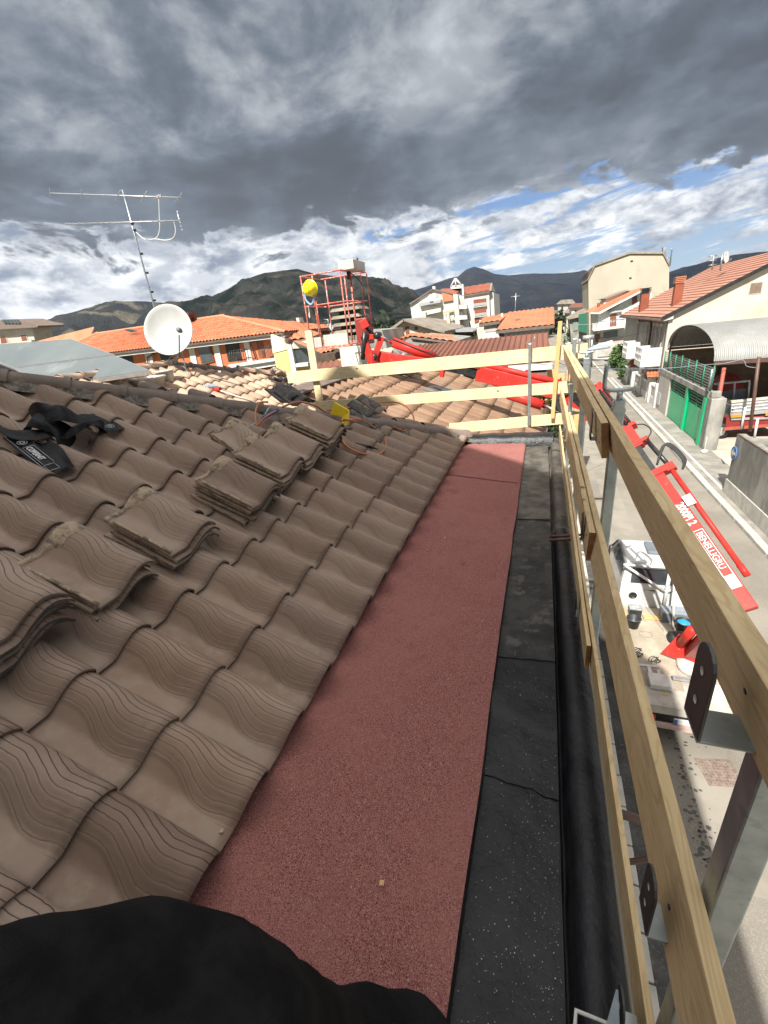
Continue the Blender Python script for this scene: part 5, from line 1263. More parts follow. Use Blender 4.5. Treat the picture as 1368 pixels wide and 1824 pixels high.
# ------------------------------------------------------------------ crane truck
K = empty('crane_truck', (3.3, 9.5, G)); tag(K, 'white flatbed truck with its red folding crane and work basket raised over the roofs', 'crane truck')
KX0, KX1 = 2.13, 4.25; BZ = -7.52
mb = MB(); mb.box((KX0, 7.95, BZ-.12), (KX1, 10.95, BZ)); build('bed', mb, 'bed_floor', K)
mb = MB(); mb.box((KX0, 7.45, BZ-.10), (KX1, 7.93, BZ+.10)); 
for i in range(24):
    for j in range(3): mb.obox((KX0+.06+i*.088, 7.50+j*.07, BZ+.103), (.04, .02, 0), (-.01, .012, 0), (0, 0, .006))
build('rear_step', mb, 'checker', K)
mb = MB(); mb.box((KX0, 7.37, BZ-.40), (KX1, 7.44, BZ-.30)); bp = build('bumper', mb, 'pink_bumper', K)
mb = MB(); mb.box((KX0+.12, 7.38, BZ-.23), (KX0+.28, 7.44, BZ-.14)); build('tail_light', mb, 'red_paint', K)
mb = MB(); mb.box((KX0+.60, 7.40, BZ-.26), (KX0+1.1, 7.44, BZ-.15)); pl_ = build('number_plate', mb, 'white_paint', K)
mb = MB(); mb.box((KX0+.60, 7.395, BZ-.26), (KX0+.66, 7.40, BZ-.15)); build('plate_band', mb, 'blue_sign', pl_)
mb = MB(); mb.box((KX0+.15, 7.6, BZ-.4), (KX1-.15, 10.9, BZ-.13)); build('chassis', mb, 'black_metal', K)
for x in (KX0+.02, KX1-.26):
    for y in (8.2, 12.3):
        mb = MB(); mb.lathe((x, y, G+.36), [(0, 0), (.33, 0), (.36, .03), (.36, .2), (.33, .23), (0, .23)], 22, (1, 0, 0)); wl = build('wheel', mb, 'rubber', K)
        mb = MB(); mb.lathe((x-.003, y, G+.36), [(0, 0), (.19, 0), (.2, .02)], 16, (-1, 0, 0)); build('rim', mb, 'alu', wl)
# cab
cy0, cy1, cz = 10.98, 13.0, -6.22
mb = MB(); prof = [(cy0, BZ-.35), (cy0, BZ+.68), (cy0+.10, cz), (cy0+1.25, cz), (cy0+1.55, cz-.12), (cy1+.05, BZ+.62), (cy1+.18, BZ+.3), (cy1+.18, BZ-.4)]
vs = []; 
for x, ins in ((KX0+.05, 0), (KX1-.05, 0)):
    s_ = 1 if x == KX0+.05 else -1
    for (y, z) in prof: vs.append((x+s_*(.13 if z > BZ+.7 else 0), y, z))
n = len(prof); mb.add(vs, [tuple(range(n)), tuple(range(2*n-1, n-1, -1))]+[(i, i+n, (i+1) % n+n, (i+1) % n) for i in range(n)])
cab = build('cab', mb, 'white_paint', K, bevel=.05)
mb = MB(); mb.prism([(KX0+.28, cy0-.02+.012, BZ+.74), (KX1-.28, cy0-.02+.012, BZ+.74), (KX1-.30, cy0+.055, cz-.16), (KX0+.30, cy0+.055, cz-.16)], (0, -.03, 0)); build('rear_window', mb, 'glass', cab)
mb = MB(); mb.prism([(KX0+.16, cy0+1.62, cz-.2), (KX1-.16, cy0+1.62, cz-.2), (KX1-.1, cy1+.05, BZ+.68), (KX0+.1, cy1+.05, BZ+.68)], (0, .03, .03)); build('windscreen', mb, 'glass', cab)
mb = MB(); mb.prism([(KX0+.12, cy0+.25, BZ+.75), (KX0+.12, cy1-.35, BZ+.75), (KX0+.165, cy0+1.35, cz-.14), (KX0+.165, cy0+.3, cz-.14)], (-.03, 0, 0)); build('side_window', mb, 'glass', cab)
mb = MB(); 
for x0, x1 in ((KX0+.62, KX0+1.0), (KX0+.74, KX0+.88), (KX1-.9, KX1-.5)):
    mb.box((x0, cy0-.012, BZ+.12), (x0+.018, cy0+.01, BZ+.52)); mb.box((x1-.018, cy0-.012, BZ+.12), (x1, cy0+.01, BZ+.52)); mb.box((x0, cy0-.012, BZ+.50), (x1, cy0+.01, BZ+.52))
build('panel_rib', mb, 'white_paint', cab)
mb = MB(); mb.lathe((KX0+.38, cy0-.01, BZ+.33), [(0, 0), (.09, 0), (.10, .02)], 16, (0, -1, 0)); build('filler_cap', mb, 'black_plastic', cab)
mb = MB(); mb.box((KX0-.22, cy1-.5, BZ+.55), (KX0-.02, cy1-.42, BZ+.95)); mb.tube([(KX0-.1, cy1-.45, BZ+.9), (KX0+.1, cy1-.4, BZ+1.0)], .02, 6); build('mirror', mb, 'black_plastic', cab)
mb = MB(); mb.box((KX0+.7, cy0+.5, cz), (KX1-.35, cy0+1.1, cz+.10)); build('roof_rack', mb, 'grey_plastic', cab, bevel=.03)
# headboard frame and prop
mb = MB(); zt_ = cz+.04; mb.tube([(KX0+.1, cy0-.10, zt_-.08), (KX0+1.08, cy0-.10, BZ+.58)], .035, 6); mb.tube([(KX1-.1, cy0-.10, zt_-.08), (KX0+1.12, cy0-.10, BZ+.58)], .035, 6); mb.tube([(KX0+1.1, cy0-.10, BZ), (KX0+1.1, cy0-.10, zt_)], .045, 6); mb.tube([(KX0+.05, cy0-.10, zt_-.05), (KX1-.05, cy0-.10, zt_-.05)], .035, 6)
mb.tube([(KX0+1.16, cy0-.16, zt_-.02), (KX0+1.16, cy0-.85, BZ)], .028, 6); build('headboard_frame', mb, 'white_paint', K)
mb = MB(); mb.box((KX0+.9, 7.95, BZ+.003), (KX0+1.06, 9.9, BZ+.012)); build('checker_strip', mb, 'checker', K)
mb = MB(); mb.box((KX0+1.1, 7.98, BZ+.01), (KX1-.1, 8.35, BZ+.12)); build('steel_tread', mb, 'checker', K)
# crane foot, column and first arm
cb = P(1222, 1178, Z=BZ+.1); el1 = P(1316, 1083, D=7.8)
mb = MB(); mb.lathe((cb.x+.1, cb.y-.1, BZ+.0), [(0, 0), (.30, 0), (.30, .16), (.18, .22), (0, .22)], 18); build('crane_foot', mb, 'white_plastic', K)
d1 = (el1-cb).normalized()
mb = MB(); sd = d1.cross(Vector((0, 0, 1))).normalized()
for s_ in (-1, 1): 
    a_ = cb+sd*.16*s_; mb.prism([a_+Vector((-.28, .1, .02)), a_+Vector((.34, -.22, .05)), a_+Vector((.42, -.3, .45)), a_+Vector((.0, .1, .62))], sd*.03)
build('crane_column', mb, 'red_paint', K, bevel=.01)
mb = MB(); mb.beam(cb+Vector((.05, -.05, .30)), el1, .24, .26, w2=.15, h2=.2); build('first_arm', mb, 'red_paint', K, bevel=.01)
mb = MB(); mb.tube([cb+Vector((-.12, .16, .28)), cb+Vector((-.12, .16, .28))+d1*1.6], .09, 12); build('cylinder', mb, 'red_paint', K)
# second arm: elbow -> far joint
J = P(1064, 686, D=9.35); E0 = P(1322, 1062, D=7.6)
d2_ = (J-E0).normalized(); Ln = (J-E0).length
vw = (E0+J)/2; vw = -vw.normalized(); side = d2_.cross(vw).normalized()       # lies in the picture, to the right of the arm
if side.x < 0: side = -side
upn = side.cross(d2_).normalized(); 
if upn.dot(vw) < 0: upn = -upn
side = (side*.85+Vector((.3, 0, .1))).normalized(); side = (side-d2_*side.dot(d2_)).normalized(); upn = d2_.cross(side).normalized()
if upn.dot(vw) < 0: upn = -upn
def arm(t): return E0+d2_*Ln*t
def ab(mb, t0, t1, so, w_, h_, uo=0.): mb.beam(arm(t0)+side*so+upn*uo, arm(t1)+side*so+upn*uo, w_, h_, up=upn)
def fr(u, v):      # t parameter for a pixel close to the arm
    best = 0; bd = 1e9
    for i in range(401):
        t = i/400; p = arm(t); c_ = Vector((p.dot(ax), -p.dot(ay), -p.dot(az))); uu = 684+F*c_.x/c_.z; vv = 912+F*c_.y/c_.z
        dd = (uu-u)**2+(vv-v)**2
        if dd < bd: bd = dd; best = t
    return best
t1 = fr(1200, 900); t2 = fr(1168, 850); t3 = fr(1135, 800); t4 = fr(1115, 765); t5 = fr(1072, 697)
mb = MB(); ab(mb, -.045, t1, .0, .17, .17); sa = build('second_arm', mb, 'red_paint', K, bevel=.012)
mb = MB(); ab(mb, t1-.01, t2, 0, .145, .14); ab(mb, t2-.005, t2+.02, .06, .27, .2); build('arm_extension', mb, 'red_paint', K, bevel=.01)
mb = MB(); ab(mb, t2+.02, t3+.02, -.05, .13, .13); build('arm_extension', mb, 'black_metal', K)
mb = MB(); ab(mb, t3, t4+.01, -.02, .19, .17); ab(mb, t3+.008, t3+.022, .05, .26, .2); ab(mb, t4-.008, t4+.006, .04, .22, .19); build('arm_head', mb, 'red_paint', K, bevel=.01)
mb = MB(); ab(mb, t4, t5, -.06, .16, .14); build('arm_extension', mb, 'black_metal', K)
mb = MB(); ab(mb, t5-.015, t5+.02, 0, .22, .2); ab(mb, t4+.02, 1.0, .04, .07, .08, .03); build('arm_tip', mb, 'red_paint', K, bevel=.01)
mb = MB(); mb.tube([arm(.07)+side*.185+upn*.03, arm(t2)+side*.185+upn*.03], .037, 14); mb.tube([arm(.05)+side*.185+upn*.03, arm(.09)+side*.185+upn*.03], .044, 14); ab(mb, t2-.01, t2+.02, .19, .13, .12, .03); cy_ = build('cylinder', mb, 'red_paint', K)
mb = MB(); mb.tube([arm(t2)+side*.19+upn*.03, arm(t3)+side*.14+upn*.03], .035, 10); mb.tube([arm(t4)+side*.08+upn*.05, arm(t5)+side*.04+upn*.05], .03, 8); mb.tube([arm(t4)+side*.02+upn*.08, arm(t5)-side*.02+upn*.08], .03, 8); build('piston_rod', mb, 'black_metal', cy_)
mb = MB(); ab(mb, t1-.04, t1+.0, .13, .12, .05, .12); build('valve_plate', mb, 'alu', K)
mb = MB(); mb.obox(arm(.045)-side*.0+upn*.11, d2_*.19, side*.13, upn*.03); build('end_plate', mb, 'white_plastic', K, bevel=.004)
h0 = arm(t2)+side*.2
for k in range(3): mb = MB(); mb.tube(smooth_path([arm(t2+.03)+side*.05+upn*.1, arm((t2+t3)/2+.02)+side*(.30+.02*k)+upn*.1, arm(t2+.01)+side*(.38+.02*k)+upn*.05, arm(t2-.03)+side*.30+upn*.1], 6), .016, 6); build('hose', mb, 'rubber', K)
mb = MB(); mb.tube(smooth_path([arm(t3+.0)+side*.1+upn*.1, arm(t3+.03)+side*.26+upn*.08, arm(t4-.02)+side*.24, arm(t4)+side*.1], 6), .01, 6); build('hose', mb, 'rubber', K); mb = MB(); mb.tube([arm(.1)-side*.17, arm(t1)-side*.15], .010, 6)
build('hose', mb, 'rubber', K)
# lettering on the arm
def text_mesh(s, size, extr=.002, shear=0, bold=0.):
    c = bpy.data.curves.new('t', 'FONT'); c.body = s; c.size = size; c.extrude = extr; c.offset = bold; c.align_x = 'LEFT'
    o = bpy.data.objects.new('t', c); col.objects.link(o); dg = bpy.context.evaluated_depsgraph_get(); dg.update()
    me = bpy.data.meshes.new_from_object(o.evaluated_get(dg)); bpy.data.objects.remove(o); return me
def lettering(s, org, dx, dy, size, m_, parent, name='lettering', squash=1., bold=.004):
    me = text_mesh(s, size, bold=bold); me.name = name; dz = dx.cross(dy).normalized()
    mb = MB(); vs = [org+dx*v.co.x*squash+dy*v.co.y+dz*v.co.z for v in me.vertices]; mb.add(vs, [tuple(p.vertices) for p in me.polygons]); bpy.data.meshes.remove(me)
    return build(name, mb, m_, parent)
tt = fr(1203, 906); fs_ = upn*.088
lettering('2000PI 2', arm(tt)-side*.050+fs_, -d2_, side, .155, 'white_paint', sa, squash=.70)
tt = fr(1236, 958); 
lettering('BENELLIGRU', arm(tt)-side*.040+fs_, -d2_, side, .115, 'white_paint', sa, squash=.92, bold=.001)
mb = MB(); o_ = arm(tt)+fs_; Lb = .72
for so, a_, b_ in ((-.060, -.03, Lb), (.062, -.03, Lb)): mb.beam(o_+side*so-d2_*a_, o_+side*so-d2_*b_, .010, .004, up=upn)
mb.beam(o_-side*.060+d2_*.03, o_+side*.062+d2_*.03, .010, .004, up=upn); build('lettering_frame', mb, 'white_paint', sa)

# third arm: far joint -> basket
def A(u, v, D): return P(u, v, D=D)
DJ = 9.45
def seg(mb, u0, v0, u1, v1, D0, D1, w_, h_, **k): mb.beam(A(u0, v0, D0), A(u1, v1, D1), w_, h_, **k)
mb = MB(); seg(mb, 1060, 722, 1000, 700, 9.4, 9.4, .3, .30); seg(mb, 1000, 700, 850, 664, 9.4, 9.45, .2, .25, h2=.30); build('third_arm', mb, 'red_paint', K, bevel=.012)
mb = MB(); seg(mb, 1045, 690, 1060, 745, 9.4, 9.4, .22, .3); build('arm_head', mb, 'red_paint', K, bevel=.01)
mb = MB(); seg(mb, 852, 664, 795, 651, 9.45, 9.5, .15, .20); build('arm_extension', mb, 'black_metal', K); mb = MB(); seg(mb, 1022, 700, 1050, 725, 9.3, 9.3, .16, .2); build('arm_extension', mb, 'black_metal', K)
mb = MB(); seg(mb, 795, 653, 655, 632, 9.5, 9.75, .18, .24, h2=.20); seg(mb, 790, 641, 787, 672, 9.45, 9.45, .08, .12, up=(0, 1, 0)); build('arm_extension', mb, 'red_paint', K, bevel=.01)
for a_, b_, r_ in ((A(905, 702, 9.2), A(966, 722, 9.2), .10), (A(700, 610, 9.6), A(775, 637, 9.55), .10)):
    mb = MB(); mb.tube([a_, b_], r_, 14); build('cylinder', mb, 'red_paint', K)
mb = MB(); mb.tube([A(1000, 682, 9.35), A(858, 648, 9.4)], .055, 10)
for (u, v) in ((858, 652), (900, 661), (940, 671)): mb.obox(A(u, v, 9.4), (.10, 0, 0), (0, .16, 0), (0, 0, .26))
build('cylinder', mb, 'red_paint', K)
for a_, b_ in ((A(966, 722, 9.2), A(1010, 740, 9.25)), (A(700, 610, 9.6), A(668, 597, 9.62)), (A(855, 655, 9.35), A(795, 642, 9.4))):
    mb = MB(); mb.tube([a_, b_], .042, 10); build('piston_rod', mb, 'chrome', K)
for k in range(4): mb = MB(); mb.tube(smooth_path([A(1040, 700, 9.3), A(1010, 690+k*4, 9.2), A(990, 700+k*5, 9.15), A(1003, 728+k*3, 9.2), A(1035, 735, 9.2)], 6), .018, 6); build('hose', mb, 'rubber', K)
mb = MB()
mb.tube(smooth_path([A(790, 640, 9.4), A(772, 630, 9.4), A(745, 622, 9.45), A(700, 604, 9.5)], 6), .012, 6); build('hose', mb, 'rubber', K)
# V linkage at the basket
mb = MB(); seg(mb, 664, 645, 680, 600, 9.6, 9.6, .12, .12); seg(mb, 662, 645, 648, 603, 9.6, 9.6, .14, .14); seg(mb, 646, 602, 676, 598, 9.6, 9.6, .10, .10); seg(mb, 645, 570, 652, 584, 9.55, 9.55, .2, .16); seg(mb, 664, 650, 664, 625, 9.6, 9.6, .2, .16); build('linkage', mb, 'red_paint', K, bevel=.01)
mb = MB(); mb.tube([A(652, 584, 9.55), A(668, 598, 9.6)], .035, 8); mb.tube([A(650, 590, 9.5), A(646, 640, 9.6)], .05, 8)
for (u, v) in ((648, 603), (670, 598), (665, 636)): mb.lathe(A(u, v, 9.5), [(0, 0), (.07, 0), (.07, -.2), (0, -.2)], 12, (0, -1, 0))
build('pivot', mb, 'black_metal', K)
# basket
bk = MB(); YB0, YB1 = 9.0, 9.95
def bp(u, v, Y): return P(u, v, Y=Y)
x0b, x1b = bp(555, 617, YB0).x, bp(624, 611, YB0).x; zb_ = bp(590, 616, YB0).z; zt_ = bp(570, 487, YB0).z; zm = bp(575, 542, YB0).z
x0b += .0
def bar(a, b, r_=.0145): bk.tube([a, b], r_, 7)
for x in (x0b, x0b+.27, x1b-.03): bar((x, YB0, zb_), (x, YB0, zt_))
for x in (x0b+.10, x0b+.58, x1b+.18, x1b+.04): bar((x, YB1, zb_), (x, YB1, zt_-.02))
bar((x1b+.02, YB0+.4, zb_), (x1b+.02, YB0+.4, zt_+.03), .022); bar((x0b-.02, YB0+.5, zb_), (x0b-.02, YB0+.5, zt_))
for z in (zt_, zm):
    for yy in (YB0, YB1): bar((x0b-.02, yy, z), (x1b+.16*(yy > YB0), yy, z))
    bar((x0b-.02, YB0, z), (x0b-.02, YB1, z)); bar((x1b, YB0, z), (x1b+.16, YB1, z))
bk.box((x0b-.03, YB0-.02, zb_-.05), (x1b, YB0+.03, zb_+.0)); bk.box((x0b-.03, YB1-.03, zb_-.05), (x1b+.16, YB1+.02, zb_)); bk.box((x1b-.03, YB0, zb_-.05), (x1b+.02, YB1, zb_))
bs = build('basket', bk, 'red_worn', K)
mb = MB(); mb.box((x0b-.0, YB0+.035, zb_-.02), (x0b+.235, YB0+.05, zb_+.20)); mb.box((x0b+.30, YB0+.035, zb_-.02), (x1b-.06, YB0+.05, zb_+.23)); mb.box((x0b, YB0+.05, zb_-.04), (x1b+.1, YB1-.04, zb_-.02)); build('kick_plate', mb, 'concrete', bs)
mb = MB(); mb.box((x1b-.1, YB0+.1, zt_+.0), (x1b+.24, YB0+.75, zt_+.17)); build('control_box', mb, 'concrete', bs, bevel=.01)
mb = MB(); c_ = Vector((x1b+.18, YB0+.5, zt_+.17)); mb.tube([c_, c_+Vector((0, 0, .06))], .02, 6); c_ = Vector((x1b+.02, YB0+.3, zt_)); mb.tube([c_, c_-Vector((0, 0, .16))], .035, 8); mb.tube(smooth_path([c_, c_+Vector((.25, .1, -.3)), c_+Vector((.2, .1, -.8)), c_+Vector((.35, .2, -1.1))]), .01, 6); build('control_lever', mb, 'black_metal', bs)
mb = MB(); mb.box((x1b+.04, YB0+.3, zb_-.05), (x1b+.30, YB0+.7, zb_+.48)); build('mount_plate', mb, 'red_dark', bs, bevel=.02)
# helmet and blue strap
He = empty('safety_helmet', P(548, 515, Y=8.85)); tag(He, 'yellow safety helmet hanging on the red work basket', 'helmet')
c_ = P(547.5, 513, Y=8.86); axh = Vector((-.1, -.85, -.15))
mb = MB(); mb.lathe(c_+Vector((0, .12, 0)), [(.145, -.02), (.14, .03), (.125, .10), (.09, .155), (.045, .18), (0, .187)], 24, axh); mb.lathe(c_+Vector((0, .12, 0)), [(.13, -.02), (.165, -.025), (.165, -.035), (.13, -.035)], 24, axh)
for k in (-1, 0, 1): mb.obox(c_+Vector((k*.03, -.055, .0)), (.012, 0, 0), (0, .04, 0), (0, 0, .17))
sh = build('shell', mb, 'helmet_yellow', He)
mb = MB(); mb.tube(smooth_path([c_+Vector((-.12, .1, -.08)), c_+Vector((-.13, .1, -.2)), c_+Vector((-.04, .1, -.30)), c_+Vector((.03, .1, -.26)), c_+Vector((.08, .1, -.14))]), .02, 6); build('strap', mb, 'sky_blue', He)
mb = MB(); mb.tube(smooth_path([P(550, 545, Y=9)+Vector((0, -.03, 0)), P(551, 556, Y=9), P(552, 566, Y=9), P(550, 562, Y=9), P(551, 556, Y=9)]), .008, 5); tag(build('snap_hook', mb, 'white_plastic'), 'small pale hook hanging below the helmet on the basket', 'hook')

# items on the truck bed
def bedpt(u, v, z=BZ): return P(u, v, Z=z+.006)
def bucket(c, r0, r1, h, m_, lb, inner=None, handle=True, tilt=None):
    e_ = empty('bucket', c); tag(e_, lb, 'bucket'); mb = MB(); c = Vector(c)
    mb.lathe(c, [(0, 0), (r0, 0), (r1, h), (r1+.012, h), (r1+.012, h+.012), (r1-.012, h+.012), (r0-.01, .012), (0, .012)], 22, tilt or (0, 0, 1)); build('body', mb, m_, e_)
    if inner:
        mb = MB(); mb.lathe(c, [(0, h*.86), (r1*.96, h*.86)], 22, tilt or (0, 0, 1)); build('contents', mb, inner, e_)
    if handle:
        mb = MB(); mb.tube([c+Vector((math.cos(t)*(r1+.015), math.sin(t)*(r1+.01)*1.0, h-.02-.05*math.sin(t))) for t in [math.pi*k/12+math.pi for k in range(13)]], .004, 5); build('handle', mb, 'galv', e_)
    return e_
bucket(bedpt(1127, 1116), .12, .155, .26, 'black_plastic', 'black bucket on the truck bed near the white cab', inner=None)
bucket(bedpt(1215, 1124), .13, .16, .28, 'black_plastic', 'black bucket lined with blue plastic by the red crane foot', inner='blue_plastic')
def crate(name, c, sx, sy, sz, m_, lb, lid=None, cat='box', rz=0.):
    e_ = empty(name, c); tag(e_, lb, cat); mb = MB(); c = Vector(c); a = Vector((math.cos(rz), math.sin(rz), 0)); b = Vector((-math.sin(rz), math.cos(rz), 0))
    mb.obox(c+Vector((0, 0, sz/2)), a*sx, b*sy, (0, 0, sz)); build('body', mb, m_, e_, bevel=.012)
    if lid: mb = MB(); mb.obox(c+Vector((0, 0, sz+.025)), a*(sx+.02), b*(sy+.02), (0, 0, .05)); mb.obox(c+Vector((0, 0, sz+.06)), a*sx*.6, b*sy*.35, (0, 0, .03)); build('lid', mb, lid, e_, bevel=.012)
    return e_
crate('toolbox', bedpt(1200, 1104), .62, .30, .26, 'grey_plastic', 'grey plastic toolbox on the truck bed by the cab', 'lid_grey', 'toolbox')
crate('battery', bedpt(1130, 1094), .28, .22, .2, 'black_plastic', 'small black and silver case behind the black bucket', 'alu', 'case')
for (u, v, sx, sy, lb, rz) in [(1162, 1102, .42, .14, 'orange plank lying across the bed in front of the cab', .05), (1109, 1096, .2, .2, 'orange board piece at the left edge of the bed', .4), (1204, 1112, .3, .12, 'orange plank beside the blue lined bucket', -.9)]:
    mb = MB(); mb.obox(bedpt(u, v)+Vector((0, 0, .03)), Vector((math.cos(rz), math.sin(rz), 0))*sx, Vector((-math.sin(rz), math.cos(rz), 0))*sy, (0, 0, .05)); tag(build('plank', mb, 'plywood', bevel=.003), lb, 'plank')
mb = MB(); c_ = bedpt(1150, 1130); mb.tube([c_+Vector((math.cos(t)*.14, math.sin(t)*.12, .01)) for t in [k*math.pi/10 for k in range(21)]], .006, 5); tag(build('rope_coil', mb, 'mortar_fill'), 'thin rope coil on the truck bed', 'rope')
mb = MB(); c_ = bedpt(1203, 1146)+Vector((0, 0, .14)); mb.lathe(c_-Vector((.15, 0, 0)), [(0, 0), (.1, .0), (.15, .04), (.15, .3), (.1, .34), (0, .34)], 18, (1, .25, 0)); tag(build('motor_drum', mb, 'rubber'), 'dark round drum beside the red crane foot', 'drum')
mb = MB()
for (u, v, s_) in [(1135, 1160, .10), (1140, 1168, .07), (1165, 1176, .10), (1172, 1180, .06), (1130, 1172, .05)]: 
    c_ = bedpt(u, v); mb.tube(smooth_path([c_+Vector((math.cos(t*1.7)*s_*(1+.3*math.sin(t)), math.sin(t*1.9)*s_, .03+.02*math.sin(3*t))) for t in range(9)], 4), .007, 5)
tag(build('cable_tangle', mb, 'rubber'), 'tangled black cables on the rear of the truck bed', 'cables')
crate('white_case', P(1175, 1218, Z=BZ+.11), .42, .36, .12, 'white_plastic', 'cream equipment case at the rear left of the truck bed', None, 'case')
crate('white_case', P(1270, 1235, Z=BZ+.11), .46, .3, .10, 'white_plastic', 'cream case behind the steel bracket at the truck rear', None, 'case')
mb = MB(); a_ = P(1150, 1186, Z=BZ+.14); mb.obox(a_, (.5, .03, 0), (0, .06, 0), (0, 0, .04)); mb.obox(a_+Vector((.05, -.25, 0)), (.07, 0, 0), (0, .45, 0), (0, 0, .06)); mb.obox(a_+Vector((.2, -.28, 0)), (.05, 0, 0), (.05, .4, 0), (0, 0, .05)); tag(build('outrigger_lever', mb, 'white_paint'), 'white lever rods left of the rear equipment case', 'levers')
mb = MB(); c_ = P(1205, 1212, Z=BZ+.12)
for i in range(7): mb.tube([c_+Vector((i*.045, .06, .02)), c_+Vector((i*.045, -.04, .10))], .008, 5)
mb.obox(c_+Vector((.14, .06, .01)), (.4, 0, 0), (0, .08, 0), (0, 0, .05)); tag(build('valve_bank', mb, 'alu'), 'row of small hydraulic valve levers at the truck rear', 'valve bank')
for x_p, y_p in ((KX0+.42, 7.75), (KX0+1.55, 7.78)):
    mb = MB(); mb.prism([(x_p, y_p, BZ+.109), (x_p+.13, y_p, BZ+.109), (x_p+.065, y_p+.11, BZ+.109)], (0, 0, .003)); build('warning_sticker', mb, 'ochre_sticker', K)

# ------------------------------------------------------------------ antenna, dish, solar panels, chimney on roof 2
YM = 8.8
An = empty('tv_antenna', P(322, 655, Y=YM)); tag(An, 'tall television aerial mast with two long booms against the clouds', 'aerial')
mb = MB(); mb.tube([P(315, 650, Y=YM), P(275, 548, Y=YM), P(246, 440, Y=YM), P(218, 338, Y=YM)], .018, 8); build('mast', mb, 'galv', An)
mb = MB(); mb.tube([P(88, 344, Y=YM), P(322, 352, Y=YM)], .011, 6)
for (u, dv, du) in [(89, 8, 1), (145, 8, 0), (210, 9, -4), (256, 9, -5), (280, 4, -6), (318, 8, -6)]: 
    v = 344+(u-88)*.034; mb.tube([P(u-du*.7, v+dv, Y=YM), P(u+du*-.4, v-dv, Y=YM)] if 0 else [P(u+du, v+dv, Y=YM+.15), P(u-du, v-dv, Y=YM-.15)], .007, 5)
mb.obox(P(284, 350, Y=YM), (.12, 0, .0), (0, .05, 0), (0, 0, .05)); build('upper_boom', mb, 'alu', An)
mb = MB(); mb.tube([P(115, 399, Y=YM), P(320, 393, Y=YM)], .010, 6)
for i in range(19): u = 118+i*11; mb.tube([P(u-.5, 397.6-(u-115)*.029+3, Y=YM+.12), P(u+.5, 400-(u-115)*.029-3, Y=YM-.12)], .006, 5)
for k in range(6): mb.tube([P(315+k*1.6, 376+k*6.5, Y=YM+.1), P(317+k*1.6, 377+k*6.5, Y=YM-.1)], .01, 5)
mb.tube([P(315, 376, Y=YM), P(324, 410, Y=YM)], .008, 5); build('lower_boom', mb, 'alu', An)
mb = MB(); mb.tube(smooth_path([P(283, 354, Y=YM), P(284, 385, Y=YM), P(284, 412, Y=YM), P(276, 425, Y=YM), P(258, 426, Y=YM), P(243, 414, Y=YM)]), .010, 6); mb.tube(smooth_path([P(310, 396, Y=YM), P(313, 412, Y=YM), P(308, 424, Y=YM), P(295, 428, Y=YM), P(278, 426, Y=YM), P(258, 427, Y=YM)]), .010, 6); build('cable', mb, 'white_paint', An)
mb = MB()
for (u, v) in [(236, 398), (240, 410), (252, 452), (262, 486), (271, 520), (275, 535)]: mb.lathe(P(u, v, Y=YM), [(.03, -.02), (.035, 0), (.03, .02)], 8)
build('clamp', mb, 'black_metal', An)
Ds = empty('satellite_dish', P(318, 655, Y=8.6)); tag(Ds, 'large white satellite dish at the foot of the television aerial', 'satellite dish')
dc = P(299, 587, Y=8.5); dn = Vector((.30, -.86, .28)).normalized()
mb = MB(); prof = [(0, -.16)]+[(.55*k/8, -.16+.15*(k/8)**2) for k in range(1, 9)]+[(.57, -.012), (.565, -.03)]+[(.55*k/8, -.175+.15*(k/8)**2) for k in range(7, -1, -1)]
mb.lathe(dc, prof, 40, dn); build('reflector', mb, 'dish', Ds)
lx = dn.cross(Vector((0, 0, 1))).normalized()
mb = MB(); mb.tube([dc-Vector((0, 0, .60))+dn*.02-lx*.1, P(319, 597, Y=7.95)], .016, 8); build('feed_arm', mb, 'grey_plastic', Ds)
mb = MB(); a_ = P(319, 588, Y=7.95); mb.lathe(a_, [(0, -.06), (.05, -.05), (.055, .0), (.045, .05), (0, .06)], 14, dn); mb.lathe(a_-dn*.07, [(0, -.03), (.03, -.03), (.035, .03), (0, .03)], 12, dn); build('lnb', mb, 'grey_plastic', Ds)
mb = MB(); mb.tube([dc+Vector((.08, .1, -.45)), P(312, 648, Y=8.6)], .035, 8); mb.tube([dc+Vector((.12, .1, -.45)), P(332, 660, Y=8.5)], .016, 6); mb.tube(smooth_path([dc+Vector((0, .1, -.5)), P(301, 640, Y=8.6), P(306, 652, Y=8.6), P(325, 652, Y=8.6), P(335, 664, Y=8.4)]), .012, 6); build('bracket', mb, 'galv', Ds)
mb = MB()
for (u, v) in [(296, 592), (306, 591), (306, 615)]: pp = P(u, v, Y=8.52); 
for (a_, b_) in [(-.05, -.05), (.12, -.05), (.12, -.33)]: mb.lathe(dc+lx*a_+Vector((0, 0, 1))*b_-dn*(.15 if b_ > -.2 else .105), [(0, 0), (.014, 0), (.0, .01)], 8, dn)
build('bolt', mb, 'black_metal', Ds)
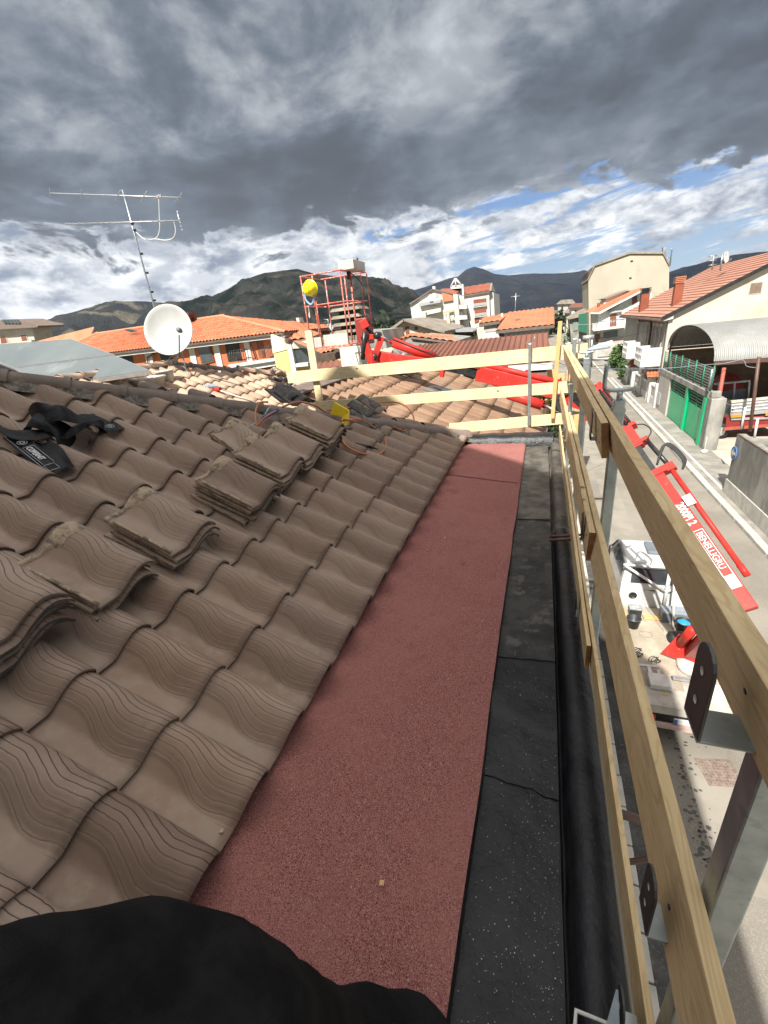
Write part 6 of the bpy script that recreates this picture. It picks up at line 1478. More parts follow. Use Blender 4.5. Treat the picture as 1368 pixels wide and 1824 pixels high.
# solar collectors: tilted plane z = z0 + .52*(y-5.6)
SL = .50
def sol(u, v, e=0.):
    d = ray(u, v); y0s, z0s = 6.4, -.34; k = (z0s-SL*y0s+e)/(d.z-SL*d.y); return d*k
for (q, lb) in [([(-70, 618), (128, 604), (204, 632), (24, 655), (-60, 600)], 'upper grey solar collector panel behind the ridge at left'), ([(26, 656.5), (206, 633.5), (268, 660), (190, 700), (100, 700)], 'lower grey solar collector panel next to the beige ridge tiles')]:
    pts = [sol(*p) for p in (q[:4] if lb.startswith('upper') else [q[0], q[1], q[2], (87, 688)])]
    e_ = empty('solar_collector', sum(pts, Vector())/4); tag(e_, lb, 'solar collector', 'solar collectors')
    mb = MB(); mb.prism(pts, (0, .03, -.07)); build('frame', mb, 'alu', e_)
    c_ = sum(pts, Vector())/4; mb = MB(); mb.prism([c_+(p-c_)*.985+Vector((0, -.004, .008)) for p in pts], (0, .004, -.006)); build('glass', mb, 'solar', e_)
mb = MB(); mb.tube([sol(-20, 655, -.12), sol(60, 690, -.12)], .03, 8); mb.tube([sol(-20, 662, -.15), sol(25, 668, -.15), sol(30, 680, -.2)], .02, 8); mb.tube([sol(2, 660, -.12), sol(22, 664, -.12)], .035, 8)
tag(build('collector_pipe', mb, 'black_plastic'), 'black insulated pipes at the lower left of the solar collectors', 'pipes')
mb = MB(); a_ = P(0, 684, Y=7.5); mb.add([P(-30, 672, Y=9), P(30, 676, Y=9), P(30, 700, Y=6.5), P(-30, 700, Y=6.5)], [(0,1,2,3)]); mb2 = MB(); mb2.prism([Vector(v) for v in mb.v], (0, 0, -.06)); tag(build('red_roof_patch', mb2, 'oxide_red'), 'small red painted roof surface under the collector pipes', 'roof')
# white chimney with layered cap
Cw = empty('white_chimney', P(640, 690, Y=11.2)); tag(Cw, 'white rendered chimney with layered concrete cap behind the basket', 'chimney')
xa, xb = P(607, 640, Y=11.).x, P(641, 640, Y=11.).x; 
mb = MB(); mb.box((xa, 11., -3.), (xb+.05, 11.6, P(607, 614, Y=11.).z)); build('shaft', mb, 'chimney_white', Cw, bevel=.01)
mb = MB(); ztc = P(607, 600, Y=11.).z; zc0 = P(600, 548, Y=11.).z
mb.box((xa-.12, 10.85, ztc-.1), (xb+.18, 11.75, ztc)); hN = (zc0-ztc)/4
for k in range(4):
    z = ztc+hN*(k+.45); cxm = (xa+xb)/2+.03; w1 = .42+.0*k; vs = []
    for zz, ww in ((z, w1), (z+hN*.45, w1-.07)):
        for i, j in ((-1,-1),(1,-1),(1,1),(-1,1)): vs.append((cxm+i*ww, 11.3+j*ww*.9, zz))
    mb.add(vs, [(0,3,2,1),(4,5,6,7),(0,1,5,4),(1,2,6,5),(2,3,7,6),(3,0,4,7)])
build('cap', mb, 'chimney_cap', Cw, bevel=.01)
mb = MB(); mb.box((xa+.08, 11.1, ztc), (xb-.03, 11.5, zc0-.1)); build('flue', mb, 'dark', Cw)
# grey tarp structure behind roof 2 (between chimney and cross board)
Wt = empty('grey_lean_to', P(590, 680, Y=15)); tag(Wt, 'grey brown lean-to wall under the top cross board', 'lean-to')
wallY('wall', [(545, 664), (610, 660), (640, 690), (560, 700)], 14.5, .6, 'plaster_grey', Wt)
wallY('dark_sheet', [(640, 655), (700, 652), (690, 690), (650, 700)], 14.0, 1., 'glass', Wt)
Cp = empty('small_chimney', P(610, 690, Y=12.6)); tag(Cp, 'small squat chimney with dark cap left of the white chimney', 'chimney')
wallY('shaft', [(604, 676), (618, 675), (620, 690), (606, 692)], 12.6, .3, 'chimney_cap', Cp)
wallY('cap', [(602, 673), (621, 671), (621, 674), (602, 676)], 12.4, .6, 'dark', Cp)
mb = MB()
a_ = P(600, 590, Y=20); 
Wa = empty('small_aerial', P(585, 590, Y=20)); tag(Wa, 'small white flag shaped dish and aerial seen through the basket', 'aerial')
mb = MB(); mb.tube([P(577, 569, Y=20), P(584, 569, Y=20), P(587, 590, Y=20)], .025, 5); mb.tube([P(579, 579, Y=20), P(587, 578, Y=20)], .02, 5); build('mast', mb, 'galv', Wa)
wallY('reflector', [(588, 575), (594, 583), (591, 590), (586, 583)], 20, .05, 'white_paint', Wa)
Wf = empty('far_flat_roof', P(640, 600, Y=30)); tag(Wf, 'flat grey roof terrace behind the basket kick plate', 'roof')
wallY('wall', [(565, 594), (640, 590), (680, 588), (684, 600), (690, 620), (570, 625)], 30, 5, 'concrete_dirty', Wf)
# grey sack over the arm
mb = MB(); vs = []; rs = random.Random(5); c0 = P(716, 638, Y=9.9)
for k in range(9):
    z = .32-.6*k/8; 
    for i in range(12): t_ = i*math.pi/6; r_ = (.10+.14*k/8)*(1+.35*rs.random()); vs.append(c0+Vector((math.cos(t_)*r_, math.sin(t_)*r_*.6, z)))
mb.add(vs, [(k*12+i, k*12+(i+1) % 12, k*12+12+(i+1) % 12, k*12+12+i) for k in range(8) for i in range(12)]+[tuple(range(12))], False)
tag(build('grey_sack', mb, 'silver_sheet'), 'crumpled grey sack draped under the red boom cylinder', 'sack')

# things lying on roof 2
def on2(u, v, e=0.):
    d = ray(u, v); k = (-1.18-TP*6.6+e)/(d.z+TP*d.x); return d*k
c_ = on2(266, 683, .06); e_ = empty('mortar_bucket', c_); tag(e_, 'wide white mortar bucket on the beige roof below the dish', 'bucket')
mb = MB(); mb.lathe(c_-Vector((0, 0, .1)), [(0, 0), (.26, 0), (.34, .2), (.36, .2), (.36, .23), (.33, .23), (.30, .17), (0, .17)], 26); build('body', mb, 'white_plastic', e_)
mb = MB(); mb.lathe(c_-Vector((0, 0, .1)), [(0, .185), (.15, .20), (.31, .18)], 26); build('mortar_fill', mb, 'mortar_fill', e_)
c_ = on2(296, 672, .08); e_ = empty('mortar_bucket', c_); tag(e_, 'smaller white bucket right behind the wide mortar bucket', 'bucket')
mb = MB(); mb.lathe(c_-Vector((0, 0, .1)), [(0, 0), (.15, 0), (.18, .22), (.19, .22), (.19, .25), (.16, .25), (.15, .2), (0, .2)], 20); build('body', mb, 'white_plastic', e_)
Br = empty('roof_brush', on2(400, 696, .08)); tag(Br, 'brush with red and white head and long pale handle on the beige roof', 'brush')
a_, b_ = on2(383, 693, .10), on2(455, 716, .12); mb = MB(); mb.tube([a_, b_], .014, 6); build('handle', mb, 'white_plastic', Br)
mb = MB(); mb.obox(on2(385, 693, .10), (.2, .05, 0), (-.02, .12, 0), (0, 0, .07)); build('head', mb, 'red_paint', Br, bevel=.01)
mb = MB(); rs = random.Random(9); c_ = on2(378, 691, .08)
for i in range(120): p = c_+Vector((rs.uniform(-.14, .12), rs.uniform(-.1, .1), .0)); mb.tube([p, p+Vector((rs.uniform(-.08, .0), rs.uniform(-.04, .04), rs.uniform(.02, .10)))], .005, 3)
build('bristles', mb, 'lamp_grey', Br)
for (u, v, n_, lb, sc_) in [(255, 690, 1, 'dark curved tile leaning over the ridge beside the mortar bucket', 1), (343, 704, 1, 'dark curved tile leaning over the ridge near the brush', 1)]:
    a_ = on2(u, v, .0)*.72; a_ = P(u, v-2, Y=hip_limit(-3)+.9); mb = MB(); dd = Vector((.93, .1, -.34)).normalized(); sd = Vector((0, 1, 0)); un = dd.cross(sd)*-1; vs = []
    for k in range(5):
        for i in range(9): th = math.pi*i/8; vs.append(a_+dd*(.07*k)+sd*(math.cos(th)*.085)+Vector((0, 0, math.sin(th)*.07)))
    for k in range(5):
        for i in range(9): th = math.pi*i/8; vs.append(a_+dd*(.07*k)+sd*(math.cos(th)*.07)+Vector((0, 0, math.sin(th)*.055)))
    fs = [(k*9+i, k*9+i+1, k*9+i+10, k*9+i+9) for k in range(4) for i in range(8)]; fs += [tuple(x+45 for x in f) for f in fs]+[(i, i+1, i+46, i+45) for i in range(8)]
    mb.add(vs, fs, True); tag(build('loose_tile', mb, 'ridge_brown'), lb, 'roof tile')
mb = MB()
rs = random.Random(4)
for (u0, v0, u1, v1) in [(480, 674, 500, 680), (498, 673, 520, 682), (494, 684, 512, 692), (512, 686, 524, 696), (526, 688, 540, 700), (484, 663, 500, 666)]:
    pts = smooth_path([on2(u0, v0, .1), on2((u0+u1)/2+rs.uniform(-4, 4), (v0+v1)/2-3, .2), on2(u1, v1, .1)]); mb.tube(pts, .05, 6)
tag(build('harness_pile', mb, 'black_plastic'), 'dark tool belt and straps strewn on the beige roof by the cross board', 'tool belt')
mb = MB()
for k, (u, v) in enumerate([(490, 659), (494, 662), (498, 665)]):
    pts = [on2(u-6, v, .15), on2(u, v-3, .25), on2(u+8, v+1, .16), on2(u+18, v+4, .14)]; mb.tube(smooth_path(pts), .045, 6)
tag(build('tile_offcuts', mb, 'tile_edge'), 'grey tile offcuts on the far beige ridge beside the cross board', 'roof tile')

# ------------------------------------------------------------------ loose tile stacks
ORD = ['topmost', 'second', 'third', 'fourth', 'fifth', 'sixth', 'seventh', 'eighth', 'ninth']
def stack(name, lipx, n, where, flip=False, yaw=0., L=.45, W=.335, step=.031, e0=.06, mess=1.7, m_='tile_brown', seed=0):
    """lipx: world point of the lower-left lip corner on the roof plane"""
    rs = random.Random(seed+11)
    for k in range(n):
        t = Tiles(); ya = yaw+rs.uniform(-.03, .03)*mess
        el = (EL*math.cos(ya)+EU*math.sin(ya)); eu = (EU*math.cos(ya)-EL*math.sin(ya))
        if flip: el, eu = -el, -eu
        o = Vector(lipx)+EN*(e0+k*step)+eu*rs.uniform(-.012, .012)*mess+el*rs.uniform(-.016, .016)*mess
        if flip: pass
        random.seed(seed*31+k)
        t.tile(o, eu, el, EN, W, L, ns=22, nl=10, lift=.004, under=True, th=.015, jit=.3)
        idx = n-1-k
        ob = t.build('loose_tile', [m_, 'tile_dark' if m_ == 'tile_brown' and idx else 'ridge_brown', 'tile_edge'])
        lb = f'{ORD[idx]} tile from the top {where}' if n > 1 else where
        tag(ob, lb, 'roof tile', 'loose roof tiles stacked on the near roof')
        if idx == 0:
            # mortar crusted head of the top tile
            mb = MB(); vs = []; ns_ = 26
            for j in range(5):
                for i in range(ns_+1):
                    u = i/ns_; cm = max(0, min(1, (u-.38)/.1))*max(0, min(1, (1.02-u)/.1)); l0 = .955-.11*cm+.02*noise.noise(o*11+Vector((i*.6, 0, 0))); l = l0+(1.008-l0)*j/4; h = tprof(u, .094)+.004+.008+.004*cm+.005*noise.noise(o*30+Vector((i*.9, j*.8, 0)))
                    if j in (0,): h -= .014
                    vs.append(o+eu*(u*W)+el*(l*L)+EN*h)
            mb.add(vs, [(j*(ns_+1)+i, j*(ns_+1)+i+1, (j+1)*(ns_+1)+i+1, (j+1)*(ns_+1)+i) for j in range(4) for i in range(ns_)], True)
            c_ = build('mortar_crust', mb, 'tile_edge', ob)
            mb = MB()
            pts = [o+eu*.004+el*(L*(.03+.085*i))+EN*(.022+.004*noise.noise(o*9+Vector((i*1.3, 0, 0)))) for i in range(11)]
            mb.tube(pts, .009, 6); build('mortar_edge', mb, 'tile_edge', ob)
def lip(u, v, e): 
    """point on the plane e above the roof seen at pixel, dropped to roof plane"""
    return roofpt(u, v, e)-EN*e
# (pixel of the near/left lip corner of the top tile)
stack('s1', lip(-30, 1165, .24), 6, 'in the big stack at the left picture edge', seed=1, step=.034, mess=1.6, e0=.06)
stack('s2', lip(172, 1080, .165), 4, 'in the stack right of the big left edge stack', seed=2, yaw=.0)
stack('s3', lip(312, 990, .165), 4, 'in the small stack in the middle of the near roof', seed=3)
stack('s4', lip(448, 903, .195), 5, 'in the five tile high stack below the paired stacks', seed=4)
stack('s5', lip(505, 850, .195), 5, 'in the nearer of the paired stacks beside the tilted tiles', seed=5)
stack('s6', lip(546, 822, .195), 5, 'in the farther of the paired stacks beside the tall stack', seed=6)
stack('s7', lip(588, 778, .31), 8, 'in the tall stack below the yellow scraper', seed=7, mess=1.8, step=.030)
stack('s8', lip(430, 815, .12), 3, 'in the turned stack behind the paired stacks', seed=8, yaw=.35)
# broken dark tiles pile beyond the tall stack
rs = random.Random(21)
for k in range(8):
    b_ = roofpt(680-k % 3*9, 778-k*5.0, .05)+EN*(.015*k); e1 = (EL*math.cos(.25+rs.uniform(-.15, .15))+EU*math.sin(.25)+EN*rs.uniform(.0, .12)).normalized(); e2 = EN.cross(e1).normalized()*-1
    mb = MB(); n = 10; vs = []; Ls = .34+rs.uniform(-.05, .08)
    for j in range(5):
        for i in range(7):
            u = i/6; vs.append(b_+e1*(Ls*j/4+.02*rs.random())+e2*((u-.5)*(.18+.02*rs.random()))+EN*(.05*math.sin(math.pi*u)+.01*rs.random()))
    top = list(vs); vs += [v-EN*.018 for v in top]
    fs = [(j*7+i, j*7+i+1, j*7+i+8, j*7+i+7) for j in range(4) for i in range(6)]; fs += [tuple(x+35 for x in f) for f in fs]
    fs += [(i, i+1, i+36, i+35) for i in range(6)]+[(28+i, 28+i+1, 63+i+1, 63+i) for i in range(6)]+[(j*7, j*7+7, j*7+42, j*7+35) for j in range(4)]+[(j*7+6, j*7+13, j*7+48, j*7+41) for j in range(4)]
    mb.add(vs, fs, False); tag(build('broken_tile', mb, 'tile_dark' if k % 3 else 'ridge_brown'), f'{ORD[7-k]} broken dark tile from the top of the leaning pile right of the yellow scraper', 'roof tile', 'broken tiles in the leaning pile')
for (u, v, yw, lb) in [(500, 716, .5, 'upper dark stained tile lying over the ridge left of the cross board'), (520, 722, .45, 'lower dark stained tile lying over the ridge left of the cross board')]:
    t = Tiles(); el = (EL*math.cos(yw)+EU*math.sin(yw)); eu = EN.cross(el)*-1 if EN.cross(el).y < 0 else EN.cross(el)
    t.tile(P(u, v, Y=4.75), eu, el, EN, .32, .42, ns=16, nl=8, lift=.004, under=True, th=.02); tag(t.build('loose_tile', ['tile_dark', 'tile_dark', 'tile_dark']), lb, 'roof tile')
# ridge fragments near the far corner
for k, (u, v, lb) in enumerate([(640, 752, 'grey ridge cap fragment lying behind the yellow scraper'), (700, 758, 'ridge cap fragment next to the dark broken tile pile'), (750, 765, 'ridge cap fragment at the far roof corner'), (790, 772, 'pale ridge cap by the red felt corner')]):
    p = roofpt(u, v, .03); mb = MB(); dd = (-hd); vs = []
    for j in range(4):
        for i in range(9): th = math.pi*i/8; rr = .09-.004*j; vs.append(p+dd*(.13*j)+hs*math.cos(th)*rr+hu*(math.sin(th)*rr*.75+.03))
    mb.add(vs, [(j*9+i, j*9+i+1, j*9+i+10, j*9+i+9) for j in range(3) for i in range(8)], True); tag(build('ridge_cap', mb, 'ridge_beige' if k == 3 else 'ridge_brown'), lb, 'ridge tile')
mb = MB(); a_ = roofpt(800, 772, .05); t = Tiles(); 
for k in range(1): pass

# ------------------------------------------------------------------ torch, hose, scraper
To = empty('gas_torch', roofpt(480, 740, .15)); tag(To, 'roofing gas torch with blue handle and orange hose', 'gas torch')
a_, b_ = roofpt(468, 745, .13), roofpt(495, 730, .20)
mb = MB(); mb.tube([a_, a_.lerp(b_, .3), b_], .017, 10); build('handle', mb, 'blue_handle', To)
mb = MB(); mb.tube([a_, roofpt(450, 757, .10), roofpt(432, 766, .08), roofpt(428, 763, .08)], .008, 8); mb.tube([a_, roofpt(478, 728, .2), roofpt(484, 722, .22)], .006, 6); build('lance', mb, 'galv', To)
mb = MB(); mb.tube(smooth_path([b_, roofpt(470, 745, .16), roofpt(458, 758, .10), roofpt(455, 735, .16), roofpt(462, 718, .18), roofpt(478, 716, .2)], 8), .009, 8); build('hose', mb, 'hose_orange', To)
mb = MB(); mb.tube(smooth_path([roofpt(503, 725, .30), roofpt(530, 716, .34), roofpt(560, 722, .33), roofpt(590, 735, .2), roofpt(640, 722, .1), roofpt(700, 716, .12), roofpt(728, 728, .12), roofpt(738, 752, .07), roofpt(725, 768, .07), roofpt(700, 760, .12)], 8), .010, 8); build('hose', mb, 'hose_orange', To)
mb = MB(); mb.tube(smooth_path([roofpt(606, 750, .25), roofpt(640, 747, .2), roofpt(675, 768, .09), roofpt(688, 792, .075), roofpt(676, 808, .075), roofpt(645, 808, .075), roofpt(618, 795, .09), roofpt(606, 775, .10)], 8), .010, 8); build('hose', mb, 'hose_orange', To)
Sc = empty('yellow_scraper', roofpt(607, 748, .2)); tag(Sc, 'yellow plastic scraper tray standing by the tall tile stack', 'scraper')
q4 = [P(595, 716, Y=4.1), P(621, 731, Y=4.1), P(619, 745, Y=4.1), P(588, 738, Y=4.1)]
mb = MB(); mb.prism(q4, (0, .02, .0)); mb.prism([P(619, 733, Y=4.05), P(622, 733, Y=4.05), P(620, 757, Y=4.0), P(609, 759, Y=4.0), P(609, 744, Y=4.08)], (0, .015, 0)); build('blade', mb, 'yellow_plastic', Sc, bevel=.003)
mb = MB(); mb.tube([P(612, 747, Y=4.0), P(634, 750, Y=3.95)], .012, 8); build('handle', mb, 'hose_orange', Sc)
mb = MB(); a_ = roofpt(668, 790, .075); b_ = roofpt(630, 792, .07)
mb.add([roofpt(632, 788, .07), roofpt(660, 794, .12), roofpt(674, 800, .08), roofpt(645, 796, .075)], [(0,1,2,3)]); mb2 = MB(); mb2.prism([Vector(v) for v in mb.v], (0, 0, -.006)); tag(build('tile_shard', mb2, 'dark'), 'thin dark shard lying inside the orange hose loop', 'shard')
mb = MB(); a_ = roofpt(480, 893, .07); mb.obox(a_, (.03, 0, 0), (0, .02, 0), (0, 0, .015)); tag(build('green_clip', mb, 'green_gate'), 'tiny green clip at the foot of the five tile stack', 'clip')

# ------------------------------------------------------------------ crumpled black membrane wrapper with lettering
Wp = empty('black_wrapper', roofpt(110, 780, .1)); tag(Wp, 'crumpled black membrane wrapper strips with white lettering on the near roof', 'wrapper')
def ribbon(pts, wdir, w_, name, n=5, fold=.02, seed=0, es=None):
    pts = smooth_path(pts, n); rs = random.Random(seed); mb = MB(); vs = []; m = 9
    for i, p in enumerate(pts):
        for k in range(m):
            u = k/(m-1)-.5; q = p+wdir*u*w_+EN*(fold*noise.noise(Vector((i*.12+seed*7, k*.25, seed)))+fold*.45*math.sin(i*.22+k*.5+seed))
            vs.append(q)
    mb.add(vs, [(i*m+k, i*m+k+1, i*m+m+k+1, i*m+m+k) for i in range(len(pts)-1) for k in range(m-1)], True)
    return build(name, mb, 'wrap', Wp)
mat('wrap', (.003, .003, .004), (.012, .0125, .015), 9, .5, spec=.18, bump=.003, bscale=30, stretch=(1, 3, 1))
dA = (roofpt(95, 835, .08)-roofpt(5, 775, .08)).normalized(); wA = EN.cross(dA).normalized()
lab = [roofpt(14, 786, .085), roofpt(50, 808, .085), roofpt(80, 830, .085), roofpt(98, 836, .085)]
q1, q2, q3, q4_ = roofpt(4, 781, .085), roofpt(84, 846, .085), roofpt(112, 828, .10), roofpt(38, 772, .10)
mb = MB(); vs = []; NN, MM = 16, 7
for i in range(NN+1):
    for k in range(MM+1):
        p = q1.lerp(q2, i/NN).lerp(q4_.lerp(q3, i/NN), k/MM); vs.append(p+EN*(.006*math.sin(i*.9+k*.4)))
mb.add(vs, [(i*(MM+1)+k, i*(MM+1)+k+1, (i+1)*(MM+1)+k+1, (i+1)*(MM+1)+k) for i in range(NN) for k in range(MM)], True); lbp = build('label_strip', mb, 'wrap', Wp)
dxl = (q2-q1).normalized(); dyl = (q4_-q1); wl_ = dyl.length; dyl = (dyl-dxl*dyl.dot(dxl)).normalized(); Ll = (q2-q1).length
lettering('COPERNIT', q1+dxl*Ll*.38+dyl*wl_*.36+EN*.012, dxl, dyl, wl_*.42, 'wrap_ink' if 'wrap_ink' in M else 'alu', lbp, bold=.001, squash=.78)
mb = MB()
def ln(a, b, r_=.0016): mb.tube([q1+dxl*Ll*a[0]+dyl*wl_*a[1]+EN*.012, q1+dxl*Ll*b[0]+dyl*wl_*b[1]+EN*.012], r_, 4)
for a, b in [((.36, .25), (.82, .25)), ((.36, .25), (.36, .82)), ((.36, .82), (.82, .82)), ((.02, .1), (.98, .1)), ((.84, .2), (.97, .2)), ((.84, .2), (.84, .75)), ((.97, .2), (.97, .75)), ((.84, .75), (.97, .75))]: ln(a, b)
cc = q1+dxl*Ll*.24+dyl*wl_*.5+EN*.012
mb.tube([cc+dxl*math.cos(t)*wl_*.24+dyl*math.sin(t)*wl_*.24 for t in [k*math.pi/10 for k in range(21)]], .0016, 4)
mb.tube([cc+dxl*math.cos(t)*wl_*.12+dyl*math.sin(t)*wl_*.12 for t in [k*math.pi/10 for k in range(21)]], .003, 4); build('label_print', mb, 'alu', lbp)
ribbon([roofpt(-25, 745, .10), roofpt(5, 768, .10), roofpt(35, 776, .11), roofpt(65, 775, .12), roofpt(90, 768, .14), roofpt(120, 775, .14)], (EL*.6+EU*.5).normalized(), .12, 'strip', seed=1)
ribbon([roofpt(50, 782, .09), roofpt(80, 800, .11), roofpt(100, 822, .10), roofpt(112, 838, .09)], EU, .16, 'strip', seed=2, fold=.03)
ribbon([roofpt(60, 745, .12), roofpt(75, 735, .22), roofpt(100, 733, .26), roofpt(130, 742, .22), roofpt(160, 755, .16), roofpt(182, 765, .12)], (EL*.8+EU*.3).normalized(), .20, 'strip', seed=3, fold=.05)
ribbon([roofpt(52, 770, .10), roofpt(60, 750, .16), roofpt(80, 752, .18), roofpt(110, 765, .16), roofpt(120, 790, .10)], (EU*.9+EN*.3).normalized(), .14, 'strip', seed=4, fold=.04)
ribbon([roofpt(120, 772, .14), roofpt(145, 760, .20), roofpt(175, 752, .16), roofpt(180, 770, .10), roofpt(155, 790, .08)], (EL*.5+EU*.7).normalized(), .15, 'strip', seed=5, fold=.04)
st = ribbon([roofpt(150, 738, .09), roofpt(170, 742, .09), roofpt(190, 754, .09), roofpt(207, 766, .085)], (EU*.8-EL*.2).normalized(), .13, 'strip', seed=6, fold=.008)
mb = MB(); cc = roofpt(196, 759, .105); mb.tube([cc+EL*math.cos(t)*.025+EU*math.sin(t)*.03 for t in [k*math.pi/10 for k in range(21)]], .0016, 4); mb.tube([cc+EL*math.cos(t)*.011+EU*math.sin(t)*.014 for t in [k*math.pi/10 for k in range(21)]], .002, 4); build('label_print', mb, 'alu', st)

# small debris
rs = random.Random(8)
for (u, v, s_, lb, m_) in [(680, 1573, .014, 'square brown chip lying on the red felt', 'plywood'), (395, 1480, .013, 'grey crumb of mortar on the second tile from the felt', 'tile_edge'), (362, 1546, .013, 'pale crumb of mortar on the tile edge above the felt', 'tile_edge'), (298, 1290, .012, 'curled brown leaf between two tiles', 'plywood'), (793, 958, .012, 'white fleck on the middle of the red felt', 'pebble')]:
    p = P(u, v, Z=-1.545) if u > 600 else roofpt(u, v, .035); mb = MB(); vs = [p+Vector((rs.uniform(-1, 1), rs.uniform(-1, 1), rs.uniform(0, 1)))*s_ for _ in range(8)]
    mb.obox(p, (s_, s_*.3, 0), (-s_*.2, s_, .1*s_), (0, 0, s_*.5)); tag(build('debris_chip', mb, m_, bevel=.002), lb, 'debris')
mb = MB()
for i in range(900):
    y = .15+abs(rs.gauss(0, .8)); x = rs.choice([rs.uniform(-.16, .11), .11-abs(rs.gauss(0, .05)), rs.gauss(-.02, .05)]); x = max(-.17, min(.11, x)); p = Vector((x, y, -1.590)); s_ = min(.0028, .0006+abs(rs.gauss(0, .0009))); mb.obox(p, (s_, 0, 0), (0, s_, 0), (0, 0, s_))
for i in range(140):
    x = rs.uniform(-1.0, -.2); y = rs.uniform(.3, 4.5); p = Vector((x, y, -1.548)); s_ = rs.uniform(.001, .003); mb.obox(p, (s_, 0, 0), (0, s_, 0), (0, 0, s_))
tag(build('grit', mb, 'pebble'), 'white grit scattered over the gutter membrane and felt', 'grit', kind='stuff')

# ------------------------------------------------------------------ the seated person's legs at the bottom of the picture
def skin_body(name, chains, m_, parent=None):
    vs = []; es = []; rad = []
    for ch in chains:
        prev = None
        for (p, r_) in ch:
            hit = None
            for i, q in enumerate(vs):
                if (q-Vector(p)).length < 1e-4: hit = i
            if hit is None: vs.append(Vector(p)); rad.append(r_); hit = len(vs)-1
            if prev is not None: es.append((prev, hit))
            prev = hit
    me = bpy.data.meshes.new(name); me.from_pydata([tuple(v) for v in vs], es, [])
    o = bpy.data.objects.new(name, me); col.objects.link(o)
    md = o.modifiers.new('skin', 'SKIN'); md.use_smooth_shade = True
    for i, r_ in enumerate(rad): me.skin_vertices[0].data[i].radius = (r_, r_)
    me.skin_vertices[0].data[0].use_root = True
    s = o.modifiers.new('sub', 'SUBSURF'); s.levels = 3; s.render_levels = 3
    tx = bpy.data.textures.new('folds', 'CLOUDS'); tx.noise_scale = .16; tx.noise_depth = 1
    d = o.modifiers.new('folds', 'DISPLACE'); d.texture = tx; d.strength = .035; d.mid_level = .5; d.texture_coords = 'LOCAL'
    t2_ = bpy.data.textures.new('creases', 'CLOUDS'); t2_.noise_scale = .045; t2_.noise_depth = 2
    d2 = o.modifiers.new('creases', 'DISPLACE'); d2.texture = t2_; d2.strength = .007; d2.mid_level = .5; d2.texture_coords = 'LOCAL'
    me.materials.append(M[m_]); return o
hip = Vector((-.35, -.35, -.92))
k1 = P(150, 1855, D=.98); k2 = P(350, 1832, D=1.02); k3 = P(455, 1865, D=1.04)
s1 = P(640, 1866, D=1.30); s2 = P(800, 1925, D=1.40)
pb = skin_body('person', [[(hip, .17), (P(-120, 1850, D=.95), .155), (k1, .15), (k2, .135), (k3, .125), (P(545, 1880, D=1.2), .085), (s1, .095), (s2, .105)], [(hip, .17), (Vector((-.1, -.45, -1.0)), .13), (Vector((.0, -.75, -1.15)), .10)]], 'fleece')
tag(pb, 'person seated on the roof, only the dark trousered leg in view', 'person')

# ------------------------------------------------------------------ distant town, trees
rs = random.Random(12)
spots = []
for y in (125, 160, 200, 250, 310):
    for x in range(-int(y*.95), -8, int(16+y*.13)):
        spots.append((x+rs.uniform(-4, 4), y+rs.uniform(-8, 8), rs.choice([5.2, 6.2, 7.0]), rs.uniform(9, 14), rs.uniform(8, 11), rs.choice(['plaster_cream', 'white_wall', 'plaster_grey', 'ivory_wall']), rs.choice(['orange_roof', 'grey_roof', 'pink_roof', 'sheet_roof'])))
spots.sort(key=lambda q: q[0]/q[1]); cnt = {}
WD = {'plaster_cream': 'cream', 'white_wall': 'white', 'plaster_grey': 'grey', 'ivory_wall': 'ivory'}; RD = {'orange_roof': 'orange', 'grey_roof': 'grey', 'pink_roof': 'pinkish', 'sheet_roof': 'brown'}
NTH = ['leftmost', 'second from left', 'third from left', 'fourth from left', 'fifth from left', 'sixth from left', 'seventh from left', 'eighth from left', 'ninth from left', 'tenth from left', 'eleventh from left', 'twelfth from left', 'thirteenth from left', 'fourteenth from left', 'fifteenth from left', 'rightmost']
for (x, yy, hh, w_, d_, wm, rm) in spots:
    e_ = empty('town_house', (x, yy, G)); key = (wm, rm); cnt[key] = cnt.get(key, 0)+1
    mb = MB(); mb.box((x-w_/2, yy, G), (x+w_/2, yy+d_, G+hh)); build('wall', mb, wm, e_)
    mb = MB(); mb.prism([(x-w_/2-.4, yy-.4, G+hh), (x+w_/2+.4, yy-.4, G+hh), (x+w_/2-1.5, yy+d_/2, G+hh+1.7), (x-w_/2+1.5, yy+d_/2, G+hh+1.7)], (0, .01, -.15)); mb.add([(x-w_/2-.4, yy+d_+.4, G+hh), (x+w_/2+.4, yy+d_+.4, G+hh), (x+w_/2-1.5, yy+d_/2, G+hh+1.7), (x-w_/2+1.5, yy+d_/2, G+hh+1.7)], [(0,1,2,3)]); mb.add([(x-w_/2-.4, yy-.4, G+hh), (x-w_/2-.4, yy+d_+.4, G+hh), (x-w_/2+1.5, yy+d_/2, G+hh+1.7)], [(0,1,2)]); mb.add([(x+w_/2+.4, yy-.4, G+hh), (x+w_/2+.4, yy+d_+.4, G+hh), (x+w_/2-1.5, yy+d_/2, G+hh+1.7)], [(0,1,2)]); build('roof', mb, rm, e_)
    for k in range(3):
        xx = x-w_/2+w_*(k+.5)/3; mb = MB(); mb.box((xx-.5, yy-.06, G+hh-2.3), (xx+.5, yy-.01, G+hh-.9)); build('window', mb, 'glass', e_)
    tag(e_, f'{NTH[cnt[key]-1]} of the distant {WD[wm]} town houses with {RD[rm]} roofs below the mountains', 'house', 'distant town houses below the mountains')
ct = 0
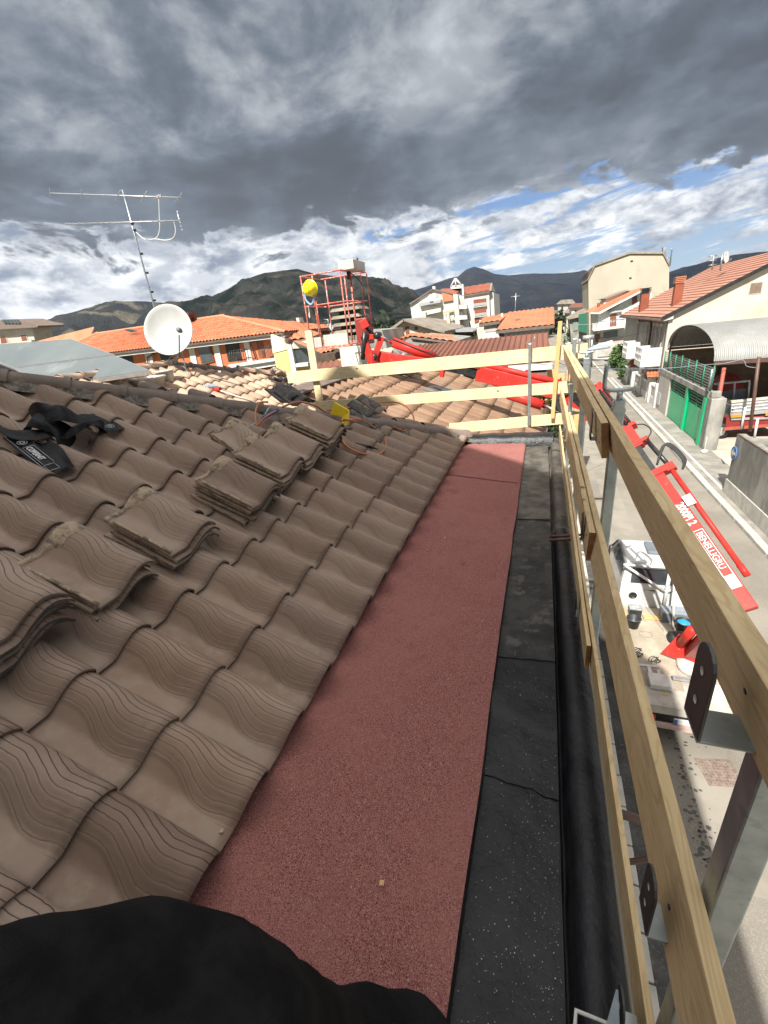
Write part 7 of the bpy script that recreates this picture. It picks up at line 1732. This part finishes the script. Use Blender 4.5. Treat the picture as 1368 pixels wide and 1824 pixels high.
for (u0, u1, Y, v) in [(885, 1000, 170, 566), (1000, 1050, 230, 551)]:
    for u in range(u0, u1, 11):
        c_ = P(u+rs.uniform(-4, 4), v, Y=Y+rs.uniform(-10, 10)); h_ = rs.uniform(4.5, 7.5)
        bush('town_tree', (c_.x, c_.y, G), 3.0, 3.0, h_, 320, f'dark tree, {NTH[ct]} in the row at the far street end', 'tree', 'foliage_far', leaf=.9, seed=int(u), grp='dark trees at the street end'); ct += 1
for (u, v, Y, lb) in [(600, 590, 120, 'dark tree behind the basket at the mountain foot'), (690, 582, 110, 'bright leafy tree left of the cream gable house')]:
    c_ = P(u, v, Y=Y); bush('town_tree', (c_.x, c_.y, G), 4, 4, 8.5 if u > 650 else 6.5, 700, lb, 'tree', 'foliage_far', leaf=.8, seed=int(u))
# scooter and cars far along the street
for (x, y, m_, lb) in [(6.2, 75, 'black_metal', 'dark car parked far along the right kerb'), (5.9, 118, 'alu', 'silver car parked near the street end'), (2.9, 98, 'grey_plastic', 'grey car on the left side of the far street')]:
    e_ = empty('parked_car', (x, y, G)); tag(e_, lb, 'car', 'cars parked along the street')
    mb = MB(); pr = [(-2.1, .3), (-2.1, .75), (-1.9, .95), (-1.3, 1.0), (-.8, 1.42), (.7, 1.45), (1.3, .98), (2.0, .85), (2.1, .6), (2.1, .3)]
    mb.prism([(x-.85, y+a, G+b) for a, b in pr], (1.7, 0, 0)); build('body', mb, m_, e_, bevel=.08)
    for xx in (x-.86, x+.70):
        for yy in (y-1.35, y+1.3): mb = MB(); mb.lathe((xx, yy, G+.32), [(0, 0), (.32, 0), (.32, .16), (0, .16)], 16, (1, 0, 0)); build('wheel', mb, 'rubber', e_)
    mb = MB(); mb.box((x-.7, y-1.14, G+1.0), (x+.7, y-1.02, G+1.3)); build('rear_window', mb, 'glass', e_)

# ------------------------------------------------------------------ mountains
def hills(name, sil, D, base, m_, seed, depth=.45, rough=.06, n=220):
    pts = []
    for (u, v) in sil:
        d = ray(u, v); pts.append((math.atan2(d.x, d.y), d.z/math.hypot(d.x, d.y)))
    pts.sort(); mb = MB(); vs = []; nd = 60
    for i in range(n+1):
        a = pts[0][0]+(pts[-1][0]-pts[0][0])*i/n
        for k in range(len(pts)-1):
            if pts[k][0] <= a <= pts[k+1][0]+1e-9:
                f = (a-pts[k][0])/(pts[k+1][0]-pts[k][0]+1e-9); f2 = f; h = pts[k][1]*(1-f2)+pts[k+1][1]*f2; break
        for j in range(nd+1):
            t = j/nd
            if t <= .8: r_ = D*(1-depth*(1-t/.8)); s = (t/.8); hh = s**1.15
            else: r_ = D*(1+.35*(t-.8)/.2); hh = 1-(t-.8)/.2*1.0
            H = h*D; x = math.sin(a)*r_; y = math.cos(a)*r_
            p = Vector((x, y, 0))/D*9
            rg = noise.fractal(p+Vector((seed, 0, 0)), 0.9, 2.1, 7)*rough
            ridg = (1-abs(noise.noise(p*1.7+Vector((0, seed, 0)))*2))*rough*.9
            env = math.sin(math.pi*min(1, t/.8))**.7 if t < .8 else .0
            z = G-2+(H-G+2)*hh+D*(rg+ridg-.03*rough)*env*.55+D*rg*.10*(hh if t <= .8 else hh)
            vs.append((x, y, z))
    mb.add(vs, [(i*(nd+1)+j, i*(nd+1)+j+1, (i+1)*(nd+1)+j+1, (i+1)*(nd+1)+j) for i in range(n) for j in range(nd)], True)
    struct(name, mb, m_)
hills('hills', [(-120, 640), (-40, 625), (20, 612), (60, 590), (100, 563), (150, 548), (190, 542), (250, 541), (300, 545), (340, 550), (420, 558), (520, 580)], 3200, 0, 'hill_left', 3, rough=.030)
hills('hills', [(230, 600), (290, 552), (330, 545), (360, 535), (400, 515), (440, 497), (470, 486), (500, 482), (530, 478), (560, 488), (600, 492), (640, 490), (680, 502), (740, 527), (800, 560), (850, 590)], 1700, 0, 'hill_near', 11, rough=.035)
hills('hills', [(600, 560), (660, 540), (720, 520), (760, 510), (800, 495), (815, 492), (830, 480), (845, 475), (862, 480), (880, 488), (905, 490), (940, 488), (990, 487), (1040, 488), (1090, 490), (1180, 489), (1260, 492), (1420, 500)], 5200, 0, 'hill_far', 23, rough=.018)
hills('hills', [(1080, 520), (1140, 498), (1190, 485), (1230, 475), (1280, 460), (1340, 452), (1368, 450), (1460, 452)], 3600, 0, 'hill_far', 31, rough=.018)

# ------------------------------------------------------------------ haze
mb = MB(); mb.box((-8000, -420, G-2.5), (8000, 9500, 1400))
hz = build('haze', mb, 'dark'); hz['kind'] = 'stuff'
m = bpy.data.materials.new('haze'); m.use_nodes = True; n_ = m.node_tree; n_.nodes.clear()
pv_ = n_.nodes.new('ShaderNodeVolumePrincipled'); pv_.inputs['Color'].default_value = (.72, .82, 1., 1); pv_.inputs['Density'].default_value = .00005
pv_.inputs['Anisotropy'].default_value = .3
ou = n_.nodes.new('ShaderNodeOutputMaterial'); n_.links.new(pv_.outputs[0], ou.inputs['Volume']); hz.data.materials.clear(); hz.data.materials.append(m)
